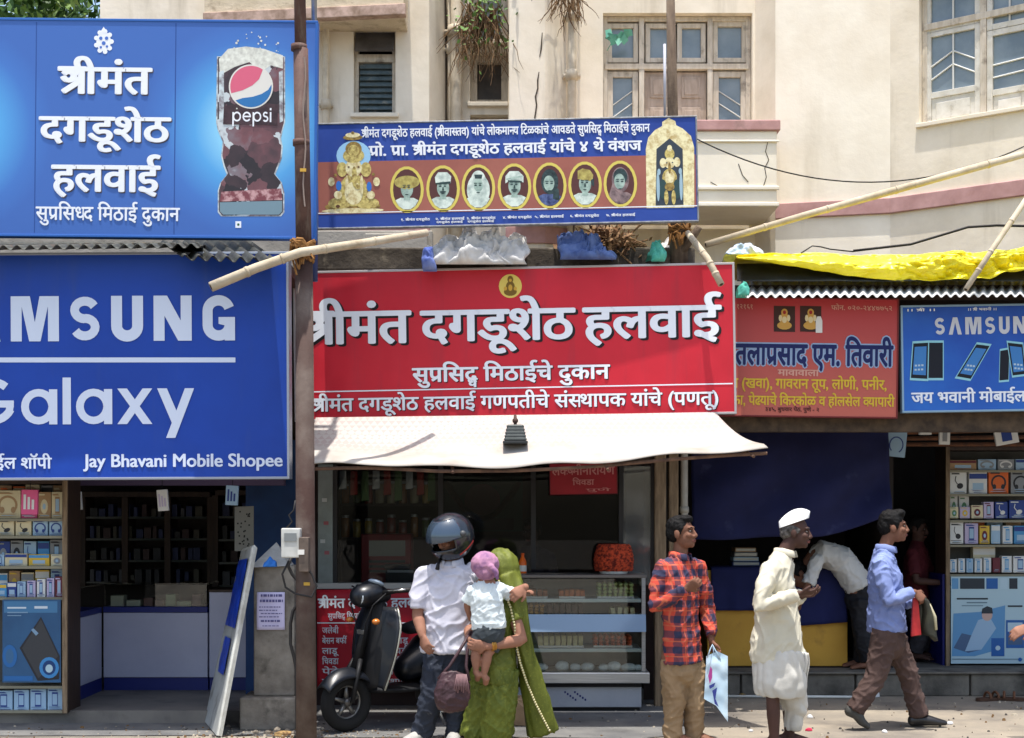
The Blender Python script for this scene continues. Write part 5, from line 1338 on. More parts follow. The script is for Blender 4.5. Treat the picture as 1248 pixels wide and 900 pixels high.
def drape(a, b):
    x = X(866 + a * 165, Yk); z1 = Z(692, Yk)
    bot = Z(744 + 18 * max(0, min(1, (a - .60) / .04)) - 4 * max(0, a - .7) / .3, Yk)
    if b < .3: return Vector((x, Yk + .4 - b / .3 * .42, z1 + .006))
    f = (b - .3) / .7
    return Vector((x, Yk - .03 - .010 * f * (1 + math.sin(a * 40))- .01 * f, z1 + (bot - z1) * f))
mb = MB(); mb.grid(drape, 70, 20); tag(mb.build('counter_cloth', M('navy_cloth2', (22, 28, 72), .8, (28, 34, 82), 4), smooth=True, solid=.005), 'navy cloth draped over the mustard yellow stall counter', 'cloth')
for k in range(4):
    Yb2 = Yk + .12; z = Z(692, Yk) + .012 + k * .042; mb = MB()
    mb.box(X(893 + k, Yb2), X(926 - k * 1.5, Yb2), Yb2, Yb2 + .2, z, z + .036, 0); mb.box(X(894 + k, Yb2), X(925 - k * 1.5, Yb2), Yb2 - .003, Yb2 + .1, z + .006, z + .03, 1)
    tag(mb.build('magazine', [pmat(('navy blue', 'pale blue', 'grey', 'tan')[k]), M('paper_edge', (196, 196, 186), .8)], bevel=.002), ('blue bound magazine at the bottom of the pile on the stall counter', 'pale blue magazine lying second in the pile on the stall counter', 'grey magazine lying third in the pile on the stall counter', 'tan magazine on top of the pile on the stall counter')[k], 'magazine', 'magazines piled on the stall counter')

# ---- phone accessory shop on the right
t = thing('phone_shop', 'dark phone accessory shop on the right under the smaller blue sign', 'shop', (4.6, 14, .19))
mb = MB(); mb.box(3.4, 6.1, 15.2, 15.3, .19, 3.4); mb.box(6.0, 6.1, 12.9, 15.2, .19, 3.4)
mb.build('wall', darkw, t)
mb = MB()
for k in range(3): mb.tube([P(1090 + k * 6, 528 + k * 7, 12.9), P(1250, 524 + k * 9, 12.9), P(1330, 520 + k * 9, 12.9)], .02, 6)
mb.build('rail', M('rusty_rail', (110, 70, 46), .8, (70, 50, 40), 10), t)
mb = MB(); mb.box(3.42, 4.0, 14.1, 14.5, .19, 1.0); mb.build('counter', navyt, t)
YR = 13.4
cabinet('display_cabinet', 'wide display cabinet stacked with phone accessories at the right edge of the street', 1156, 1330, YR, 545, 812, (573, 602, 634, 664, 700, 714), .3)
mb = MB(); xs = X(1156, YR) - .035
mb.box(xs - .02, xs, YR, YR + .75, .19, Z(700, YR)); tag(mb.build('blue_side_board', M('blue_board', (24, 28, 100), .5, (30, 36, 112), 3)), 'deep blue board standing along the left side of the right cabinet', 'board')
gr_ = 'accessory boxes in the right cabinet'
rowpack(YR + .04, 573, [(1157, 1190, 561, 'tan', 'band', 'maroon'), (1192, 1214, 560, 'pale blue', 'ring', 'grey'), (1216, 1236, 560, 'grey', 'ring', 'white'), (1238, 1262, 560, 'pale blue', 'band', 'navy blue')], 'top shelf of the right cabinet', gr_)
rowpack(YR + .04, 602, [(1158, 1178, 575, 'white', 'plug', 'black'), (1181, 1203, 576, 'white', 'band', 'navy blue'), (1205, 1229, 574, 'orange', 'ring', 'black'), (1232, 1256, 575, 'grey', 'ring', 'black')], 'second shelf of the right cabinet', gr_)
rowpack(YR + .04, 632, [(1158, 1168, 618, 'cream', 'dot', 'green'), (1170, 1182, 618, 'lilac', 'dot', 'yellow'), (1184, 1198, 616, 'cream', 'dot', 'maroon'), (1199, 1211, 612, 'lilac', 'phone', 'maroon'), (1213, 1228, 612, 'navy blue', 'plug', 'white'), (1230, 1250, 610, 'navy blue', 'plug', 'white')], 'third shelf of the right cabinet', gr_)
rowpack(YR + .14, 632, [(1158, 1167, 604, 'white', 'dot', 'green'), (1169, 1181, 605, 'white', 'dot', 'green')], 'back of right cabinet third shelf', gr_)
rowpack(YR + .04, 663, [(1158, 1174, 637, 'white', 'plug', 'black'), (1176, 1192, 638, 'lilac', 'phone', 'navy blue'), (1194, 1206, 641, 'yellow', 'dot', 'maroon'), (1208, 1219, 640, 'pale blue', 'band', 'white'), (1222, 1234, 641, 'white', 'phone', 'sky blue'), (1236, 1252, 641, 'sky blue', 'band', 'navy blue')], 'fourth shelf of the right cabinet', gr_)
rowpack(YR + .04, 698, [(1158, 1166, 682, 'white', 'phone', 'sky blue'), (1168, 1176, 681, 'white', 'phone', 'sky blue'), (1178, 1186, 681, 'pale blue', 'phone', 'sky blue'), (1188, 1197, 681, 'white', 'phone', 'sky blue'), (1199, 1208, 680, 'white', 'phone', 'sky blue'), (1210, 1219, 680, 'maroon', '', 'maroon'), (1221, 1233, 678, 'white', 'phone', 'sky blue'), (1235, 1252, 678, 'white', 'phone', 'navy blue')], 'fifth shelf of the right cabinet', gr_)
rowpack(YR + .16, 602, [(1160, 1172, 571.5, 'grey', 'band', 'black'), (1190, 1204, 571, 'tan', 'band', 'white'), (1218, 1234, 571.5, 'pale blue', 'band', 'grey')], 'back of right cabinet second shelf', gl_.replace('left', 'right'))
rowpack(YR + .16, 663, [(1160, 1180, 633, 'grey', 'dot', 'black'), (1184, 1200, 634, 'white', 'band', 'orange'), (1203, 1222, 633, 'pale blue', 'ring', 'grey'), (1226, 1244, 634, 'cream', 'band', 'tan')], 'back of right cabinet fourth shelf', gl_.replace('left', 'right'))
rowpack(YR + .14, 698, [(1186, 1213, 667, 'cream', 'band', 'white')], 'back of right cabinet fifth shelf', gr_)
pw, pb, pn, pk = fl('ice', (176, 200, 212)), fl('sea', (92, 146, 190)), fl('deepblue', (34, 92, 160)), fl('ink', (40, 50, 60))
skinp = fl('skin', (190, 160, 150))
poster('phone_poster', 'pale blue phone poster with a reclining man and handsets on the right display cabinet', (1159, 703), (1330, 809), YR - .02, M('poster_pale', (158, 184, 198), .4, (170, 194, 206), 2), [
    (rc(1160, 705, 1168, 718), pb), (rc(1170, 705, 1200, 718), pk), (rc(1202, 705, 1216, 718), pn), (rc(1219, 705, 1228, 718), pw), (rc(1230, 705, 1240, 718), pk),
    ([(1160, 800), (1188, 800), (1224, 790), (1225, 738), (1194, 746), (1162, 748)], pb), ([(1162, 790), (1180, 796), (1196, 792), (1190, 776), (1172, 772)], fl('slate2', (70, 96, 130))), ([(1176, 794), (1196, 792), (1214, 766), (1206, 752), (1192, 756), (1184, 774)], fl('cloth', (150, 180, 206))), (pc((1203, 750), (6.5, 7)), skinp), ([(1196, 748), (1210, 748), (1209, 741), (1203, 739), (1197, 742)], pk),
    (rc(1166, 729, 1204, 731), pk), (rc(1178, 734, 1203, 735.4), fl('mist2', (96, 120, 136))), (rc(1172, 738, 1198, 739), fl('mist2', (96, 120, 136))), (rc(1208, 778, 1224, 800), pn), (pc((1216, 790), (3, 3)), pw), (rc(1226, 756, 1248, 790), pn), (rc(1228, 759, 1246, 770), pw), (rc(1228, 773, 1246, 786), fl('slate2', (70, 96, 130))), (rc(1228, 738, 1246, 740), pk), (rc(1160, 803, 1246, 804), fl('mist2', (96, 120, 136))), (pc((1243, 804), (2.4, 2.4)), pn)])

# ================================================================== ROOF SHEETS
def corrugated(a, b, c, d, n, amp, nm=8):
    """sheet with waves across a-b (front edge left to right), d-c the rear edge"""
    mb = MB(); N_ = n * 6
    def fn(u, v):
        p = a.lerp(b, u).lerp(d.lerp(c, u), v)
        nn = (b - a).cross(d - a).normalized()
        return p + nn * amp * math.sin(u * n * 2 * math.pi)
    mb.grid(fn, N_, nm)
    return mb
mb = corrugated(Vector((-5.9, 10.12, 3.42)), Vector((X(245, 10.12), 10.12, 3.46)), Vector((X(245, 11.8), 12.2, 3.86)), Vector((-5.9, 12.2, 3.86)), 40, .018)
tag(mb.build('tin_sheet', oldtin, smooth=True, solid=.004), 'grey corrugated tin sheet roofing the left mobile shop above the big blue sign', 'roof sheet')
mb = corrugated(Vector((X(222, 10.05), 10.05, Z(314, 10.05))), Vector((X(340, 10.05), 10.05, Z(318.5, 10.05))), Vector((X(296, 11.3), 11.3, Z(286.5, 11.3))), Vector((X(196, 11.3), 11.3, Z(296, 11.3))), 7, .022)
tag(mb.build('tin_sheet', M('dark_tin', (66, 68, 64), .6, (46, 46, 44), 6, metal=.2), smooth=True, solid=.004), 'loose dark corrugated tin sheet tilted up beside the iron pole', 'roof sheet')
mb = corrugated(Vector((X(903, 11.25), 11.25, Z(361.5, 11.25))), Vector((X(1420, 11.25), 11.25, Z(360, 11.25))), Vector((X(1420, 12.1), 12.1, 3.56)), Vector((X(903, 12.1), 12.1, 3.56)), 46, .014)
tag(mb.build('tin_sheet', tin, smooth=True, solid=.004), 'bright corrugated tin sheet over the right hand stalls below the yellow tarpaulin', 'roof sheet')
mb = MB(); mb.box(X(-128, 13), X(527, 13), 13.0, 13.15, 3.44, Z(281, 13)); mb.box(X(445, 12.9), X(521, 12.9), 12.88, 13.0, 3.7, Z(285, 12.9))
tag(mb.build('parapet_wall', M('parapet_grey', (170, 164, 152), .9, (150, 144, 132), 3, bump=.4, bscale=30, dirt=(104, 98, 88), dscale=2, dlo=.55, dhi=.8), bevel=.01), 'low grey parapet wall on the shop roofs behind the bamboo stick', 'wall')

# ================================================================== AWNING
top = lambda a: P(385 + a * 487, 511 - a * 6, 11.24) + Vector((0, 0, .01))
_fe = [(363, 564), (412, 562), (460, 562), (532, 566), (628, 565.5), (724, 560.5), (820, 551.5), (880, 547), (936, 544)]
def front(a):
    px = 363 + a * 573
    for (x0, y0), (x1, y1) in zip(_fe, _fe[1:]):
        if x0 <= px <= x1 + .01:
            f = (px - x0) / (x1 - x0); return P(px, y0 + (y1 - y0) * f, 10.5)
    return P(936, 544, 10.5)
def awn(a, b):
    p = top(a).lerp(front(a), b)
    p.z -= .05 * math.sin(b * math.pi) * (1 + .4 * math.sin(a * 9)) - .012 * math.sin(a * 26) * b
    if b > .93: p.z -= (b - .93) * .3
    return p
mb = MB(); mb.grid(awn, 90, 26)
m = M('awning_cloth', (190, 182, 176), .85)
t_ = m.node_tree; N, L = t_.nodes, t_.links
tc = N.new('ShaderNodeTexCoord'); mp = N.new('ShaderNodeMapping'); mp.inputs['Rotation'].default_value = (0, 0, R(45)); mp.inputs['Scale'].default_value = (1, .6, 1)
L.new(tc.outputs['Object'], mp.inputs[0]); ck = N.new('ShaderNodeTexChecker'); ck.inputs['Scale'].default_value = 26
ck.inputs['Color1'].default_value = (*lin((176, 169, 161)), 1); ck.inputs['Color2'].default_value = (*lin((166, 153, 147)), 1)
L.new(mp.outputs[0], ck.inputs[0])
sg = N.new('ShaderNodeSeparateXYZ'); L.new(tc.outputs['Generated'], sg.inputs[0]); rp = N.new('ShaderNodeValToRGB'); L.new(sg.outputs[1], rp.inputs[0])
rp.color_ramp.elements[0].position, rp.color_ramp.elements[1].position = .3, .62
nz = N.new('ShaderNodeTexNoise'); nz.inputs['Scale'].default_value = 3; nz.inputs['Detail'].default_value = 7; L.new(tc.outputs['Object'], nz.inputs[0])
r2 = N.new('ShaderNodeValToRGB'); L.new(nz.outputs[0], r2.inputs[0]); r2.color_ramp.elements[0].position, r2.color_ramp.elements[1].position = .42, .74
r2.color_ramp.elements[0].color = (*lin((172, 166, 158)), 1); r2.color_ramp.elements[1].color = (*lin((146, 134, 122)), 1)
mx = N.new('ShaderNodeMix'); mx.data_type = 'RGBA'; L.new(rp.outputs[0], mx.inputs['Factor']); L.new(r2.outputs[0], mx.inputs['A']); L.new(ck.outputs[0], mx.inputs['B'])
L.new(mx.outputs['Result'], N['Principled BSDF'].inputs['Base Color'])
aw = thing('awning', 'white lattice patterned cloth awning stretched out below the red sweet shop sign', 'awning', P(628, 511, 11.24))
mb.build('cloth', m, aw, smooth=True, solid=.006)
mb = MB()
for a in (.03, .33, .66, .97):
    mb.tube([awn(a, i / 8) - Vector((0, 0, .05)) for i in range(9)], .012, 6)
mb.tube([front(i / 20) - Vector((0, -.04, .05)) for i in range(21)], .014, 6)
mb.build('support_rod', M('awning_rod', (120, 90, 70), .8, (80, 60, 50), 10), aw)
# ================================================================== POLES, BAMBOO, CLUTTER
polem = M('pole_iron', (92, 68, 60), .75, (66, 48, 44), 5, bump=.3, bscale=60, dirt=(122, 112, 102), dscale=3, dlo=.52, dhi=.72, dstretch=(3, 3, .7))
bamboo = M('bare_bamboo', (190, 178, 156), .75, (160, 146, 122), 5, bump=.25, bscale=40, dirt=(110, 88, 60), dscale=6, dlo=.6, dhi=.8)
rope = M('rope_brown', (150, 108, 60), .95, (110, 76, 42), 40)
t = thing('iron_pole', 'tall rusty brown iron pole between the blue phone sign and the red sign', 'pole', P(373, 904, 10.15))
mb = MB(); Yp = 10.15
mb.tube([P(373.5, 908, Yp), P(372.5, 690, Yp), P(370.5, 320, Yp)], [.073, .068, .062], 20); mb.build('lower_tube', M('pole_lower', (104, 92, 84), .8, (74, 60, 54), 3, bump=.3, bscale=60, dirt=(70, 50, 44), dscale=2, dlo=.45, dhi=.62), t, smooth=True)
mb = MB(); mb.tube([P(370.5, 322, Yp), P(366.5, 60, Yp)], [.056, .052], 20); mb.build('middle_tube', polem, t, smooth=True)
mb = MB(); mb.tube([P(366.5, 62, Yp), P(363, -150, Yp)], [.042, .038], 16); mb.build('upper_tube', polem, t, smooth=True)
for py, r in ((318, .068), (62, .057), (178, .06)):
    mb = MB(); c = P(363 + py * .0236, py, Yp); mb.tube([c, c + Vector((0, 0, .04))], r, 20); mb.build('collar', polem, t, smooth=True)
mb = MB(); mb.tube([P(371 + 1.5 * math.sin(i), 70 + i * 14, Yp - .06) for i in range(14)], .006, 5); mb.build('wire', M('old_wire', (136, 120, 110), .6), t)
mb = MB()
for y in (208, 712):
    c = P(368 if y < 300 else 372.5, y, Yp - .066); mb.box(c.x - .012, c.x + .03, c.y - .012, c.y, c.z - .01, c.z + .012)
mb.build('tie', M('tie_yellow', (190, 150, 60), .6), t)
x, Y = X(383, 10.68), 10.68
mb = MB(); mb.tube([(x, Y, 3.3), (x, Y, Z(42, Y))], .026, 10, 1); mb.tube([(x, Y, Z(43, Y)), (x - .01, Y, 7.2)], .021, 10, 0)
mb.tube([(x, Y, Z(46, Y)), (x, Y, Z(38, Y))], .034, 10, 1)
tag(mb.build('support_pipe', [M('galv_pipe', (160, 164, 170), .4, (130, 134, 140), 8, metal=.6), M('blue_pipe', (48, 66, 116), .5, (36, 46, 84), 6)], smooth=True), 'thin steel support pipe at the right edge of the drink sign', 'pipe')
def knot(label, c, r, n, ax=(0, 0, 1), seed=1, hang=.1):
    rnd = random.Random(seed); mb = MB(); ax = Vector(ax).normalized(); a = ax.orthogonal().normalized(); b = ax.cross(a)
    pts_ = []
    for i in range(n * 14):
        f = i / 14 * 2 * math.pi; rr = r * rnd.uniform(1.0, 1.16)
        pts_.append(c + a * rr * math.cos(f) + b * rr * math.sin(f) + ax * (rnd.uniform(-.035, .035) + .05 * math.sin(i * .11)))
    mb.tube(pts_, .011, 5)
    for k in range(7):
        p = c + Vector((rnd.uniform(-r, r), -r * 1.05, rnd.uniform(-.05, 0))); mb.tube([p, p + Vector((rnd.uniform(-.05, .05), -.02, -hang * rnd.uniform(.3, 1)))], .007, 4)
    tag(mb.build('rope_knot', rope), label, 'rope', 'rope knots holding the bamboo')
knot('brown rope knot binding the bamboo stick to the iron pole', P(368.5, 306, Yp), .074, 9, (0.05, 0, 1), 2, .14)
def stick(label, pts3, rad, m=bamboo):
    t = thing('bamboo_stick', label, 'stick', pts3[0])
    mb = MB(); mb.tube(pts3, rad, 10); mb.build('cane', m, t, smooth=True)
    for i in range(1, 5):
        f = i / 5; n = len(pts3) - 1; k = min(int(f * n), n - 1); p = pts3[k].lerp(pts3[k + 1], f * n - k); d = (pts3[k + 1] - pts3[k]).normalized()
        r = rad if not isinstance(rad, (list, tuple)) else rad[k] + (rad[k + 1] - rad[k]) * (f * n - k)
        mb = MB(); mb.tube([p - d * .01, p + d * .01], r * 1.12, 10); mb.build('node', bamboo, t, smooth=True)
    mb = MB(); d = (pts3[1] - pts3[0]).normalized(); r0 = rad if not isinstance(rad, (list, tuple)) else rad[0]
    mb.tube([pts3[0] - d * .001, pts3[0] + d * .01], r0 * .6, 8); mb.build('hollow_end', M('cane_dark', (60, 46, 34), .9), t)
Yb_ = 10.02
stick('pale bamboo stick tied across the iron pole in front of the big blue sign', [P(257, 350, 9.9), P(312, 327, 10.0), P(366, 308, 10.03), P(440, 297, 10.4), P(520, 284, 10.8)], [.036, .034, .032, .03, .027])
stick('long pale bamboo stick slanting up to the right in front of the angled wall', [P(860, 298.5, 11.5), P(980, 263, 11.6), P(1120, 224, 11.8), P(1330, 165, 12.0)], [.026, .028, .03, .032])
stick('thin bamboo stick leaning on the yellow tarpaulin at the right', [P(1177, 353, 11.2), P(1215, 296, 11.35), P(1300, 170, 11.8)], [.022, .022, .024])
stick('short pale bamboo stick hanging over the right end of the red sign', [P(879, 347, 11.05), P(862, 315, 11.15), P(838, 284, 11.4)], [.027, .026, .024])
mb = MB(); mb.tube([P(828, 330, 11.52), P(826, 268, 11.52), P(820, 140, 11.45), P(816, -60, 11.4)], [.078, .066, .042, .03], 12)
mb.tube([P(826, 312, 11.5), P(842, 292, 11.45), P(852, 277, 11.4)], [.04, .035, .03], 8)
tag(mb.build('wooden_pole', M('grey_pole_wood', (112, 96, 80), .9, (80, 66, 54), 7, bump=.5, bscale=40, stretch=(3, 3, .6)), smooth=True), 'grey forked wooden pole rising behind the right end of the portrait signboard', 'pole')
mb = MB(); mb.tube([P(810.5, 142, 11.35), P(810, 54, 11.33)], .011, 8); mb.tube([P(813, 150, 11.35), P(810.5, 142, 11.35)], .012, 6)
tag(mb.build('white_rod', M('white_rod', (176, 176, 184), .5), smooth=True), 'short whitish rod tied to the upper wooden pole in front of the french window', 'rod')
knot('brown rope knot below the portrait signboard on the wooden pole', P(828, 284, 11.5), .074, 5, (0, 0, 1), 5, .12)

# wires
def wire(label, pts_, r, m=black, sag=0):
    mb = MB(); mb.tube(pts_, r, 6); tag(mb.build('wire', m, smooth=True), label, 'wire')
wire('thin black wire sagging across the balcony and the angled wall', [P(840 + 410 * f, 165 + 35 * f + 190 * f * (1 - f) * .95 - 22 * f * f, 12.6) for f in [i / 24 for i in range(29)]], .006)
wire('dark cable drooping along the bottom of the angled wall', [P(a, b, 12.9) for a, b in ((1040, 306), (1075, 302), (1110, 298), (1150, 286), (1180, 277), (1215, 275), (1260, 276), (1330, 272))], .012)
wire('small twisted wire lying above the yellow tarpaulin', [P(a, b, 12.9) for a, b in ((976, 309), (990, 300), (1000, 301), (1012, 304), (1040, 307))], .006)

# flood lamp on the sign
t = thing('flood_lamp', 'small dark flood lamp hanging at the lower edge of the red sign', 'lamp', P(628, 538, 10.8))
Yf = 10.8; fr = Fr(P(628, 538, Yf), (1, 0, 0), (0, 0, 1)); k = Yf / F
mb = MB(); a, b = 13.5 * k, 9.5 * k
z0, z1 = Z(538, Yf), Z(518, Yf); cx = X(628, Yf)
mb.hexa([(cx - a, Yf - .1, z0), (cx + a, Yf - .1, z0), (cx + a, Yf + .06, z0), (cx - a, Yf + .06, z0), (cx - b, Yf - .05, z1), (cx + b, Yf - .05, z1), (cx + b, Yf + .05, z1), (cx - b, Yf + .05, z1)])
mb.build('housing', M('lamp_grey', (74, 78, 76), .5, (56, 60, 58), 20, metal=.3), t, bevel=.008)
for kk in range(5):
    z = z0 + (z1 - z0) * (kk + .5) / 5; w_ = a + (b - a) * (kk + .5) / 5 + .005
    mb = MB(); mb.box(cx - w_, cx + w_, Yf - .1 + kk * .01, Yf + .055, z - .004, z + .004); mb.build('cooling_fin', M('lamp_fin', (96, 100, 98), .5, metal=.3), t)
mb = MB(); mb.box(cx - a - .01, cx + a + .01, Yf - .11, Yf + .065, z0 - .022, z0 - .002); mb.build('rim', M('lamp_rim', (44, 46, 46), .4), t, bevel=.004)
mb = MB(); mb.tube([(cx, Yf, z1), (cx, Yf, Z(511, Yf)), (cx, 11.24, Z(507, 11.24))], .012, 8); mb.ell((cx, Yf, Z(513, Yf)), (.022, .022, .022)); mb.build('bracket', iron, t, smooth=True)

# cloth heaps and debris on the roof
def heap(name, label, cat, outline, Y, depth, mat, seed, rough=.05, n=140):
    """crumpled cloth lying on the roof: outline gives (photo x, top y), base y"""
    (xa, xb, base, tops) = outline
    mb = MB(); rnd = Vector((seed * 3.1, seed * 1.7, seed))
    def fn(u, v):
        px = xa + (xb - xa) * u
        h = 0
        for (x0, y0), (x1, y1) in zip(tops, tops[1:]):
            if x0 <= px <= x1 + .01: h = base - (y0 + (y1 - y0) * (px - x0) / (x1 - x0))
        s = math.sin(math.pi * min(1, v * 1.0)) ** .7 if v < .5 else math.sin(math.pi * v) ** .7
        p = P(px, base - h * s, Y); p.y = Y - depth / 2 + depth * v
        q = Vector((p.x * 9, p.y * 9, p.z * 9)) + rnd
        d = abs(noise.noise(q * .5)) * rough * 1.7 + abs(noise.noise(q * 1.25 + Vector((p.x * 6, 0, 0)))) * rough * 1.1 + abs(noise.noise(q * 2.9)) * rough * .55
        e = math.sin(math.pi * u) ** .3 * (math.sin(math.pi * v) ** .3 if 0 < v < 1 else 0)
        return p + Vector((noise.noise(q + Vector((9, 0, 0))) * rough, -d * 1.1 * e, (d - rough * .5) * e))
    mb.grid(fn, n, 60)
    return tag(mb.build(name, mat, smooth=True, solid=.003), label, cat)
heap('white_cloth', 'crumpled white plastic cloth heap lying on the slab above the red sign', 'cloth', (517, 642, 329, [(517, 318), (528, 304), (548, 296), (565, 291), (580, 288), (598, 292), (618, 295), (632, 293), (642, 300)]), 11.44, .5, M('white_plastic', (208, 206, 202), .6, (176, 174, 170), 5), 2, .075)
heap('blue_rag', 'small blue printed rag at the left end of the white cloth heap', 'cloth', (515, 531, 330, [(515, 318), (521, 303), (528, 305), (531, 316)]), 11.2, .1, M('blue_rag', (70, 90, 160), .7, (120, 134, 180), 8), 4, .03, 30)
heap('blue_cloth', 'crumpled dark blue cloth on the slab in front of the dry branches', 'cloth', (680, 748, 322, [(680, 300), (688, 287), (700, 284), (714, 291), (730, 300), (742, 308), (748, 316)]), 11.42, .4, M('blue_cloth', (56, 76, 128), .6, (90, 112, 160), 7), 7, .07)
heap('green_rag', 'teal green rag left of the wooden pole on the roof slab', 'cloth', (789, 810, 323, [(789, 312), (796, 303), (804, 300), (810, 306)]), 11.4, .3, M('teal_rag', (60, 150, 130), .7, (90, 176, 156), 8), 9, .05, 40)
heap('white_sack', 'small white sack tucked behind the wooden pole on the roof slab', 'sack', (803, 822, 323, [(803, 308), (809, 296), (815, 292), (822, 300)]), 11.68, .3, M('white_sack', (204, 200, 196), .6, (180, 176, 172), 6), 11, .04, 40)
heap('teal_rag', 'small teal rag lying at the left end of the bright tin roof', 'cloth', (898, 912, 362, [(898, 355), (905, 348), (912, 354)]), 11.22, .12, M('teal_rag', (60, 150, 130), .7), 13, .03, 30)
heap('blue_plastic', 'pale blue and white plastic sheet at the left end of the yellow tarpaulin', 'plastic sheet', (884, 925, 316, [(884, 309), (896, 301), (912, 302), (925, 308)]), 11.9, .4, M('blue_plastic', (140, 170, 196), .4, (206, 210, 212), 6), 15, .04, 40)
rnd = random.Random(12)
t = thing('branch_pile', 'pile of dry brown branches and dead leaves on the slab under the portrait signboard', 'branches', P(730, 318, 11.6))
mb = MB()
for i in range(60):
    p = P(rnd.uniform(692, 778), rnd.uniform(284, 312), 11.6 + rnd.uniform(-.15, .25)); d = Vector((rnd.gauss(0, 1), rnd.gauss(0, .5), rnd.gauss(0, .5))).normalized() * rnd.uniform(.06, .18)
    mb.tube([p - d, p + Vector((0, 0, rnd.uniform(0, .04))), p + d], [.007, .008, .004], 5)
mb.build('branch', dryb, t)
mb = MB()
for i in range(500):
    p = P(rnd.gauss(738, 17), 0, 11.6) ; p.y += rnd.uniform(-.2, .25); p.z = Z(rnd.uniform(276, 310) + abs(p.x - X(738, 11.6)) * 30, 11.6)
    a = Vector((rnd.gauss(0, 1), rnd.gauss(0, 1), rnd.gauss(0, 1))).normalized() * rnd.uniform(.02, .045); b = a.orthogonal().normalized() * a.length * .5
    mb.add([p - a, p + b, p + a, p - b], [(0, 1, 2, 3)], rnd.randrange(2))
o = mb.build('dead_leaf', [M('dead_leaf', (110, 78, 52), .8, (150, 120, 84), 6), M('dead_leaf2', (78, 56, 42), .8, (120, 84, 50), 6)], t); o['kind'] = 'stuff'
# yellow and black tarpaulins of the right hand roof
_yt = [(898, 312), (940, 309), (1000, 309), (1050, 311), (1100, 310), (1150, 308), (1200, 308), (1248, 303), (1330, 300)]
_yb = [(898, 316), (940, 321), (1000, 330), (1050, 338), (1100, 342.5), (1150, 342), (1200, 341), (1230, 333), (1260, 328), (1330, 328)]
def ip(tab, x):
    for (x0, y0), (x1, y1) in zip(tab, tab[1:]):
        if x0 <= x <= x1 + .01: return y0 + (y1 - y0) * (x - x0) / (x1 - x0)
    return tab[-1][1]
def ytarp(u, v):
    px = 898 + 432 * u; yt, yb = ip(_yt, px), ip(_yb, px)
    if v < .3:
        f = v / .3; p = P(px, yt, 11.5); p.y = 12.5 - f * 1.0; p.z -= .05 * (1 - f)
    else:
        f = (v - .3) / .7; p = P(px, yt + (yb - yt) * f, 11.5 - .12 * math.sin(f * 1.57))
    cr = max(0, min(1, (px - 1080) / 60))
    q = Vector((p.x * 5, p.y * 5, p.z * 9))
    p.y -= (abs(noise.noise(q)) * .16 + abs(noise.noise(q * 2.3)) * .09 + abs(noise.noise(q * 5)) * .035) * (.28 + .55 * cr) + .04 * math.sin(v * 9 + u * 5)
    p.z += noise.noise(q * 1.3 + Vector((5, 5, 5))) * .03 * (.3 + .5 * cr)
    return p
mb = MB(); mb.grid(ytarp, 260, 60); tag(mb.build('yellow_tarpaulin', M('yellow_plastic', (236, 222, 30), .42, (228, 208, 20), 3, spec=.5), smooth=True, solid=.003), 'bright yellow crumpled plastic tarpaulin folded along the right hand roof', 'tarpaulin')
def btarp(u, v):
    px = 898 + 432 * u; p = P(px, 322 + 21 * v, 11.75 - .35 * v); q = p * 4
    p.y -= abs(noise.noise(q)) * .05; return p
mb = MB(); mb.grid(btarp, 60, 12); tag(mb.build('black_tarpaulin', M('black_plastic', (34, 36, 36), .45, (62, 64, 62), 4), smooth=True, solid=.003), 'black plastic sheet peeping out under the yellow tarpaulin', 'tarpaulin')

# ------------------------------------------------------------------ concrete pillar, meter box, notice
conc = M('pillar_concrete', (140, 134, 124), .95, (108, 102, 94), 6, bump=.7, bscale=24, dirt=(70, 66, 60), dscale=4, dlo=.55, dhi=.7)
Yq = 10.72
t = thing('concrete_pillar', 'short weathered concrete pillar on a wider base beside the iron pole', 'pillar', P(332, 888, Yq))
mb = MB(); mb.box(X(309, Yq), X(359, Yq), Yq, Yq + .3, .245, Z(690, Yq)); mb.build('shaft', conc, t, bevel=.012)
mb = MB(); mb.box(X(294, Yq), X(362, Yq), Yq - .08, Yq + .36, 0, .243); mb.build('base', conc, t, bevel=.015)
mb = MB(); a, b, c = P(304, 692, Yq - .04), P(352, 690, Yq - .02), P(337, 661, Yq + .24)
mb.add([a, b, c, a + Vector((0, .28, 0)), b + Vector((0, .26, 0))], [(0, 1, 2), (3, 2, 4), (0, 2, 3), (1, 4, 2), (0, 3, 4, 1)])
tag(mb.build('folded_card', M('pale_card', (186, 186, 182), .8, (160, 160, 156), 8)), 'pale folded card lying like a little roof on the concrete pillar', 'card')
heap('blue_rag', 'small bright blue rag on top of the concrete pillar', 'cloth', (322, 337, 691, [(322, 686), (328, 679), (337, 685)]), 10.60, .08, M('bright_rag', (44, 110, 190), .7), 21, .02, 24)
fr = Fr(P(313, 768, Yq - .012), (1, 0, 0), (0, 0, 1))
q = thing('notice', 'pale lilac paper notice pasted on the concrete pillar', 'notice', P(330, 768, Yq - .01))
mb = MB(); mb.grid(lambda u, v: fr.pt(u * 34 * Yq / F, v * 46 * Yq / F, .004 * math.sin(u * 6 + v * 4)), 10, 10); mb.build('sheet', M('notice_paper', (196, 190, 220), .8), q, smooth=True, solid=.001)
mb = MB()
rnd = random.Random(8)
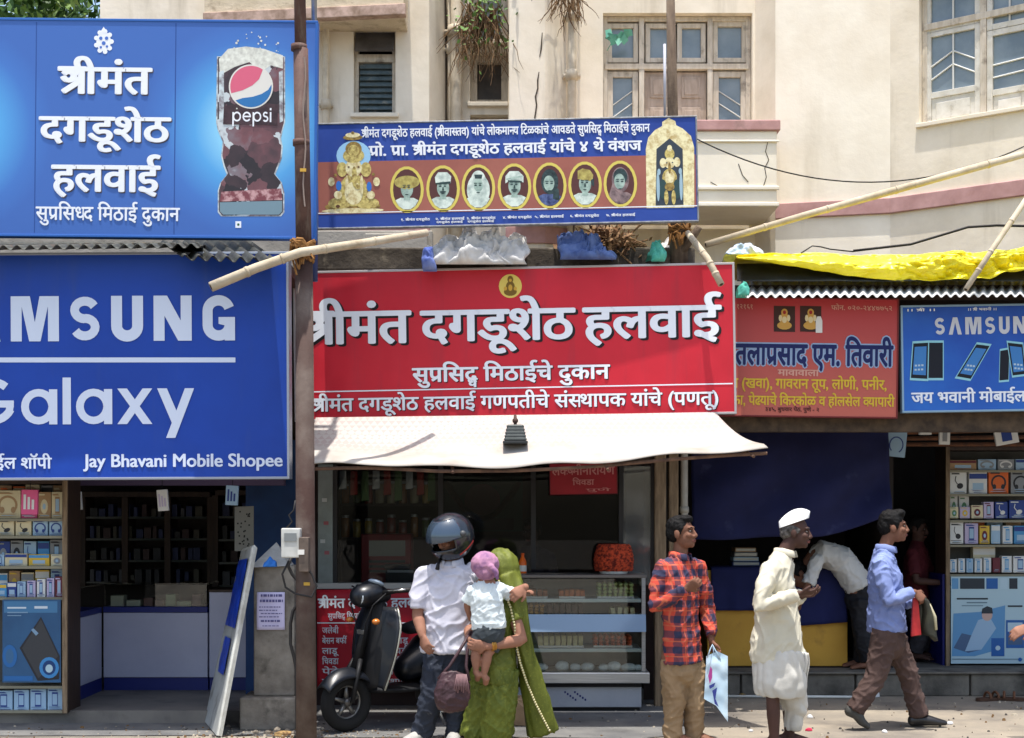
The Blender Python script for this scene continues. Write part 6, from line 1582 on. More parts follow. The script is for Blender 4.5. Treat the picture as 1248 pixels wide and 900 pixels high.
for k, (y, h, l, r_) in enumerate(((726, 3, 318, 344), (732.5, 3.2, 317, 345), (740, 1.2, 316, 342), (744, 1.2, 316, 338), (748, 1.2, 318, 344), (752, 1.2, 316, 340), (757, 2.4, 318, 343), (763, 1, 320, 340))):
    x = l
    while x < r_ - 1:
        w_ = rnd.uniform(1.5, 4.5); mb.poly(fr, pxpoly(fr, rc(x, y - h / 2, min(x + w_, r_), y + h / 2)), .0065 + k * .0001); x += w_ + .9
mb.build('print', flat('notice_ink', (86, 84, 130)), q)
Ym = 10.02
q = thing('meter_box', 'white electricity meter box fixed to the iron pole above the concrete pillar', 'meter box', P(354, 686, Ym))
mb = MB(); mb.box(X(343, Ym), X(366, Ym), Ym - .02, Ym + .08, Z(680, Ym), Z(644, Ym)); mb.build('housing', M('meter_white', (196, 196, 190), .5, (170, 170, 164), 8), q, bevel=.008)
mb = MB(); mb.box(X(365, Ym), X(377, Ym), Ym - .04, Ym + .05, Z(697, Ym), Z(655, Ym)); mb.build('junction_panel', M('meter_brown', (110, 96, 86), .7, (80, 70, 62), 8), q, bevel=.005)
mb = MB(); mb.box(X(347, Ym), X(362, Ym), Ym - .026, Ym - .021, Z(660, Ym), Z(650, Ym)); mb.build('dial_window', M('meter_dial', (120, 124, 124), .3), q)
mb = MB(); mb.box(X(364, Ym), X(372, Ym), Ym - .05, Ym - .041, Z(676, Ym), Z(670, Ym)); mb.build('latch', offw, q)
def cable(label, pts_, r=.009): wire(label, pts_, r, M('cable_black', (40, 38, 38), .6))
cable('black cable curling down the right side of the concrete pillar', [P(a, b, 10.3) for a, b in ((355, 680), (351, 690), (356, 700), (366, 712), (372, 722), (364, 734), (357, 745), (354, 760), (354, 785), (358, 800), (361, 815), (362, 850), (363, 898))], .012)
cable('thin cable looping round the iron pole beside the notice', [P(a, b, 10.05) for a, b in ((352, 684), (344, 700), (348, 716), (360, 724), (380, 728), (386, 715), (380, 700), (372, 690))], .008)
cable('pale twisted cord running up from the meter box', [P(a, b, 10.05) for a, b in ((348, 645), (356, 636), (352, 628), (358, 622), (360, 610))], .006)
# leaning board
t = thing('leaning_board', 'old blue and white signboard leaning on its edge beside the concrete pillar', 'board', P(262, 897, 10.5))
A, B, C, D = P(267, 898, 10.33), P(252, 872, 11.05), P(297, 672, 11.35), P(310, 668, 10.62)
A.z = .012; B.z = .012 if B.z < .1 else B.z
n_ = (B - A).cross(D - A).normalized() * .02
mb = MB(); mb.hexa([A - n_, B - n_, B + n_, A + n_, D - n_, C - n_, C + n_, D + n_]); mb.build('panel', M('board_grey_white', (162, 164, 162), .6, (136, 138, 136), 5, dirt=(96, 90, 84), dscale=5, dlo=.56, dhi=.72), t)
mb = MB(); e = .03
for P0, P1 in ((A, D), (D, C)):
    mb.tube([P0, P1], .022, 4)
mb.build('frame', M('white_edge', (206, 206, 198), .5, (176, 174, 164), 10), t)
sgn = -1 if n_.x > 0 else 1
nn = n_ * sgn * 1.15
def lf(u, v): return A.lerp(B, u).lerp(D.lerp(C, u), v) + nn * (1 + .5 * abs(noise.noise(Vector((u * 7, v * 9, 2)))))
mb = MB(); mb.grid(lambda u, v: lf(.08 + .84 * u, .56 + .38 * v), 12, 18); mb.build('blue_film', M('film_blue', (30, 66, 176), .4, (24, 50, 140), 8), t)
mb = MB(); mb.grid(lambda u, v: lf(.25 + .5 * u, .30 + .2 * v), 8, 10); mb.build('torn_film', M('film_blue', (30, 66, 176), .4), t)

# litter, stones
rnd = random.Random(31)
def bit(label, px, py, r, col, cat='litter', name='paper_scrap', flatz=.4):
    Y = CAMZ * F / (py - HY); c = P(px, py, Y); c.z = (.0 if Y > 10.4 and c.x < 1.5 else 0) + .004
    mb = MB(); n = 7; top_ = []
    for i in range(n): a = 6.28 * i / n; top_.append(Vector((math.cos(a) * r * rnd.uniform(.6, 1.2), math.sin(a) * r * rnd.uniform(.6, 1.2), 0)))
    mb.loft([[c + p for p in top_], [c + p * .9 + Vector((0, 0, r * flatz * rnd.uniform(.5, 1.2))) for p in top_], [c + p * .3 + Vector((0, 0, r * flatz * 1.5)) for p in top_]])
    tag(mb.build(name, col), label, cat)
wp, rp_ = M('scrap_white', (206, 206, 206), .8), M('scrap_red', (190, 50, 76), .7)
bit('white paper scrap on the sunlit dust left of the striding man', 987, 875, .035, wp); bit('red scrap on the dust beside the old man in the cap', 986, 891, .03, rp_)
bit('white paper scrap under the raised heel of the striding man', 1066, 850, .045, wp, flatz=.8); bit('white scrap in front of the striding man on the kerb side', 1157, 883, .03, wp)
bit('small white scrap right of the brown sandals and kerb', 1188, 846, .025, wp); bit('white scrap beneath the striding man at the frame bottom', 1078, 893, .028, wp); bit('yellowish leaf litter below the stall beside the old man', 905, 850, .05, M('litter_yellow', (150, 120, 60), .8, (90, 76, 50), 20))
bit('small white scrap at the left of the old man on the dust', 915, 892, .02, wp)
stm = M('rubble', (136, 126, 112), .9, (100, 92, 82), 20)
for i, (px, py, r) in enumerate(((338, 893, .035), (350, 894, .028), (358, 897, .03), (326, 896, .03), (388, 896, .03), (312, 895, .025))):
    bit('grey rubble stone at the foot of the iron pole, %s from the left' % ['third', 'fourth', 'fifth', 'second', 'sixth', 'first'][i], px, py, r, stm, 'stone', 'rubble_stone', .7)
bit('dry brown leaf litter heap at the foot of the iron pole', 346, 897, .07, M('leaf_litter', (170, 140, 90), .9, (80, 56, 40), 30), 'litter', 'leaf_heap', .3)
mb = MB(); mb.tube([P(868, 845, 12.55), P(1042, 846, 12.5)], .012, 8); o = tag(mb.build('white_pipe', M('white_pvc', (210, 210, 204), .5), smooth=True), 'thin white plastic pipe lying along the foot of the kerb', 'pipe')
o.location.z = .001
def sandal(label, px, py, yaw):
    Y = 12.35; c = P(px, py, Y); c.z = .003
    t = thing('sandal', label, 'sandal', c, 'brown sandals left by the kerb')
    M3 = Matrix.Rotation(R(yaw), 3, 'Z')
    mb = MB(); o = [(-.12, .03), (-.06, .045), (.04, .04), (.12, .045), (.145, .0), (.12, -.045), (.04, -.04), (-.06, -.045), (-.12, -.03), (-.135, 0)]
    mb.loft([[c + M3 @ Vector((a, b, 0)) for a, b in o], [c + M3 @ Vector((a, b, .025)) for a, b in o]]); mb.build('sole', M('sandal_sole', (74, 52, 40), .8), t)
    mb = MB()
    for x0 in (.06, -.02):
        mb.tube([c + M3 @ Vector((x0, .045 * math.cos(a), .02 + .05 * math.sin(a))) for a in [math.pi * i / 8 for i in range(9)]], .012, 6)
    mb.build('strap', M('sandal_strap', (96, 64, 44), .7), t)
sandal('brown strap sandal by the kerb, left one of the pair', 1206, 846, 20); sandal('brown strap sandal by the kerb, right one of the pair', 1233, 845, 160)
mb = MB(); mb.box(-.22, .1, 10.9, 11.15, .007, .2); mb.hexa([(.02, 10.85, .008), (.26, 10.8, .008), (.3, 11.05, .008), (.06, 11.1, .008), (-.03, 10.88, .2), (.02, 10.84, .2), (.06, 11.05, .2), (0, 11.08, .2)])
tag(mb.build('torn_carton', M('carton_brown', (156, 132, 104), .85, (130, 108, 84), 6), bevel=.004), 'torn brown cardboard carton on the ground behind the woman in green', 'carton')

rnd = random.Random(91)
mb = MB()
for i in range(900):
    x = rnd.uniform(-4.2, 5.0); y = rnd.uniform(9.7, 12.55) if x > -1.8 else rnd.uniform(9.7, 10.9)
    if rnd.random() < .35: x = rnd.gauss(-1.5, .5); y = rnd.uniform(10.2, 10.7)
    r = rnd.uniform(.004, .013) * (1.6 if rnd.random() < .08 else 1); h = r * rnd.uniform(.3, .9); n = 5; a0 = rnd.uniform(0, 6)
    o = [(x + r * math.cos(a0 + 6.283 * k / n) * rnd.uniform(.7, 1.3), y + r * math.sin(a0 + 6.283 * k / n) * rnd.uniform(.7, 1.3)) for k in range(n)]
    mb.loft([[(a, b, .0) for a, b in o], [(x + (a - x) * .6, y + (b - y) * .6, .006 + h) for a, b in o]], rnd.randrange(4))
tag(mb.build('gravel', [stm, M('leaf_crumb', (110, 84, 54), .9), M('grit_dark', (72, 68, 64), .9), M('grit_pale', (170, 160, 142), .9)]), 'loose grit, leaf crumbs and small stones scattered over the road', 'gravel', kind='stuff')
# ------------------------------------------------------------------ scooter
sc = thing('scooter', 'dark blue step through scooter parked in front of the red price banner', 'scooter', (0, 0, 0))
dk = M('scooter_paint', (20, 24, 32), .36, (17, 20, 26), 2, spec=.45, dirt=(56, 54, 50), dscale=5, dlo=.58, dhi=.85)
gy = M('scooter_grey', (96, 94, 92), .3, (84, 82, 80), 3, metal=.5)
rub = M('tyre_rubber', (28, 28, 28), .85)
chrome = M('scooter_chrome', (190, 190, 188), .2, metal=.9)
blk = M('scooter_black', (22, 22, 24), .6)
def torus(mb, c, Rr, r, n=32, m=10, mat=0):
    mb.loft([[Vector(c) + Vector(((Rr + r * math.cos(2 * math.pi * j / m)) * math.cos(2 * math.pi * i / n), r * 1.0 * math.sin(2 * math.pi * j / m), (Rr + r * math.cos(2 * math.pi * j / m)) * math.sin(2 * math.pi * i / n))) for j in range(m)] for i in range(n + 1)], mat, caps=False)
for wx in (-.60, .60):
    mb = MB(); mb.tube([(wx, -.035, .215), (wx, .035, .215)], .03, 14); hub = mb.build('wheel', gy, sc, smooth=True)
    mb = MB(); torus(mb, (wx, 0, .215), .165, .05); mb.build('tyre', rub, hub, smooth=True)
    mb = MB(); torus(mb, (wx, 0, .215), .122, .014)
    for k in range(5):
        a = 2 * math.pi * k / 5 + .3; mb.tube([(wx + .02 * math.cos(a), 0, .215 + .02 * math.sin(a)), (wx + .12 * math.cos(a), 0, .215 + .12 * math.sin(a))], [.02, .012], 6)
    mb.build('rim', M('wheel_rim', (120, 118, 114), .4, metal=.6), hub, smooth=True)
mb = MB()    # front fender
mb.grid(lambda u, v: Vector((-.60 + (.25 - .02 * abs(v - .5)) * math.cos(R(20 + 130 * u)), (v - .5) * .17, .215 + (.25 - .07 * (2 * v - 1) ** 2) * math.sin(R(20 + 130 * u)))), 18, 10); mb.build('front_fender', dk, sc, smooth=True, solid=.006)
mb = MB()
for y in (-.075, .075): mb.tube([(-.60, y, .215), (-.55, y, .42), (-.50, y * .5, .52)], .018, 8)
mb.tube([(-.52, 0, .45), (-.36, 0, .95)], .035, 10); mb.build('fork', blk, sc, smooth=True)
def shield(u, v):    # v 0 bottom..1 top
    w = .19 + .085 * math.sin(v * 2.4) - .10 * max(0, v - .78) * 2
    x = -.36 - .02 * v - .10 * math.cos((u - .5) * 2.6) * (.5 + .5 * v) + .14 * v * 1.0 + .03
    return Vector((x - .05, (u - .5) * 2 * w, .30 + .60 * v))
mb = MB(); mb.grid(shield, 20, 16); mb.build('leg_shield', dk, sc, smooth=True, solid=.02)
for s_ in (0.0, 1.0):
    mb = MB(); mb.tube([shield(s_, v / 14) for v in range(15)], .009, 6); mb.build('shield_trim', M('trim_pale', (176, 176, 164), .4, metal=.3), sc, smooth=True)
mb = MB(); mb.tube([(-.40, 0, .34), (-.36, 0, .6), (-.33, 0, .9)], [(.15, .06), (.17, .07), (.11, .06)], 14, ref=(1, 0, 0), round_ends=True); mb.build('glove_box', blk, sc, smooth=True)
mb = MB(); mb.tube([(-.42, 0, .30), (-.2, 0, .285), (.06, 0, .285), (.2, 0, .31)], [(.19, .03), (.20, .03), (.20, .03), (.16, .04)], 14, ref=(0, 0, 1)); mb.build('floor_board', blk, sc, smooth=True)
mb = MB(); mb.tube([(-.05, 0, .42), (.12, 0, .50), (.45, 0, .54), (.80, 0, .60), (.95, 0, .62)], [(.10, .10), (.17, .17), (.20, .2), (.15, .14), (.06, .05)], 20, ref=(0, 0, 1), round_ends=True); mb.build('body', dk, sc, smooth=True)
for y in (-1, 1):
    mb = MB(); mb.ell((.30, y * .165, .47), (.30, .085, .135), 0, 24, 14, Euler((0, R(-6), 0))); mb.build('side_panel', gy, sc, smooth=True)
mb = MB(); mb.tube([(-.02, 0, .72), (.2, 0, .75), (.5, 0, .77), (.80, 0, .79)], [(.10, .045), (.145, .06), (.14, .06), (.11, .05)], 18, ref=(0, 0, 1), round_ends=True); mb.build('seat', M('seat_vinyl', (32, 34, 38), .6, bump=.2, bscale=200), sc, smooth=True)
mb = MB(); mb.tube([(-.46, 0, .98), (-.38, 0, 1.0), (-.28, 0, .98)], [(.10, .085), (.125, .10), (.09, .06)], 18, ref=(0, 0, 1), round_ends=True); cw = mb.build('handlebar_cowl', dk, sc, smooth=True)
mb = MB(); mb.ell((-.50, 0, .975), (.03, .085, .065)); mb.build('headlight', M('headlight_glass', (190, 200, 206), .1, spec=.8), cw, smooth=True)
mb = MB(); mb.ell((-.36, -.04, 1.075), (.06, .07, .022), 0, 16, 8, Euler((0, R(25), 0))); mb.build('speedometer', M('speedo_glass', (150, 166, 180), .12, spec=.9), cw, smooth=True)  # pale tone carries the glint on the dial glass
for y in (-1, 1):
    mb = MB(); mb.tube([(-.34, y * .10, 1.0), (-.30, y * .2, 1.02), (-.25, y * .34, 1.03)], [.024, .018, .018], 10); mb.build('handlebar', blk, sc, smooth=True)
    mb = MB(); mb.tube([(-.36, y * .19, 1.02), (-.31, y * .33, 1.035)], .007, 6); mb.build('brake_lever', chrome, sc, smooth=True)
mb = MB(); mb.tube([(.0, -.12, .3), (.10, -.20, .12), (.13, -.24, .01)], .012, 8); mb.build('stand', chrome, sc, smooth=True)
mb = MB(); mb.tube([(.15, .15, .26), (.5, .17, .24), (.78, .17, .3)], [.03, .05, .045], 12, round_ends=True); mb.build('exhaust', blk, sc, smooth=True)
mb = MB(); mb.box(.1, .62, -.1, .1, .16, .36); mb.build('engine', M('engine_grey', (70, 70, 70), .6, metal=.4), sc, bevel=.03)

for y in (-1, 1):
    mb = MB(); mb.ell((-.45, y * .16, .80), (.03, .03, .022)); mb.build('indicator', M('indicator_amber', (190, 110, 40), .2, spec=.7), sc, smooth=True)
    mb = MB(); mb.tube([(-.36, y * .16, 1.0), (-.46, y * .14, .92), (-.47, y * .06, .78), (-.50, y * .05, .55)], .006, 6); mb.build('cable', blk, sc, smooth=True)
mb = MB(); mb.box(-.475, -.468, -.045, .045, .70, .735); mb.build('badge', chrome, sc, bevel=.003)
mb = MB(); mb.box(.96, .968, -.09, .09, .45, .55); mb.build('number_plate', M('plate_white', (190, 190, 184), .5), sc)
sc.location = (-.76, 10.96, .008); sc.rotation_euler = (0, 0, R(42))
# ================================================================== PEOPLE
TS = bpy.data.scenes.new('workbench')
def remesh(mb, name, mats, voxel, it=4, fac=.5, parent=None, disp=None, matfn=None):
    me = bpy.data.meshes.new('tmp'); me.from_pydata(mb.v, [], mb.f); me.update()
    o = bpy.data.objects.new('tmp', me); TS.collection.objects.link(o)
    r = o.modifiers.new('r', 'REMESH'); r.mode = 'VOXEL'; r.voxel_size = voxel; r.use_smooth_shade = True
    if it:
        s = o.modifiers.new('s', 'SMOOTH'); s.factor = fac; s.iterations = it
    with bpy.context.temp_override(scene=TS, view_layer=TS.view_layers[0]):
        dg = bpy.context.evaluated_depsgraph_get(); dg.update()
        m2 = bpy.data.meshes.new_from_object(o.evaluated_get(dg)); m2.name = name
    bpy.data.objects.remove(o); bpy.data.meshes.remove(me)
    if disp:
        nn = [v.normal.copy() for v in m2.vertices]
        new = []
        for v, n in zip(m2.vertices, nn):
            new.extend(v.co + n * disp(v.co))
        m2.vertices.foreach_set('co', new)
    m2.materials.clear()
    for m in (mats if isinstance(mats, (list, tuple)) else [mats]): m2.materials.append(m)
    if matfn:
        for p in m2.polygons: p.material_index = matfn(p.center)
    m2.polygons.foreach_set('use_smooth', [True] * len(m2.polygons)); m2.update()
    return link_mesh(name, m2, parent)
def folds(amp, fx=9.0, fz=4.0, seed=0.0):
    off = Vector((seed * 7.3, seed * 3.1, seed))
    def f(c):
        w = noise.noise(Vector((c.x * 5, c.y * 5, c.z * 4)) + off)
        a = noise.noise(Vector((c.x * fx + c.z * fx * .6, c.y * fx, c.z * fz * 1.2 - c.x * fx * .4)) + off + Vector((w, w, 0)) * 1.4)
        b = noise.noise(Vector((c.x * fx * 1.3 - c.z * fx, c.y * fx * 1.2, c.z * fz * 2.2)) - off)
        r1, r2 = max(0.0, 1.0 - 3.4 * abs(a)) ** 1.6, max(0.0, 1.0 - 3.8 * abs(b)) ** 1.6
        return amp * (r1 * .85 + r2 * .6 - .3) + amp * .3 * noise.noise(c * fx * .8 + off)
    return f
skin1 = M('skin_brown', (124, 86, 68), .68, (108, 74, 58), 9, spec=.2)
skin2 = M('skin_deep', (78, 54, 46), .66, (66, 45, 38), 9, spec=.25)
skin3 = M('skin_warm', (150, 108, 88), .68, (134, 94, 76), 9, spec=.2)
hairm = M('hair_black', (13, 12, 12), .6, (22, 20, 19), 60, bump=.5, bscale=220, spec=.15)
hairg = M('hair_grey', (40, 38, 36), .7, (104, 100, 96), 40, bump=.5, bscale=200)
eyew, eyed, lipm = M('eye_white', (138, 128, 120), .4), M('eye_dark', (24, 18, 16), .2), M('lip', (112, 62, 54), .5)
leather = M('shoe_black', (34, 32, 32), .35, spec=.5)
def xf(M4, p): return M4 @ Vector(p)
def head_parts(mb, c, yaw, pitch, s=1.0, roll=0):
    """skull, jaw, nose and ears added to the body shape; returns the head matrix"""
    H = Matrix.Translation(Vector(c)) @ Euler((R(pitch), R(roll), R(yaw)), 'XYZ').to_matrix().to_4x4() if False else Matrix.Translation(Vector(c)) @ Matrix.Rotation(R(yaw), 4, 'Z') @ Matrix.Rotation(R(pitch), 4, 'X') @ Matrix.Rotation(R(roll), 4, 'Y')
    q = H.to_quaternion()
    def e(p, r): mb.ell(xf(H, Vector(p) * s), tuple(x * s for x in r), 0, 16, 11, q)
    e((0, .012, .03), (.073, .092, .084)); e((0, -.022, -.035), (.060, .068, .078)); e((0, -.045, -.072), (.044, .044, .036)); e((0, -.064, -.088), (.024, .022, .022))
    e((0, -.076, .030), (.050, .018, .013))
    for x in (-1, 1):
        e((x * .036, -.066, -.022), (.024, .022, .022)); e((x * .075, .008, -.008), (.010, .022, .032))
    mb.tube([xf(H, Vector(p) * s) for p in ((0, -.082, .024), (0, -.098, -.008), (0, -.105, -.028), (0, -.096, -.040))], [.008 * s, .010 * s, .0145 * s, .010 * s], 8)
    for x in (-1, 1): e((x * .014, -.094, -.033), (.010, .011, .009))
    e((0, -.084, -.058), (.022, .012, .010))
    return H
def face(H, parent, s=1.0, hair='short', hm=None, moustache=False, brow=None, seed=1):
    hm = hm or hairm
    q = H.to_quaternion()
    for x in (-1, 1):
        mb = MB(); mb.ell(xf(H, Vector((x * .031, -.077, .008)) * s), (.0135 * s, .008 * s, .0060 * s), 0, 10, 7, q)
        mb.ell(xf(H, Vector((x * .031, -.0815, .008)) * s), (.0072 * s, .005 * s, .0072 * s), 1, 8, 6, q); mb.build('eye', [eyew, eyed], parent, smooth=True)
        mb = MB(); mb.tube([xf(H, Vector(p) * s) for p in ((x * .012, -.090, .028), (x * .032, -.088, .034), (x * .052, -.074, .027))], [.0025 * s, .0035 * s, .002 * s], 6); mb.build('eyebrow', brow or hm, parent, smooth=True)
    mb = MB()
    mb.tube([xf(H, Vector(p) * s) for p in ((-.024, -.082, -.062), (0, -.096, -.058), (.024, -.082, -.062))], [.003 * s, .0055 * s, .003 * s], 8)
    mb.tube([xf(H, Vector(p) * s) for p in ((-.020, -.083, -.067), (0, -.094, -.068), (.020, -.083, -.067))], [.003 * s, .006 * s, .003 * s], 8); mb.build('mouth', lipm, parent, smooth=True)
    if moustache:
        mb = MB(); mb.tube([xf(H, Vector(p) * s) for p in ((-.034, -.078, -.058), (-.015, -.096, -.048), (0, -.100, -.046), (.015, -.096, -.048), (.034, -.078, -.058))], [.004 * s, .008 * s, .007 * s, .008 * s, .004 * s], 8); mb.build('moustache', hm, parent, smooth=True)
    if hair:
        mb = MB()
        def e(p, r): mb.ell(xf(H, Vector(p) * s), tuple(t * s for t in r), 0, 20, 13, q)
        if hair == 'short':
            e((0, .022, .055), (.079, .092, .074)); e((0, .055, .01), (.074, .062, .075)); e((.0, -.030, .098), (.060, .058, .030)); e((.02, -.05, .092), (.045, .035, .022))
            for x in (-1, 1): e((x * .067, -.012, .035), (.012, .030, .032)); e((x * .07, -.018, .005), (.006, .010, .022))
        elif hair == 'wavy':
            e((0, .018, .062), (.083, .094, .078)); e((0, .06, .015), (.076, .060, .080)); e((0, -.045, .105), (.062, .05, .034)); e((.02, -.066, .092), (.04, .026, .022))
            for x in (-1, 1): e((x * .070, -.010, .035), (.014, .034, .038)); e((x * .071, -.018, .002), (.007, .010, .026))
        elif hair == 'cropped':
            e((0, .03, .02), (.077, .082, .070)); e((0, .055, .0), (.070, .060, .062))
            for x in (-1, 1): e((x * .066, .0, .015), (.012, .036, .030))
        remesh(mb, 'hair', hm, .008 * s, 2, .4, parent, disp=lambda c: .0055 * noise.noise(c * 55) + .004 * noise.noise(c * 120))
def hand(mb, w, d, n, thumb, curl=.5, s=1.0, spread=1.0):
    w, d, n = Vector(w), Vector(d).normalized(), Vector(n)
    n = (n - d * n.dot(d)).normalized(); l = d.cross(n)
    mb.tube([w, w + d * .03 * s, w + d * .085 * s], [(.026 * s, .019 * s), (.036 * s, .017 * s), (.040 * s, .014 * s)], 12, ref=n, round_ends=True)
    for i, ln in enumerate((.072, .080, .074, .058)):
        o = (i - 1.5) * .0215 * s * thumb * -1
        p = w + d * (.078 - .004 * abs(i - 1.3)) * s + l * o * spread; path = [p - d * .02 * s, p]; a = curl * (.35 + .08 * i); dd = d
        for k, f in enumerate((.42, .33, .25)):
            dd = (d * math.cos(a) + n * math.sin(a)).normalized(); p = p + dd * ln * f * s; path.append(p); a += curl * (.9 + .1 * k)
        mb.tube(path, [.0095 * s, .0098 * s, .009 * s, .0085 * s, .0075 * s], 8, round_ends=True)
    t0 = w + d * .025 * s + l * thumb * .026 * s; t1 = t0 + (d * .55 + l * thumb * .75 + n * .25).normalized() * .035 * s; t2 = t1 + (d * .85 + l * thumb * .25 + n * .45).normalized() * .03 * s
    mb.tube([t0, t1, t2], [.014 * s, .0125 * s, .010 * s], 8, round_ends=True)
def limb(mb, a, b, c, r, n=14):
    a, b, c = Vector(a), Vector(b), Vector(c)
    if r[0] < .05: a = a.lerp(b, .12) - Vector((0, 0, .012)); r = [r[0] * .85] + list(r[1:])
    mb.tube([a, a.lerp(b, .35), a.lerp(b, .8), b, b.lerp(c, .3), b.lerp(c, .75), c], r, n, round_ends=True)
class Pose:
    def __init__(s, Y): s.Y, s.j = Y, {}
    def __call__(s, name): return s.j[name]
    def set(s, **k):
        for a, v in k.items(): s.j[a] = P(v[0], v[1], s.Y + (v[2] if len(v) > 2 else 0))
def torso(mb, sec, fwd, n=20):
    """sec: list of (centre, half width, half depth) from below to neck"""
    mb.tube([q[0] for q in sec], [(q[1], q[2]) for q in sec], n, ref=fwd, round_ends=True)
def person(label, Y, footpx, group=None):
    r = thing('person', label, 'person', P(footpx, HY + CAMZ * F / Y, Y), group)
    return r
def shoe(mb, heel, toe, w=.042, h=.075):
    heel, toe = Vector(heel), Vector(toe); d = (toe - heel); u = Vector((0, 0, 1))
    mb.tube([heel + u * .04, heel + d * .2 + u * .045, heel + d * .5 + u * .04, heel + d * .8 + u * .028, toe + u * .022], [(w * .8, .042), (w * .9, .046), (w, .040), (w * 1.05, .028), (w * .7, .02)], 12, ref=(0, 0, 1), round_ends=True)
def foot(mb, heel, toe, ank, s=1.0):
    heel, toe, ank = Vector(heel), Vector(toe), Vector(ank); d = toe - heel; u = Vector((0, 0, 1))
    mb.tube([ank, heel + d * .22 + u * .055], [.036 * s, .036 * s], 10, round_ends=True)
    mb.tube([heel + u * .03, heel + d * .3 + u * .04, heel + d * .65 + u * .028, heel + d * .88 + u * .018], [(.032 * s, .028), (.036 * s, .036), (.045 * s, .024), (.046 * s, .016)], 12, ref=(0, 0, 1), round_ends=True)
    l = d.normalized().cross(u)
    for i in range(5): b = heel + d * (.86 - .02 * abs(i - 1)) + l * (i - 2) * .018 * s + u * .013; mb.tube([b, b + d * (.14 - .015 * i)], [.010, .008], 7, round_ends=True)

# ------------------------------------------------ young man in the checked shirt
Y0 = 10.1
p = Pose(Y0); fw = Vector((.75, -.66, 0))
rt = person('young man in orange and navy checked shirt holding a pale blue plastic bag', Y0, 832)
p.set(hd=(831, 650), nk=(829, 676, .02), pel=(831, 795), wa=(830, 760), ch=(828, 715), sR=(806, 690, -.06), sL=(852, 690, .10), eR=(799, 740, -.10), wR=(836, 718, -.24), eL=(862, 742, .12), wL=(867, 780, .02),
      hR=(818, 800, -.02), hL=(845, 800, .05), kR=(822, 855, -.03), kL=(846, 852, .03), aR=(822, 902, .0), aL=(846, 902, .08))
mb = MB(.025); H = head_parts(mb, p('hd'), 62, -6, .98)
mb.tube([p('ch'), p('nk'), p('hd') + Vector((0, .02, -.03))], [.06, .052, .05], 14)
torso(mb, [(p('pel'), .12, .08), (p('wa'), .11, .075), (p('ch'), .13, .085), (p('nk') - Vector((0, 0, .06)), .085, .055)], fw)
limb(mb, p('sR'), p('eR'), p('wR'), [.045, .043, .038, .036, .036, .028, .024]); limb(mb, p('sL'), p('eL'), p('wL'), [.045, .043, .038, .036, .036, .028, .024])
hand(mb, p('wR'), (.075, -.03, .045), (.2, .8, .4), -1, .9, .95); hand(mb, p('wL'), (.012, 0, -.08), (.7, .3, .1), 1, 1.15, .95)
for a, k, h in (('hR', 'kR', 'aR'), ('hL', 'kL', 'aL')): limb(mb, p(a), p(k), p(h), [.07, .068, .05, .047, .046, .038, .03])
for h in ('aR', 'aL'): foot(mb, p(h) + Vector((-.04, .02, -p(h).z)), p(h) + Vector((.14, -.1, -p(h).z)), p(h))
remesh(mb, 'body', skin1, .0055, 3, .5, rt); face(H, rt, .98, 'short')
chk = bpy.data.materials.new('checked_cotton'); chk.use_nodes = True
t_ = chk.node_tree; N, L = t_.nodes, t_.links
tc = N.new('ShaderNodeTexCoord'); sp = N.new('ShaderNodeSeparateXYZ'); L.new(tc.outputs['Object'], sp.inputs[0])
nz = N.new('ShaderNodeTexNoise'); nz.inputs['Scale'].default_value = 7; L.new(tc.outputs['Object'], nz.inputs[0])
def mth(op, a, b=None, c=None):
    m = N.new('ShaderNodeMath'); m.operation = op
    for i, v in enumerate((a, b, c)):
        if v is None: continue
        if isinstance(v, (int, float)): m.inputs[i].default_value = v
        else: L.new(v, m.inputs[i])
    return m.outputs[0]
wob = mth('MULTIPLY', mth('SUBTRACT', nz.outputs[0], .5), .02)
ucoord = mth('ADD', mth('ADD', mth('MULTIPLY', sp.outputs[0], .9), mth('MULTIPLY', sp.outputs[1], .75)), wob)
vcoord = mth('ADD', sp.outputs[2], wob)
def stripe(c, freq, duty): return mth('LESS_THAN', mth('FRACT', mth('MULTIPLY', c, freq)), duty)
s1, s2 = stripe(ucoord, 10.5, .48), stripe(vcoord, 9.5, .46)
thin = mth('MAXIMUM', stripe(mth('ADD', ucoord, .024), 10.5, .08), stripe(mth('ADD', vcoord, .026), 9.5, .08))
both = mth('MULTIPLY', mth('ADD', s1, s2), .5)
rp = N.new('ShaderNodeValToRGB'); rp.color_ramp.interpolation = 'CONSTANT'
rp.color_ramp.elements[0].color = (*lin((184, 64, 46)), 1); rp.color_ramp.elements[1].position = .4; rp.color_ramp.elements[1].color = (*lin((104, 48, 58)), 1)
e = rp.color_ramp.elements.new(.9); e.color = (*lin((38, 38, 66)), 1)
L.new(both, rp.inputs[0]); mx = N.new('ShaderNodeMix'); mx.data_type = 'RGBA'; L.new(mth('MULTIPLY', thin, .8), mx.inputs['Factor']); L.new(rp.outputs[0], mx.inputs['A']); mx.inputs['B'].default_value = (*lin((184, 92, 62)), 1)
L.new(mx.outputs['Result'], N['Principled BSDF'].inputs['Base Color']); N['Principled BSDF'].inputs['Roughness'].default_value = .85
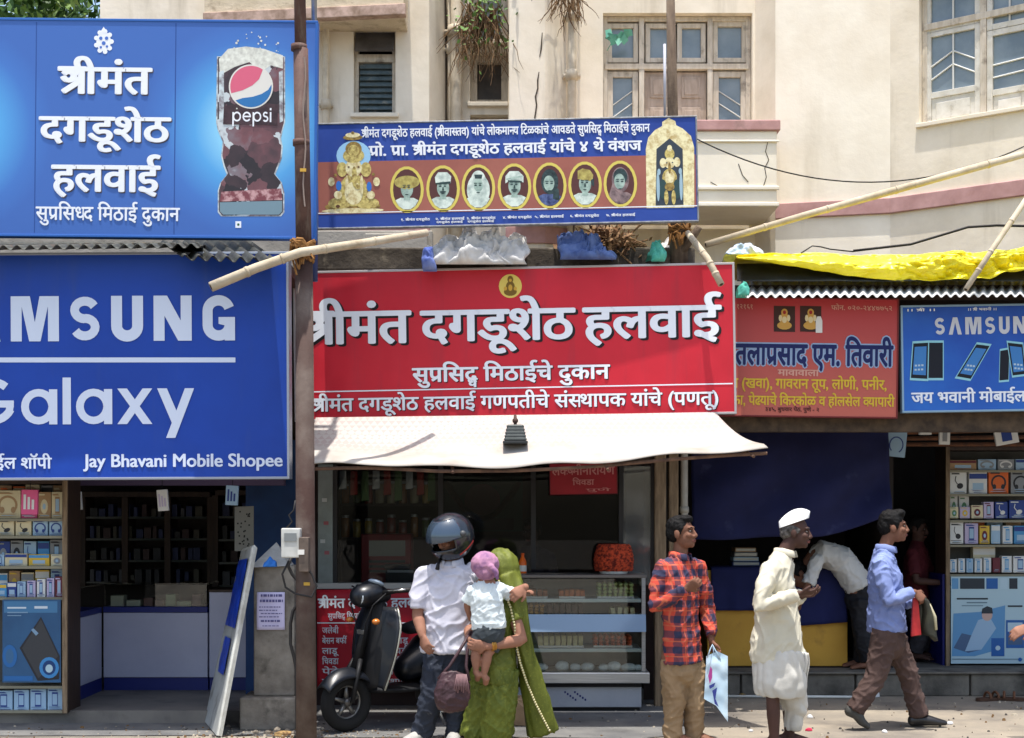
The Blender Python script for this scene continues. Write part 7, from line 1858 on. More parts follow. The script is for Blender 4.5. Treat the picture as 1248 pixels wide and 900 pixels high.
def shirt(rt, secs, fw, arms, mat, voxel=.009, amp=.010, seed=1, it=3, collar=None, fx=10, fz=5, cuffs=None, name='shirt', extra=None):
    mb = MB()
    S_ = list(secs); c0, w0, d0 = S_[0]
    mb.tube([q[0] for q in S_] + [S_[-1][0] + Vector((0, 0, .012))], [(q[1], q[2]) for q in S_] + [(S_[-1][1] * .8, S_[-1][2] * .8)], 24, ref=fw)
    nkp = S_[-1][0]
    for pts_, rr in arms:
        a0 = Vector(pts_[0]); inn = a0.lerp(nkp, .50) - Vector((0, 0, .012)); sh_ = a0.lerp(nkp, .10) - Vector((0, 0, .022))
        mb.tube([inn, sh_] + list(pts_[1:]), [rr[0] * .74, rr[0] * .93] + list(rr[1:]), 14, round_ends=False)
        mb.ell(sh_, (rr[0] * .96,) * 3, 0, 12, 8)
    if extra: extra(mb)
    sh = remesh(mb, name, mat, voxel, it + 3, .5, rt, disp=folds(amp, fx, fz, seed))
    if collar:
        c, r, yaw_ = collar; mb = MB(); n = 18
        M3 = Matrix.Rotation(yaw_, 3, 'Z')
        rings = []
        for k, (rr, z) in enumerate(((1.0, -.012), (1.02, .022), (1.12, .018), (1.24, -.02), (1.2, -.024), (1.08, .008))):
            ring = []
            for j in range(n + 1):
                a = R(-70 + 320 * j / n); ring.append(c + M3 @ Vector((r * rr * math.cos(a) * 1.0, r * rr * math.sin(a) * 1.05, z - .02 * max(0, -math.sin(a)))))
            rings.append(ring)
        mb.loft(rings, closed=False); mb.build('collar', mat, sh, smooth=True, solid=.004)
    return sh
Cc = lambda a, b, f: a.lerp(b, f)
sh = shirt(rt, [(p('pel') + Vector((.01, 0, -.075)), .160, .125), (p('pel') + Vector((0, 0, .04)), .152, .118), (p('wa'), .148, .11), (p('ch'), .165, .118), (P(829, 692, Y0 + .02), .15, .085), (P(829, 678, Y0 + .02), .075, .066)], fw,
      [([p('sR'), Cc(p('sR'), p('eR'), .5), p('eR'), Cc(p('eR'), p('wR'), .5), p('wR')], [.066, .062, .056, .048, .038]), ([p('sL'), Cc(p('sL'), p('eL'), .5), p('eL'), Cc(p('eL'), p('wL'), .6), p('wL') + Vector((0, 0, .03))], [.066, .062, .055, .048, .040])], chk, seed=3, amp=.012, collar=(P(829, 676, Y0 + .01), .066, R(50)))
pk_ = M('khaki_cotton', (146, 122, 92), .85, (130, 106, 78), 6, bump=.2, bscale=150)
def trousers(rt, secs, legs, mat, fw, amp=.012, seed=2, voxel=.009, name='trousers', fx=9, fz=7):
    mb = MB(.025); torso(mb, secs, fw, 18)
    for pts_, rr in legs: mb.tube(pts_, rr, 16, round_ends=False)
    return remesh(mb, name, mat, voxel, 3, .5, rt, disp=folds(amp, fx, fz, seed))
trousers(rt, [(P(831, 818, Y0), .135, .11), (P(831, 796, Y0), .14, .108), (P(831, 778, Y0), .12, .09)], [([p('hR') + Vector((.01, 0, -.02)), Cc(p('hR'), p('kR'), .45), p('kR'), P(820, 890, Y0 - .02), P(820, 905, Y0)], [.078, .088, .074, .066, .07]), ([p('hL') + Vector((-.01, 0, -.02)), Cc(p('hL'), p('kL'), .45), p('kL'), P(846, 890, Y0 + .05), P(846, 905, Y0 + .06)], [.076, .086, .072, .064, .068])], pk_, fw)
# shopping bag in his hand
bgm = M('bag_plastic', (176, 204, 222), .35, (206, 222, 230), 5, spec=.5)
t = thing('shopping_bag', 'pale blue printed plastic bag hanging from the hand of the checked shirt man', 'bag', P(872, 876, Y0 - .02))
c0 = P(868, 793, Y0 - .03)
def bagf(s_):
    def f(u, v):
        x = 861 + 26 * u - (3 * (1 - u)) * v; y = 800 - 6 * (1 - abs(2 * u - 1)) + v * (52 + 28 * u)
        q = P(x, y, Y0 - .02); q.y += s_ * (.035 * math.sin(math.pi * u) * (.3 + .7 * v) * (1 - .6 * v)) + .012 * noise.noise(q * 14)
        return q
    return f
mb = MB(); mb.grid(bagf(-1), 14, 20); mb.grid(bagf(1), 14, 20); sk = mb.build('sack', bgm, t, smooth=True)
mb = MB()
for dx in (-1, 1): mb.tube([P(866 + dx * 4, 802, Y0 - .03 + dx * .01), P(867.5 + dx * 2, 792, Y0 - .04 + dx * .01), P(868, 786, Y0 - .03), P(873, 795, Y0 - .03), P(877 + dx, 804, Y0 - .03)], .0045, 6)
mb.build('handle', bgm, t, smooth=True)
mb = MB()
for k, (a, b, w, h, mi) in enumerate(((866, 815, 3, 6, 0), (868, 830, 4, 3, 1), (872, 848, 3, 8, 1), (866, 840, 2, 5, 1), (878, 842, 2, 4, 1), (869, 823, 2, 3, 0))):
    q = P(a, b, Y0 - .075); mb.box(q.x, q.x + w * .0057, q.y, q.y + .05, q.z - h * .0057, q.z, mi)
mb = MB()
fr = Fr(P(858, 880, Y0 - .068), (1, 0, 0), (0, 0, 1))
for k, (pts_, mi) in enumerate((([(866, 812), (863, 824), (865, 834), (868, 826), (868, 816)], 0), ([(868, 842), (874, 838), (872, 852), (876, 862), (871, 858)], 1), ([(864, 836), (872, 832), (870, 837), (865, 840)], 1))):
    mb.poly(fr, pxpoly(fr, pts_), .001 * k, mi)
mb.build('print', [M('bag_magenta', (160, 60, 130), .4), M('bag_navy', (50, 60, 130), .4)], t)

# ------------------------------------------------ old man in cap, long cream shirt and dhoti
Y0 = 10.0
p = Pose(Y0); fw = Vector((.96, -.25, 0))
rt = person('old man in white cap, cream long shirt and dhoti with cupped hands', Y0, 950)
p.set(hd=(970, 649), nk=(957, 671), pel=(948, 795), wa=(947, 760), ch=(946, 712), sR=(936, 694, -.16), sL=(958, 690, .16), eR=(926, 739, -.24), wR=(974, 724, -.2), eL=(950, 742, .2), wL=(978, 726, -.02),
      hR=(940, 805, -.08), hL=(955, 805, .08), kR=(942, 856, -.10), kL=(962, 852, .06), aR=(944, 904, -.10), aL=(962, 904, .08))
mb = MB(.025); H = head_parts(mb, p('hd'), 74, 2, .98)
mb.tube([p('ch') + Vector((0, 0, .08)), p('nk'), p('hd') + Vector((-.02, 0, -.04))], [.06, .050, .05], 14)
torso(mb, [(p('pel'), .12, .09), (p('wa'), .11, .085), (p('ch'), .13, .09), (p('nk') - Vector((0, 0, .06)), .085, .055)], fw)
for s_ in 'RL': limb(mb, p('s' + s_), p('e' + s_), p('w' + s_), [.04, .04, .035, .034, .034, .028, .024])
hand(mb, p('wR'), (.11, -.01, .012), (-.1, .4, .9), 1, .55, .98); hand(mb, p('wL'), (.10, -.06, .015), (-.1, -.3, .9), -1, .55, .98)
limb(mb, p('hR'), p('kR'), p('aR'), [.07, .062, .046, .046, .047, .036, .032]); limb(mb, p('hL'), p('kL'), p('aL'), [.07, .062, .046, .046, .047, .036, .032])
for h in ('aR', 'aL'): foot(mb, p(h) + Vector((-.06, .02, -p(h).z)), p(h) + Vector((.17, -.03, -p(h).z)), p(h))
remesh(mb, 'body', skin2, .0055, 3, .5, rt); face(H, rt, .98, 'cropped', hairg, brow=hairg)
cot = M('cream_cotton', (200, 194, 174), .9, (186, 179, 158), 4, bump=.2, bscale=180)
dho = M('white_cotton', (196, 193, 184), .9, (180, 177, 168), 4, bump=.2, bscale=180)
mb = MB()    # boat shaped cap
q = H.to_quaternion()
rings = []
for k in range(7):
    f = k / 6; ring = []
    for j in range(28):
        a = 2 * math.pi * j / 28; y = .014 + (.100 - .004 * f) * math.sin(a); w_ = .080 * (1 - f) ** .8 + .006
        yy = math.sin(a); zb = .052 - .040 * yy; top_ = .066 * (1 - .75 * abs(yy) ** 2) + .030
        ring.append(xf(H, (w_ * math.cos(a), y + .010 * f * yy, zb + top_ * f + .010)))
    rings.append(ring)
mb.loft(rings); mb.build('cap', M('white_cap', (216, 216, 214), .85), rt, smooth=True, bevel=.002)
def kurta(mb):
    mb.tube([P(940, 790, Y0 - .04), P(922, 796, Y0)], [.08, .05], 12, round_ends=True)
shirt(rt, [(P(948, 806, Y0), .17, .185), (P(947, 785, Y0), .168, .18), (p('wa'), .155, .155), (P(944, 730, Y0), .16, .145), (p('ch'), .17, .128), (P(949, 692, Y0), .165, .09), (P(955, 675, Y0), .08, .068)], fw,
      [([p('sR'), Cc(p('sR'), p('eR'), .5), p('eR'), Cc(p('eR'), p('wR'), .5), Cc(p('eR'), p('wR'), .93)], [.068, .066, .060, .054, .046]), ([p('sL'), Cc(p('sL'), p('eL'), .5), p('eL'), Cc(p('eL'), p('wL'), .5), Cc(p('eL'), p('wL'), .95)], [.068, .066, .060, .054, .046])], cot, seed=5, amp=.012, fx=8, fz=2.6, collar=(P(957, 672, Y0), .064, R(65)), name='long_shirt', extra=kurta)
mb = MB(.025)
mb.tube([P(950, 795, Y0), P(950, 822, Y0 - .02), P(951, 838, Y0 - .03), P(951, 848, Y0 - .03)], [(.17, .178), (.178, .185), (.172, .178), (.155, .165)], 20, ref=fw)
mb.tube([P(964, 836, Y0 + .02), P(969, 862, Y0 + .05), P(966, 889, Y0 + .07)], [.105, .088, .055], 14)
dh = remesh(mb, 'dhoti', dho, .009, 2, .5, rt, disp=lambda c: .011 * (abs(math.sin(math.atan2(c.y - Y0, c.x - X(949, Y0)) * 5 + c.z * 12 + 5 * noise.noise(c * 4))) - .5) + .012 * noise.noise(c * 8) + .006 * noise.noise(c * 19))
mb = MB(); mb.grid(lambda u, v: P(975 + 10 * u + 1.5 * math.sin(v * 5), 796 + 36 * v, Y0 - .08 + .03 * math.sin(u * 9)), 10, 12); mb.build('cloth_tail', dho, dh, smooth=True, solid=.005)

# ------------------------------------------------ striding man in the blue shirt
Y0 = 10.75
p = Pose(Y0); fw = Vector((1, -.08, 0))
rt = person('striding man in pale blue shirt and brown trousers carrying a folder past the navy stall', Y0, 1085)
p.set(hd=(1089, 643), nk=(1079, 666), pel=(1082, 762), wa=(1081, 735), ch=(1078, 702), sR=(1072, 686, -.15), sL=(1082, 684, .15), eR=(1084, 733, -.2), wR=(1114, 722, -.19), eL=(1090, 738, .2), wL=(1116, 732, .1),
      hR=(1080, 772, -.08), hL=(1085, 772, .08), kR=(1068, 824, -.08), kL=(1106, 820, .08), aR=(1042, 864, -.08), aL=(1120, 872, .08))
mb = MB(.025); H = head_parts(mb, p('hd'), 82, -3, .97)
mb.tube([p('ch') + Vector((0, 0, .08)), p('nk'), p('hd') + Vector((-.02, 0, -.04))], [.06, .050, .05], 14)
torso(mb, [(p('pel'), .12, .09), (p('wa'), .11, .085), (p('ch'), .13, .09), (p('nk') - Vector((0, 0, .06)), .085, .055)], fw)
for s_ in 'RL': limb(mb, p('s' + s_), p('e' + s_), p('w' + s_), [.04, .04, .035, .034, .034, .028, .024])
hand(mb, p('wR'), (.08, 0, -.06), (-.3, .9, -.4), 1, 1.0, .95); hand(mb, p('wL'), (.08, -.03, -.06), (-.3, -.9, -.4), -1, 1.0, .95)
limb(mb, p('hR'), p('kR'), p('aR'), [.07, .062, .046, .046, .047, .036, .032]); limb(mb, p('hL'), p('kL'), p('aL'), [.07, .062, .046, .046, .047, .036, .032])
remesh(mb, 'body', skin1, .0055, 3, .5, rt); face(H, rt, .97, 'wavy')
mb = MB()
sk1 = P(1036, 866, Y0 - .08); tk1 = P(1052, 886, Y0 - .08); tk1.z = .012
d = tk1 - sk1; mb.tube([sk1, sk1 + d * .35 + Vector((.02, 0, .02)), sk1 + d * .7 + Vector((.02, 0, .01)), tk1 + Vector((.03, 0, .02))], [(.040, .046), (.042, .045), (.046, .032), (.034, .022)], 12, ref=(-.6, 0, .8), round_ends=True)
mb.build('shoe', M('shoe_grey', (78, 78, 74), .6, (58, 58, 56), 20), rt, smooth=True)
mb = MB(); h_ = P(1112, 884, Y0 + .08); h_.z = .01; shoe(mb, h_, h_ + Vector((.24, 0, 0)), .044); mb.build('shoe', leather, rt, smooth=True)
shb = M('pale_blue_cotton', (124, 138, 184), .85, (110, 124, 170), 4, bump=.2, bscale=180)
shirt(rt, [(P(1081, 770, Y0), .165, .140), (P(1080, 750, Y0), .158, .135), (p('wa'), .15, .125), (p('ch'), .165, .122), (P(1076, 686, Y0), .16, .085), (P(1078, 670, Y0), .075, .066)], fw,
      [([p('sR'), Cc(p('sR'), p('eR'), .5), p('eR'), Cc(p('eR'), p('wR'), .5), Cc(p('eR'), p('wR'), .95)], [.066, .064, .056, .048, .042]), ([p('sL'), Cc(p('sL'), p('eL'), .5), p('eL'), Cc(p('eL'), p('wL'), .5), Cc(p('eL'), p('wL'), .95)], [.066, .064, .056, .048, .042])], shb, seed=8, amp=.012, collar=(P(1080, 667, Y0), .064, R(72)))
trousers(rt, [(P(1083, 785, Y0), .135, .118), (P(1082, 762, Y0), .135, .118)], [([p('hR') + Vector((0, 0, .02)), Cc(p('hR'), p('kR'), .5), p('kR'), Cc(p('kR'), p('aR'), .5), P(1041, 866, Y0 - .08)], [.10, .092, .078, .072, .070]), ([p('hL') + Vector((0, 0, .02)), Cc(p('hL'), p('kL'), .5), p('kL'), Cc(p('kL'), p('aL'), .5), P(1120, 873, Y0 + .08)], [.10, .090, .076, .070, .068])],
         M('brown_trouser', (84, 66, 60), .85, (70, 54, 50), 5, bump=.2, bscale=150), fw, seed=9)
mb = MB()
t = thing('folder', 'red folder and dark rolled papers carried by the striding man', 'folder', P(1124, 778, Y0 - .16))
a_, b_, c_, d_ = P(1111, 776, Y0 - .18), P(1123, 774, Y0 - .18), P(1119, 728, Y0 - .18), P(1113, 730, Y0 - .18)
o_ = Vector((0, .03, 0)); mb.hexa([a_, b_, b_ + o_, a_ + o_, d_, c_, c_ + o_, d_ + o_]); mb.build('red_cover', M('folder_red', (190, 50, 50), .5, (160, 36, 40), 8), t, bevel=.003)
mb = MB()
mb.grid(lambda u, v: P(1119 + 24 * u * (.5 + .5 * v) + 2 * math.sin(v * 5), 730 + 46 * v + 6 * u - 5 * math.sin(u * 3.1), Y0 - .15 + .035 * math.sin(u * 7)), 14, 14); mb.build('paper_bundle', M('bag_darkgreen', (62, 62, 48), .7, (40, 40, 34), 8), t, smooth=True, solid=.03)
mb = MB(); mb.tube([P(1121, 730, Y0 - .16), P(1132, 738, Y0 - .17), P(1139, 752, Y0 - .16), P(1141, 768, Y0 - .16)], [.012, .016, .014, .010], 8); mb.build('pale_edge', M('paper_cream', (190, 182, 150), .8), t, smooth=True)

# ------------------------------------------------ man in the motorcycle helmet
Y0 = 10.12
p = Pose(Y0); fw = Vector((-.25, -.97, 0))
rt = person('man in white shirt, dark jeans and black motorcycle helmet standing before the scooter', Y0, 545)
p.set(hd=(549, 657, -.04), nk=(550, 682), pel=(548, 800), wa=(547, 765), ch=(548, 722), sR=(514, 700), sL=(584, 698, .04), eR=(509, 750, -.03), wR=(515, 775, -.12), eL=(612, 735, .10), wL=(640, 716, -.36),
      hR=(534, 805, -.02), hL=(562, 805, .02), kR=(526, 850, -.06), kL=(560, 852, -.02), aR=(515, 893, -.03), aL=(556, 896, .02))
mb = MB(.025); H = head_parts(mb, p('hd'), -46, 18, .98)
mb.tube([p('ch') + Vector((0, 0, .1)), p('nk'), p('hd')], [.06, .052, .05], 14)
torso(mb, [(p('pel'), .13, .09), (p('wa'), .12, .085), (p('ch'), .14, .09), (p('nk') - Vector((0, 0, .06)), .085, .055)], fw)
for s_ in 'RL': limb(mb, p('s' + s_), p('e' + s_), p('w' + s_), [.046, .046, .042, .040, .042, .034, .027])
hand(mb, p('wR'), (.035, -.05, -.085), (.6, .5, -.1), -1, .55, 1.0); hand(mb, p('wL'), (-.06, -.03, -.04), (-.1, .9, -.3), 1, .8, 1.0)
for a, k, h in (('hR', 'kR', 'aR'), ('hL', 'kL', 'aL')): limb(mb, p(a), p(k), p(h), [.07, .068, .05, .047, .046, .038, .03])
remesh(mb, 'body', skin3, .0055, 3, .5, rt); face(H, rt, .98, None)
helm = M('helmet_black', (28, 32, 38), .18, (24, 28, 34), 3, spec=.7)
visor = M('helmet_visor', (60, 74, 88), .06, spec=1.0, metal=.35)
def hpatch(a0, a1, e0, e1, r, n=20, m=14, skip=None):
    def f(u, v):
        az = R(a0 + (a1 - a0) * u); el = R(e0 + (e1 - e0) * v)
        return xf(H, (r[0] * math.cos(el) * math.sin(az), .006 - r[1] * math.cos(el) * math.cos(az), .015 + r[2] * math.sin(el)))
    return f
hr = (.146, .168, .158)
mb = MB()
full = hpatch(-180, 180, -62, 89.5, hr)
nu, nv = 72, 44
vs_ = [full(i / nu, j / nv) for j in range(nv + 1) for i in range(nu + 1)]; fs_ = []
for j in range(nv):
    for i in range(nu):
        az, el = -180 + 360 * (i + .5) / nu, -62 + 151.5 * (j + .5) / nv
        if abs(az) < 58 and -22 < el < 22: continue
        fs_.append((j * (nu + 1) + i, j * (nu + 1) + i + 1, (j + 1) * (nu + 1) + i + 1, (j + 1) * (nu + 1) + i))
mb.add(vs_, fs_); hel = mb.build('helmet', helm, rt, smooth=True, solid=.018)
mb = MB(); mb.grid(hpatch(-84, 84, 2, 56, (.158, .180, .168)), 30, 14); mb.build('visor', visor, hel, smooth=True, solid=.004)
mb = MB()
for pts_ in ([hpatch(-58, 58, -40, -40, (.150, .172, .162))(i / 16, 0) for i in range(17)],):
    mb.tube(pts_, .004, 6)
mb.tube([hpatch(70, 120, -45, -20, (.150, .172, .162))(i / 8, i / 8) for i in range(9)], .010, 6); mb.tube([hpatch(-120, -70, -20, -45, (.150, .172, .162))(i / 8, i / 8) for i in range(9)], .010, 6)
mb.build('red_trim', M('helmet_red', (170, 50, 40), .4), hel, smooth=True)
for x in (-1, 1):
    mb = MB(); c = hpatch(x * 84, x * 84, 10, 10, (.160, .182, .170))(0, 0); mb.ell(c, (.022, .022, .022)); mb.build('visor_hinge', M('hinge_grey', (70, 72, 74), .4), hel, smooth=True)
mb = MB(); mb.tube([xf(H, (-.05, -.09, -.12)), P(534, 688, Y0 - .1), P(533, 694, Y0 - .12)], [.012, .012, .016], 6); mb.build('chin_strap', black, hel, smooth=True)
wsh = M('white_shirt', (198, 197, 206), .85, (182, 181, 192), 4, bump=.2, bscale=180)
shirt(rt, [(P(547, 796, Y0), .20, .14), (P(547, 775, Y0), .195, .14), (p('wa'), .188, .138), (P(547, 740, Y0), .188, .138), (p('ch'), .192, .125), (P(549, 698, Y0), .18, .085), (P(550, 686, Y0), .085, .07)], fw,
      [([p('sR'), Cc(p('sR'), p('eR'), .5), Cc(p('sR'), p('eR'), .85)], [.070, .070, .068]), ([p('sL'), Cc(p('sL'), p('eL'), .5), Cc(p('sL'), p('eL'), .9)], [.078, .078, .072])], wsh, seed=12, amp=.013, fx=7, fz=4, collar=(P(550, 684, Y0), .072, R(-14)))
jean = M('dark_denim', (44, 50, 62), .85, (34, 38, 48), 6, bump=.25, bscale=160, dirt=(120, 124, 130), dscale=10, dlo=.64, dhi=.78)
trousers(rt, [(P(548, 812, Y0), .16, .115), (P(548, 788, Y0), .165, .12)], [([p('hR') + Vector((0, 0, .03)), p('kR'), Cc(p('kR'), p('aR'), .6), P(514, 896, Y0 - .03)], [.10, .085, .076, .078]), ([p('hL') + Vector((0, 0, .03)), p('kL'), Cc(p('kL'), p('aL'), .6), P(556, 898, Y0)], [.10, .085, .076, .078])], jean, fw, seed=13)
for k in (('aR', (-.14, -.16)), ('aL', (-.03, -.22))):
    mb = MB(); h_ = p(k[0]).copy(); h_.z = .008; h_ += Vector((-k[1][0] * .25, -k[1][1] * .25, 0)); shoe(mb, h_, h_ + Vector((k[1][0] * 1.15, k[1][1] * 1.15, 0)), .048); mb.build('shoe', M('canvas_grey', (168, 166, 160), .8, (140, 138, 134), 12), rt, smooth=True)

# ------------------------------------------------ woman in green with veil
Y0 = 9.98
p = Pose(Y0); fw = Vector((-.9, -.4, 0))
rt = person('woman in green tunic and long green veil hugging the baby beside the helmeted man', Y0, 606)
p.set(hd=(609, 698, .03), nk=(612, 718), pel=(603, 810), wa=(606, 780), ch=(609, 745), sR=(596, 735, .18), sL=(624, 740, -.08), eR=(572, 765, .10), wR=(573, 780, -.16), eL=(636, 780, -.14), wL=(594, 788, -.26),
      hR=(592, 815, .05), hL=(612, 815, -.05), kR=(588, 855, .04), kL=(608, 858, -.06), aR=(582, 898, .06), aL=(606, 900, -.02))
mb = MB(.025); H = head_parts(mb, p('hd'), -75, 28, .92)
mb.tube([p('ch') + Vector((0, 0, .06)), p('nk'), p('hd')], [.05, .045, .045], 14)
torso(mb, [(p('pel'), .13, .10), (p('wa'), .11, .085), (p('ch'), .12, .085), (p('nk') - Vector((0, 0, .05)), .09, .06)], fw)
for s_ in 'RL': limb(mb, p('s' + s_), p('e' + s_), p('w' + s_), [.046, .044, .040, .040, .042, .034, .026])
hand(mb, p('wL'), (-.09, -.01, .01), (0, .9, .2), 1, .5, .95); hand(mb, p('wR'), (.05, -.03, -.05), (.2, .7, .3), -1, .5, .95)
for a, k, h in (('hR', 'kR', 'aR'), ('hL', 'kL', 'aL')): limb(mb, p(a), p(k), p(h), [.07, .068, .05, .047, .046, .038, .03])
for h in ('aR', 'aL'): foot(mb, p(h) + Vector((.05, .02, -p(h).z)), p(h) + Vector((-.15, -.06, -p(h).z)), p(h), .9)
remesh(mb, 'body', skin3, .0055, 3, .5, rt); face(H, rt, .92, 'short')
grn = M('green_silk', (98, 104, 34), .6, (80, 88, 26), 5, bump=.2, bscale=160, dirt=(118, 124, 48), dscale=60, dlo=.56, dhi=.7)
grnp = M('green_print', (96, 104, 34), .65, (74, 84, 26), 4, bump=.2, bscale=160, dirt=(114, 120, 46), dscale=40, dlo=.52, dhi=.7)
shirt(rt, [(P(603, 832, Y0), .19, .15), (P(604, 805, Y0), .17, .135), (p('wa'), .14, .11), (p('ch'), .145, .11), (P(611, 728, Y0), .12, .075)], fw,
      [([p('sL'), Cc(p('sL'), p('eL'), .45)], [.062, .060]), ([p('sR'), Cc(p('sR'), p('eR'), .5)], [.062, .058])], grn, seed=20, amp=.012, name='tunic', fx=13, fz=2.5)
trousers(rt, [(P(602, 835, Y0), .16, .13), (P(603, 812, Y0), .15, .12)], [([p('hR'), p('kR'), P(578, 885, Y0 + .02), P(575, 898, Y0 + .02)], [.11, .10, .09, .085]), ([p('hL'), p('kL'), P(606, 885, Y0 - .05), P(604, 901, Y0 - .04)], [.12, .12, .115, .10])], grnp, fw, seed=21, amp=.016, fx=13, fz=2.2)
mb = MB(.025)
q = H.to_quaternion()
hc = p('hd')
mb.ell(hc + Vector((.008, .02, .020)), (.125, .124, .142)); mb.ell(hc + Vector((.055, .02, -.07)), (.095, .11, .14))
mb.tube([P(618, 705, Y0 + .02), P(629, 728, Y0 - .02), P(634, 752, Y0 - .04), P(640, 790, Y0 + .0), P(648, 830, Y0 + .03), P(657, 870, Y0 + .06), P(662, 894, Y0 + .08)], [(.08, .12), (.072, .112), (.056, .095), (.058, .08), (.074, .07), (.10, .062), (.112, .055)], 18, ref=(0, -1, 0))
veil = remesh(mb, 'veil', grn, .009, 4, .5, rt, disp=lambda c: .013 * (1 - 2.6 * abs(noise.noise(Vector((c.x * 19 + c.z * 2.5, c.y * 12, c.z * 1.1))))) + .004 * noise.noise(Vector((c.x * 40, c.y * 30, c.z * 3))))
mb = MB(); pts_ = [P(a, b, Y0 + d) for a, b, d in ((598, 688, -.10), (604, 702, -.12), (612, 716, -.125), (622, 740, -.15), (627, 762, -.155), (629, 785, -.12), (634, 808, -.10), (642, 832, -.075), (652, 856, -.05), (662, 876, -.02), (671, 893, .0))]
L_ = []
for a, b in zip(pts_, pts_[1:]):
    n = max(2, int((b - a).length / .018))
    for k in range(n): L_.append(a.lerp(b, k / n))
mb.tube(pts_, .007, 6, 1)
for k, q_ in enumerate(L_): mb.ell(q_ + Vector((.0, -.008, 0)), (.0085, .007, .0085), 0, 7, 5)
mb.build('bead_border', [M('bead_cream', (206, 196, 150), .4), M('border_gold', (130, 120, 50), .5)], veil, smooth=True)
for k in range(3):
    mb = MB(); c = Cc(p('eL'), p('wL'), .88 - k * .04); d = (p('wL') - p('eL')).normalized(); mb.tube([c, c + d * .007], .040, 14); mb.build('bangle', M('bangle_gold', (180, 130, 60), .3, metal=.7), rt, smooth=True)

# ------------------------------------------------ baby carried by the woman
Y0 = 9.78
p = Pose(Y0); fw = Vector((.2, .98, 0))
rt = thing('person', 'baby in pink head scarf and pale shirt held against the woman in green', 'person', P(592, 822, Y0))
p.set(hd=(591, 691), nk=(592, 706), ch=(593, 728), pel=(596, 772), sL=(574, 718, .02), sR=(613, 716, .02), eL=(570, 738, .06), wL=(574, 755, .12), eR=(626, 727, .06), wR=(638, 722, .10), hL=(586, 776), hR=(605, 776), kL=(580, 797, -.02), kR=(594, 798, -.02), aL=(580, 817, -.01), aR=(590, 822, -.01))
mb = MB(.025); H = head_parts(mb, p('hd'), 160, 8, .78)
mb.tube([p('ch'), p('nk'), p('hd')], [.05, .038, .04], 12); torso(mb, [(p('pel'), .085, .07), (p('ch'), .09, .07), (p('nk') - Vector((0, 0, .03)), .07, .05)], fw)
for s_ in 'RL': limb(mb, p('s' + s_), p('e' + s_), p('w' + s_), [.032, .032, .029, .028, .028, .022, .019]); limb(mb, p('h' + s_), p('k' + s_), p('a' + s_), [.048, .046, .036, .034, .035, .026, .020])
hand(mb, p('wR'), (.05, -.02, .01), (0, .2, -.9), 1, .8, .55); hand(mb, p('wL'), (.02, .03, -.04), (.5, .3, 0), -1, .6, .55)
for h in ('aL', 'aR'): q_ = p(h); mb.tube([q_ + Vector((0, .0, -.012)), q_ + Vector((.015, .0, -.03)), q_ + Vector((.01, .03, -.062))], [.022, .026, .02], 10, round_ends=True)
remesh(mb, 'body', skin3, .005, 3, .5, rt); face(H, rt, .78, None)
mb = MB(); mb.ell(p('hd') + Vector((0, 0, .016)), (.098, .098, .09)); mb.ell(p('hd') + Vector((.01, -.03, -.03)), (.078, .066, .062)); mb.tube([p('hd') + Vector((.04, -.085, .0)), p('hd') + Vector((.075, -.10, -.03)), p('hd') + Vector((.085, -.10, -.075))], [.025, .02, .012], 10, round_ends=True)
pinkm = M('pink_scarf', (168, 122, 144), .85, (122, 86, 122), 14, lo=.4, hi=.65)
remesh(mb, 'head_scarf', pinkm, .007, 3, .5, rt, disp=folds(.003, 14, 12, 3))
shirt(rt, [(p('pel') + Vector((0, 0, .03)), .118, .09), (p('ch'), .112, .085), (P(592, 714, Y0), .09, .06), (P(592, 708, Y0), .05, .045)], fw, [([p('sL'), Cc(p('sL'), p('eL'), .8)], [.046, .05]), ([p('sR'), Cc(p('sR'), p('eR'), .75)], [.046, .05])], M('baby_white', (206, 214, 214), .85, (190, 200, 202), 5, bump=.2, bscale=150), seed=30, amp=.007, fx=14, fz=8, voxel=.007)
trousers(rt, [(p('pel'), .11, .095), (P(596, 764, Y0), .105, .09)], [([p('hL'), Cc(p('hL'), p('kL'), .7)], [.062, .056]), ([p('hR'), Cc(p('hR'), p('kR'), .7)], [.062, .056])], M('baby_shorts', (62, 68, 72), .85, (50, 56, 60), 6), fw, seed=31, amp=.006, voxel=.007, name='shorts')

# handbag hanging from her arm
Y0 = 9.72
t = thing('handbag', 'mauve brown leather handbag with tassel hanging in front of the couple', 'bag', P(551, 862, Y0))
bl = M('handbag_leather', (70, 46, 50), .5, (54, 36, 40), 8, bump=.3, bscale=60)
mb = MB(.025); mb.tube([P(551, 860, Y0), P(551, 852, Y0), P(552, 836, Y0), P(553, 822, Y0)], [(.105, .05), (.122, .062), (.115, .05), (.085, .022)], 18, ref=(0, -1, 0), round_ends=True)
bgo = remesh(mb, 'pouch', bl, .008, 3, .5, t, disp=folds(.008, 16, 10, 4))
mb = MB(); mb.tube([P(534, 828, Y0), P(548, 812, Y0 + .02), P(562, 790, Y0 + .05), P(574, 770, Y0 + .12)], .011, 8); mb.tube([P(572, 830, Y0), P(568, 812, Y0 + .02), P(570, 790, Y0 + .06), P(577, 770, Y0 + .12)], .011, 8); mb.build('strap', bl, t, smooth=True)
mb = MB()
for k in range(9): x = 557 + k * 1.4; mb.tube([P(x, 822, Y0 - .06), P(x + (k - 4) * .4, 832, Y0 - .075), P(x + (k - 4) * .9, 841 + (k % 3) * 2, Y0 - .078)], .0045, 5)
mb.build('tassel', M('tassel_rose', (116, 88, 90), .6), t, smooth=True)

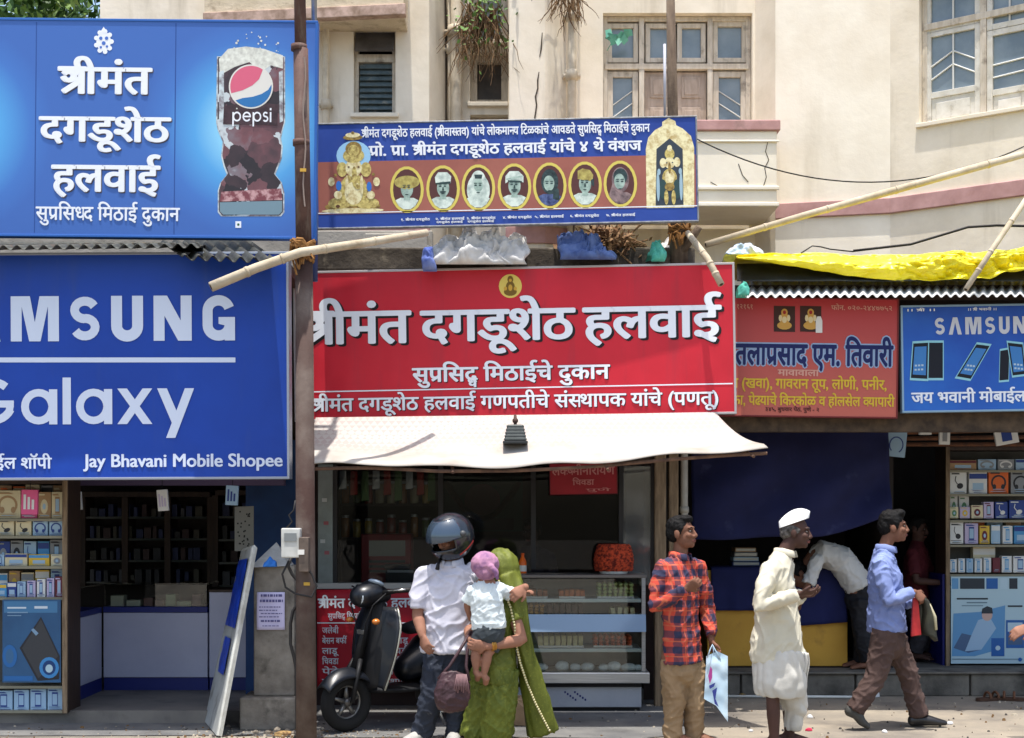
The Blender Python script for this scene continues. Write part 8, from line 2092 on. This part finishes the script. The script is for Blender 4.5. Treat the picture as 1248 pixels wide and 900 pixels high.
# ------------------------------------------------ man bending into the stall
Y0 = 12.93
p = Pose(Y0); fw = Vector((-.6, 0, -.8))
rt = thing('person', 'man in white shirt bending down behind the yellow stall counter', 'person', P(1052, 818, Y0))
p.set(hip=(1044, 722), mid=(1024, 682), ch=(1000, 674), nk=(985, 686), hd=(974, 700), sR=(996, 682, -.16), sL=(996, 680, .16), eR=(985, 712, -.16), wR=(975, 735, -.12), eL=(985, 712, .18), wL=(975, 735, .14), kR=(1050, 768, -.08), aR=(1058, 806, -.08), kL=(1052, 768, .1), aL=(1048, 808, .1))
mb = MB(.025); H = head_parts(mb, p('hd'), -90, 45, .98)
torso(mb, [(p('hip'), .12, .09), (p('mid'), .11, .085), (p('ch'), .12, .085), (p('nk'), .06, .055), (p('hd'), .05, .05)], fw)
for s_ in 'RL': limb(mb, p('s' + s_), p('e' + s_), p('w' + s_), [.04, .04, .035, .034, .034, .028, .024]); limb(mb, p('hip'), p('k' + s_), p('a' + s_), [.07, .062, .046, .046, .047, .036, .032])
hand(mb, p('wR'), (-.05, 0, -.08), (-.5, .5, 0), 1, .6); hand(mb, p('wL'), (-.05, 0, -.08), (-.5, -.5, 0), -1, .6)
for s_ in 'RL': a_ = p('a' + s_).copy(); a_.z = .215; foot(mb, a_ + Vector((.06, 0, 0)), a_ + Vector((-.17, -.02, 0)), p('a' + s_))
remesh(mb, 'body', skin1, .007, 3, .5, rt); face(H, rt, .98, 'short')
shirt(rt, [(P(1047, 716, Y0), .15, .125), (P(1036, 698, Y0), .15, .125), (p('mid') + Vector((0, 0, .0)), .155, .125), (p('ch'), .16, .115), (P(990, 682, Y0), .09, .075)], fw, [([p('sR'), p('eR')], [.065, .06]), ([p('sL'), p('eL')], [.065, .06])], M('plain_white', (206, 204, 200), .88, (190, 188, 184), 4), seed=40, amp=.012, voxel=.011)
trousers(rt, [(P(1046, 732, Y0), .13, .12), (P(1047, 714, Y0), .13, .115)], [([P(1048, 730, Y0 - .08), p('kR'), p('aR')], [.10, .08, .068]), ([P(1048, 730, Y0 + .08), p('kL'), p('aL')], [.10, .08, .068])], M('black_trouser', (32, 32, 36), .8, (26, 26, 30), 5), Vector((-1, 0, 0)), seed=41, voxel=.011)

# ------------------------------------------------ people inside the dark shops
def bust(label, hpx, hpy, Y, yaw, cloth, skin, seed, foot_z, reach=None):
    p = Pose(Y); s = 1.0
    rt = thing('person', label, 'person', (X(hpx, Y), Y, foot_z))
    hd = P(hpx, hpy, Y); fwd = Vector((math.sin(R(yaw)), -math.cos(R(yaw)), 0)); l = Vector((math.cos(R(yaw)), math.sin(R(yaw)), 0))
    o = lambda f, s_, z: hd + fwd * f + l * s_ + Vector((0, 0, z))
    hgt = hd.z - foot_z
    mb = MB(.025); H = head_parts(mb, hd, yaw, 8, .98)
    torso(mb, [(o(-.02, 0, -.68), .12, .09), (o(-.02, 0, -.5), .11, .085), (o(-.01, 0, -.32), .13, .09), (o(0, 0, -.18), .09, .06), (o(0, 0, -.1), .05, .05), (hd, .05, .05)], fwd)
    arms = []
    for sg in (-1, 1):
        S, E = o(0, sg * .18, -.22), o(.05, sg * .24, -.48); W = o(.3, sg * .12, -.50) if reach is None else o(.36, sg * .1, -.44)
        limb(mb, S, E, W, [.044, .042, .036, .035, .035, .028, .024]); hand(mb, W, fwd * .1 - l * sg * .02, (0, 0, -1), -sg, .5); arms.append((S, E, W))
        hip = o(0, sg * .09, -.74); kn = o(.05, sg * .1, -.74 - (hgt - .74) * .45); an = o(0, sg * .1, -hgt + .08)
        limb(mb, hip, kn, an, [.07, .068, .05, .047, .046, .038, .03]); a_ = an.copy(); a_.z = foot_z + .012; foot(mb, a_ - fwd * .05, a_ + fwd * .18, an)
    remesh(mb, 'body', skin, .008, 3, .5, rt); face(H, rt, .98, 'short', moustache=(seed % 2 == 0))
    shirt(rt, [(o(-.02, 0, -.74), .15, .12), (o(-.02, 0, -.5), .145, .115), (o(-.01, 0, -.32), .16, .115), (o(0, 0, -.2), .14, .08), (o(0, 0, -.12), .07, .06)], fwd, [([S, S.lerp(E, .8)], [.066, .062]) for S, E, W in arms], cloth, seed=seed, voxel=.012)
    trousers(rt, [(o(0, 0, -.80), .14, .11), (o(0, 0, -.70), .14, .11)], [([o(0, sg * .08, -.76), o(.05, sg * .1, -.74 - (hgt - .74) * .45), o(0, sg * .1, -hgt + .09)], [.095, .08, .07]) for sg in (-1, 1)], M('dim_trouser', (50, 48, 52), .85), fwd, seed=seed + 1, voxel=.013)
    return rt
bust('shopkeeper in a dark shirt behind the window of the sweet shop', 648, 648, 12.6, -25, M('dim_shirt', (58, 52, 60), .85, (48, 42, 50), 5), skin2, 51, .12)
bust('man in dark red shirt seated in the shadow of the phone shop', 1118, 645, 13.75, 60, M('dull_red_shirt', (84, 26, 34), .85, (70, 20, 28), 5), skin2, 54, .2)

# ------------------------------------------------ passer-by at the right edge, only the hand in view
Y0 = 10.5
p = Pose(Y0); fw = Vector((-1, -.1, 0))
rt = thing('person', 'passer-by at the right edge with only a bare forearm and hand in view', 'person', P(1318, HY + CAMZ * F / Y0, Y0))
p.set(hd=(1306, 640), nk=(1310, 664), ch=(1312, 705), wa=(1312, 745), pel=(1312, 775), sR=(1310, 690, .16), sL=(1310, 690, -.16), eR=(1320, 745, .2), wR=(1300, 785, .15), eL=(1296, 744, -.22), wL=(1252, 764, -.26), hR=(1312, 785, .08), hL=(1312, 785, -.08), kR=(1322, 838, .08), kL=(1300, 838, -.08), aR=(1340, 878, .08), aL=(1300, 882, -.08))
mb = MB(.025); H = head_parts(mb, p('hd'), -85, 4, .98)
torso(mb, [(p('pel'), .12, .09), (p('wa'), .11, .085), (p('ch'), .13, .09), (p('nk'), .055, .055), (p('hd'), .05, .05)], fw)
for s_ in 'RL': limb(mb, p('s' + s_), p('e' + s_), p('w' + s_), [.042, .042, .036, .036, .036, .029, .024]); limb(mb, p('h' + s_), p('k' + s_), p('a' + s_), [.07, .062, .046, .046, .047, .036, .032])
hand(mb, p('wL'), (-.1, -.01, -.05), (.1, .7, -.6), 1, .4); hand(mb, p('wR'), (-.05, 0, -.09), (0, -1, 0), -1, .5)
for s_ in 'RL': a_ = p('a' + s_).copy(); a_.z = .012; foot(mb, a_ + Vector((.06, 0, 0)), a_ + Vector((-.17, 0, 0)), p('a' + s_))
remesh(mb, 'body', skin3, .006, 3, .5, rt); face(H, rt, .98, 'short')
shirt(rt, [(p('pel'), .15, .12), (p('wa'), .145, .115), (p('ch'), .16, .115), (P(1311, 684, Y0), .14, .08), (P(1310, 674, Y0), .07, .06)], fw, [([p('s' + s_), Cc(p('s' + s_), p('e' + s_), .8)], [.066, .062]) for s_ in 'RL'], M('rose_shirt', (170, 120, 120), .85), seed=61, voxel=.012)
trousers(rt, [(P(1312, 798, Y0), .14, .11), (P(1312, 776, Y0), .14, .11)], [([p('h' + s_), p('k' + s_), p('a' + s_)], [.1, .08, .07]) for s_ in 'RL'], M('dim_trouser', (50, 48, 52), .85), fw, seed=62, voxel=.012)
bpy.data.scenes.remove(TS)
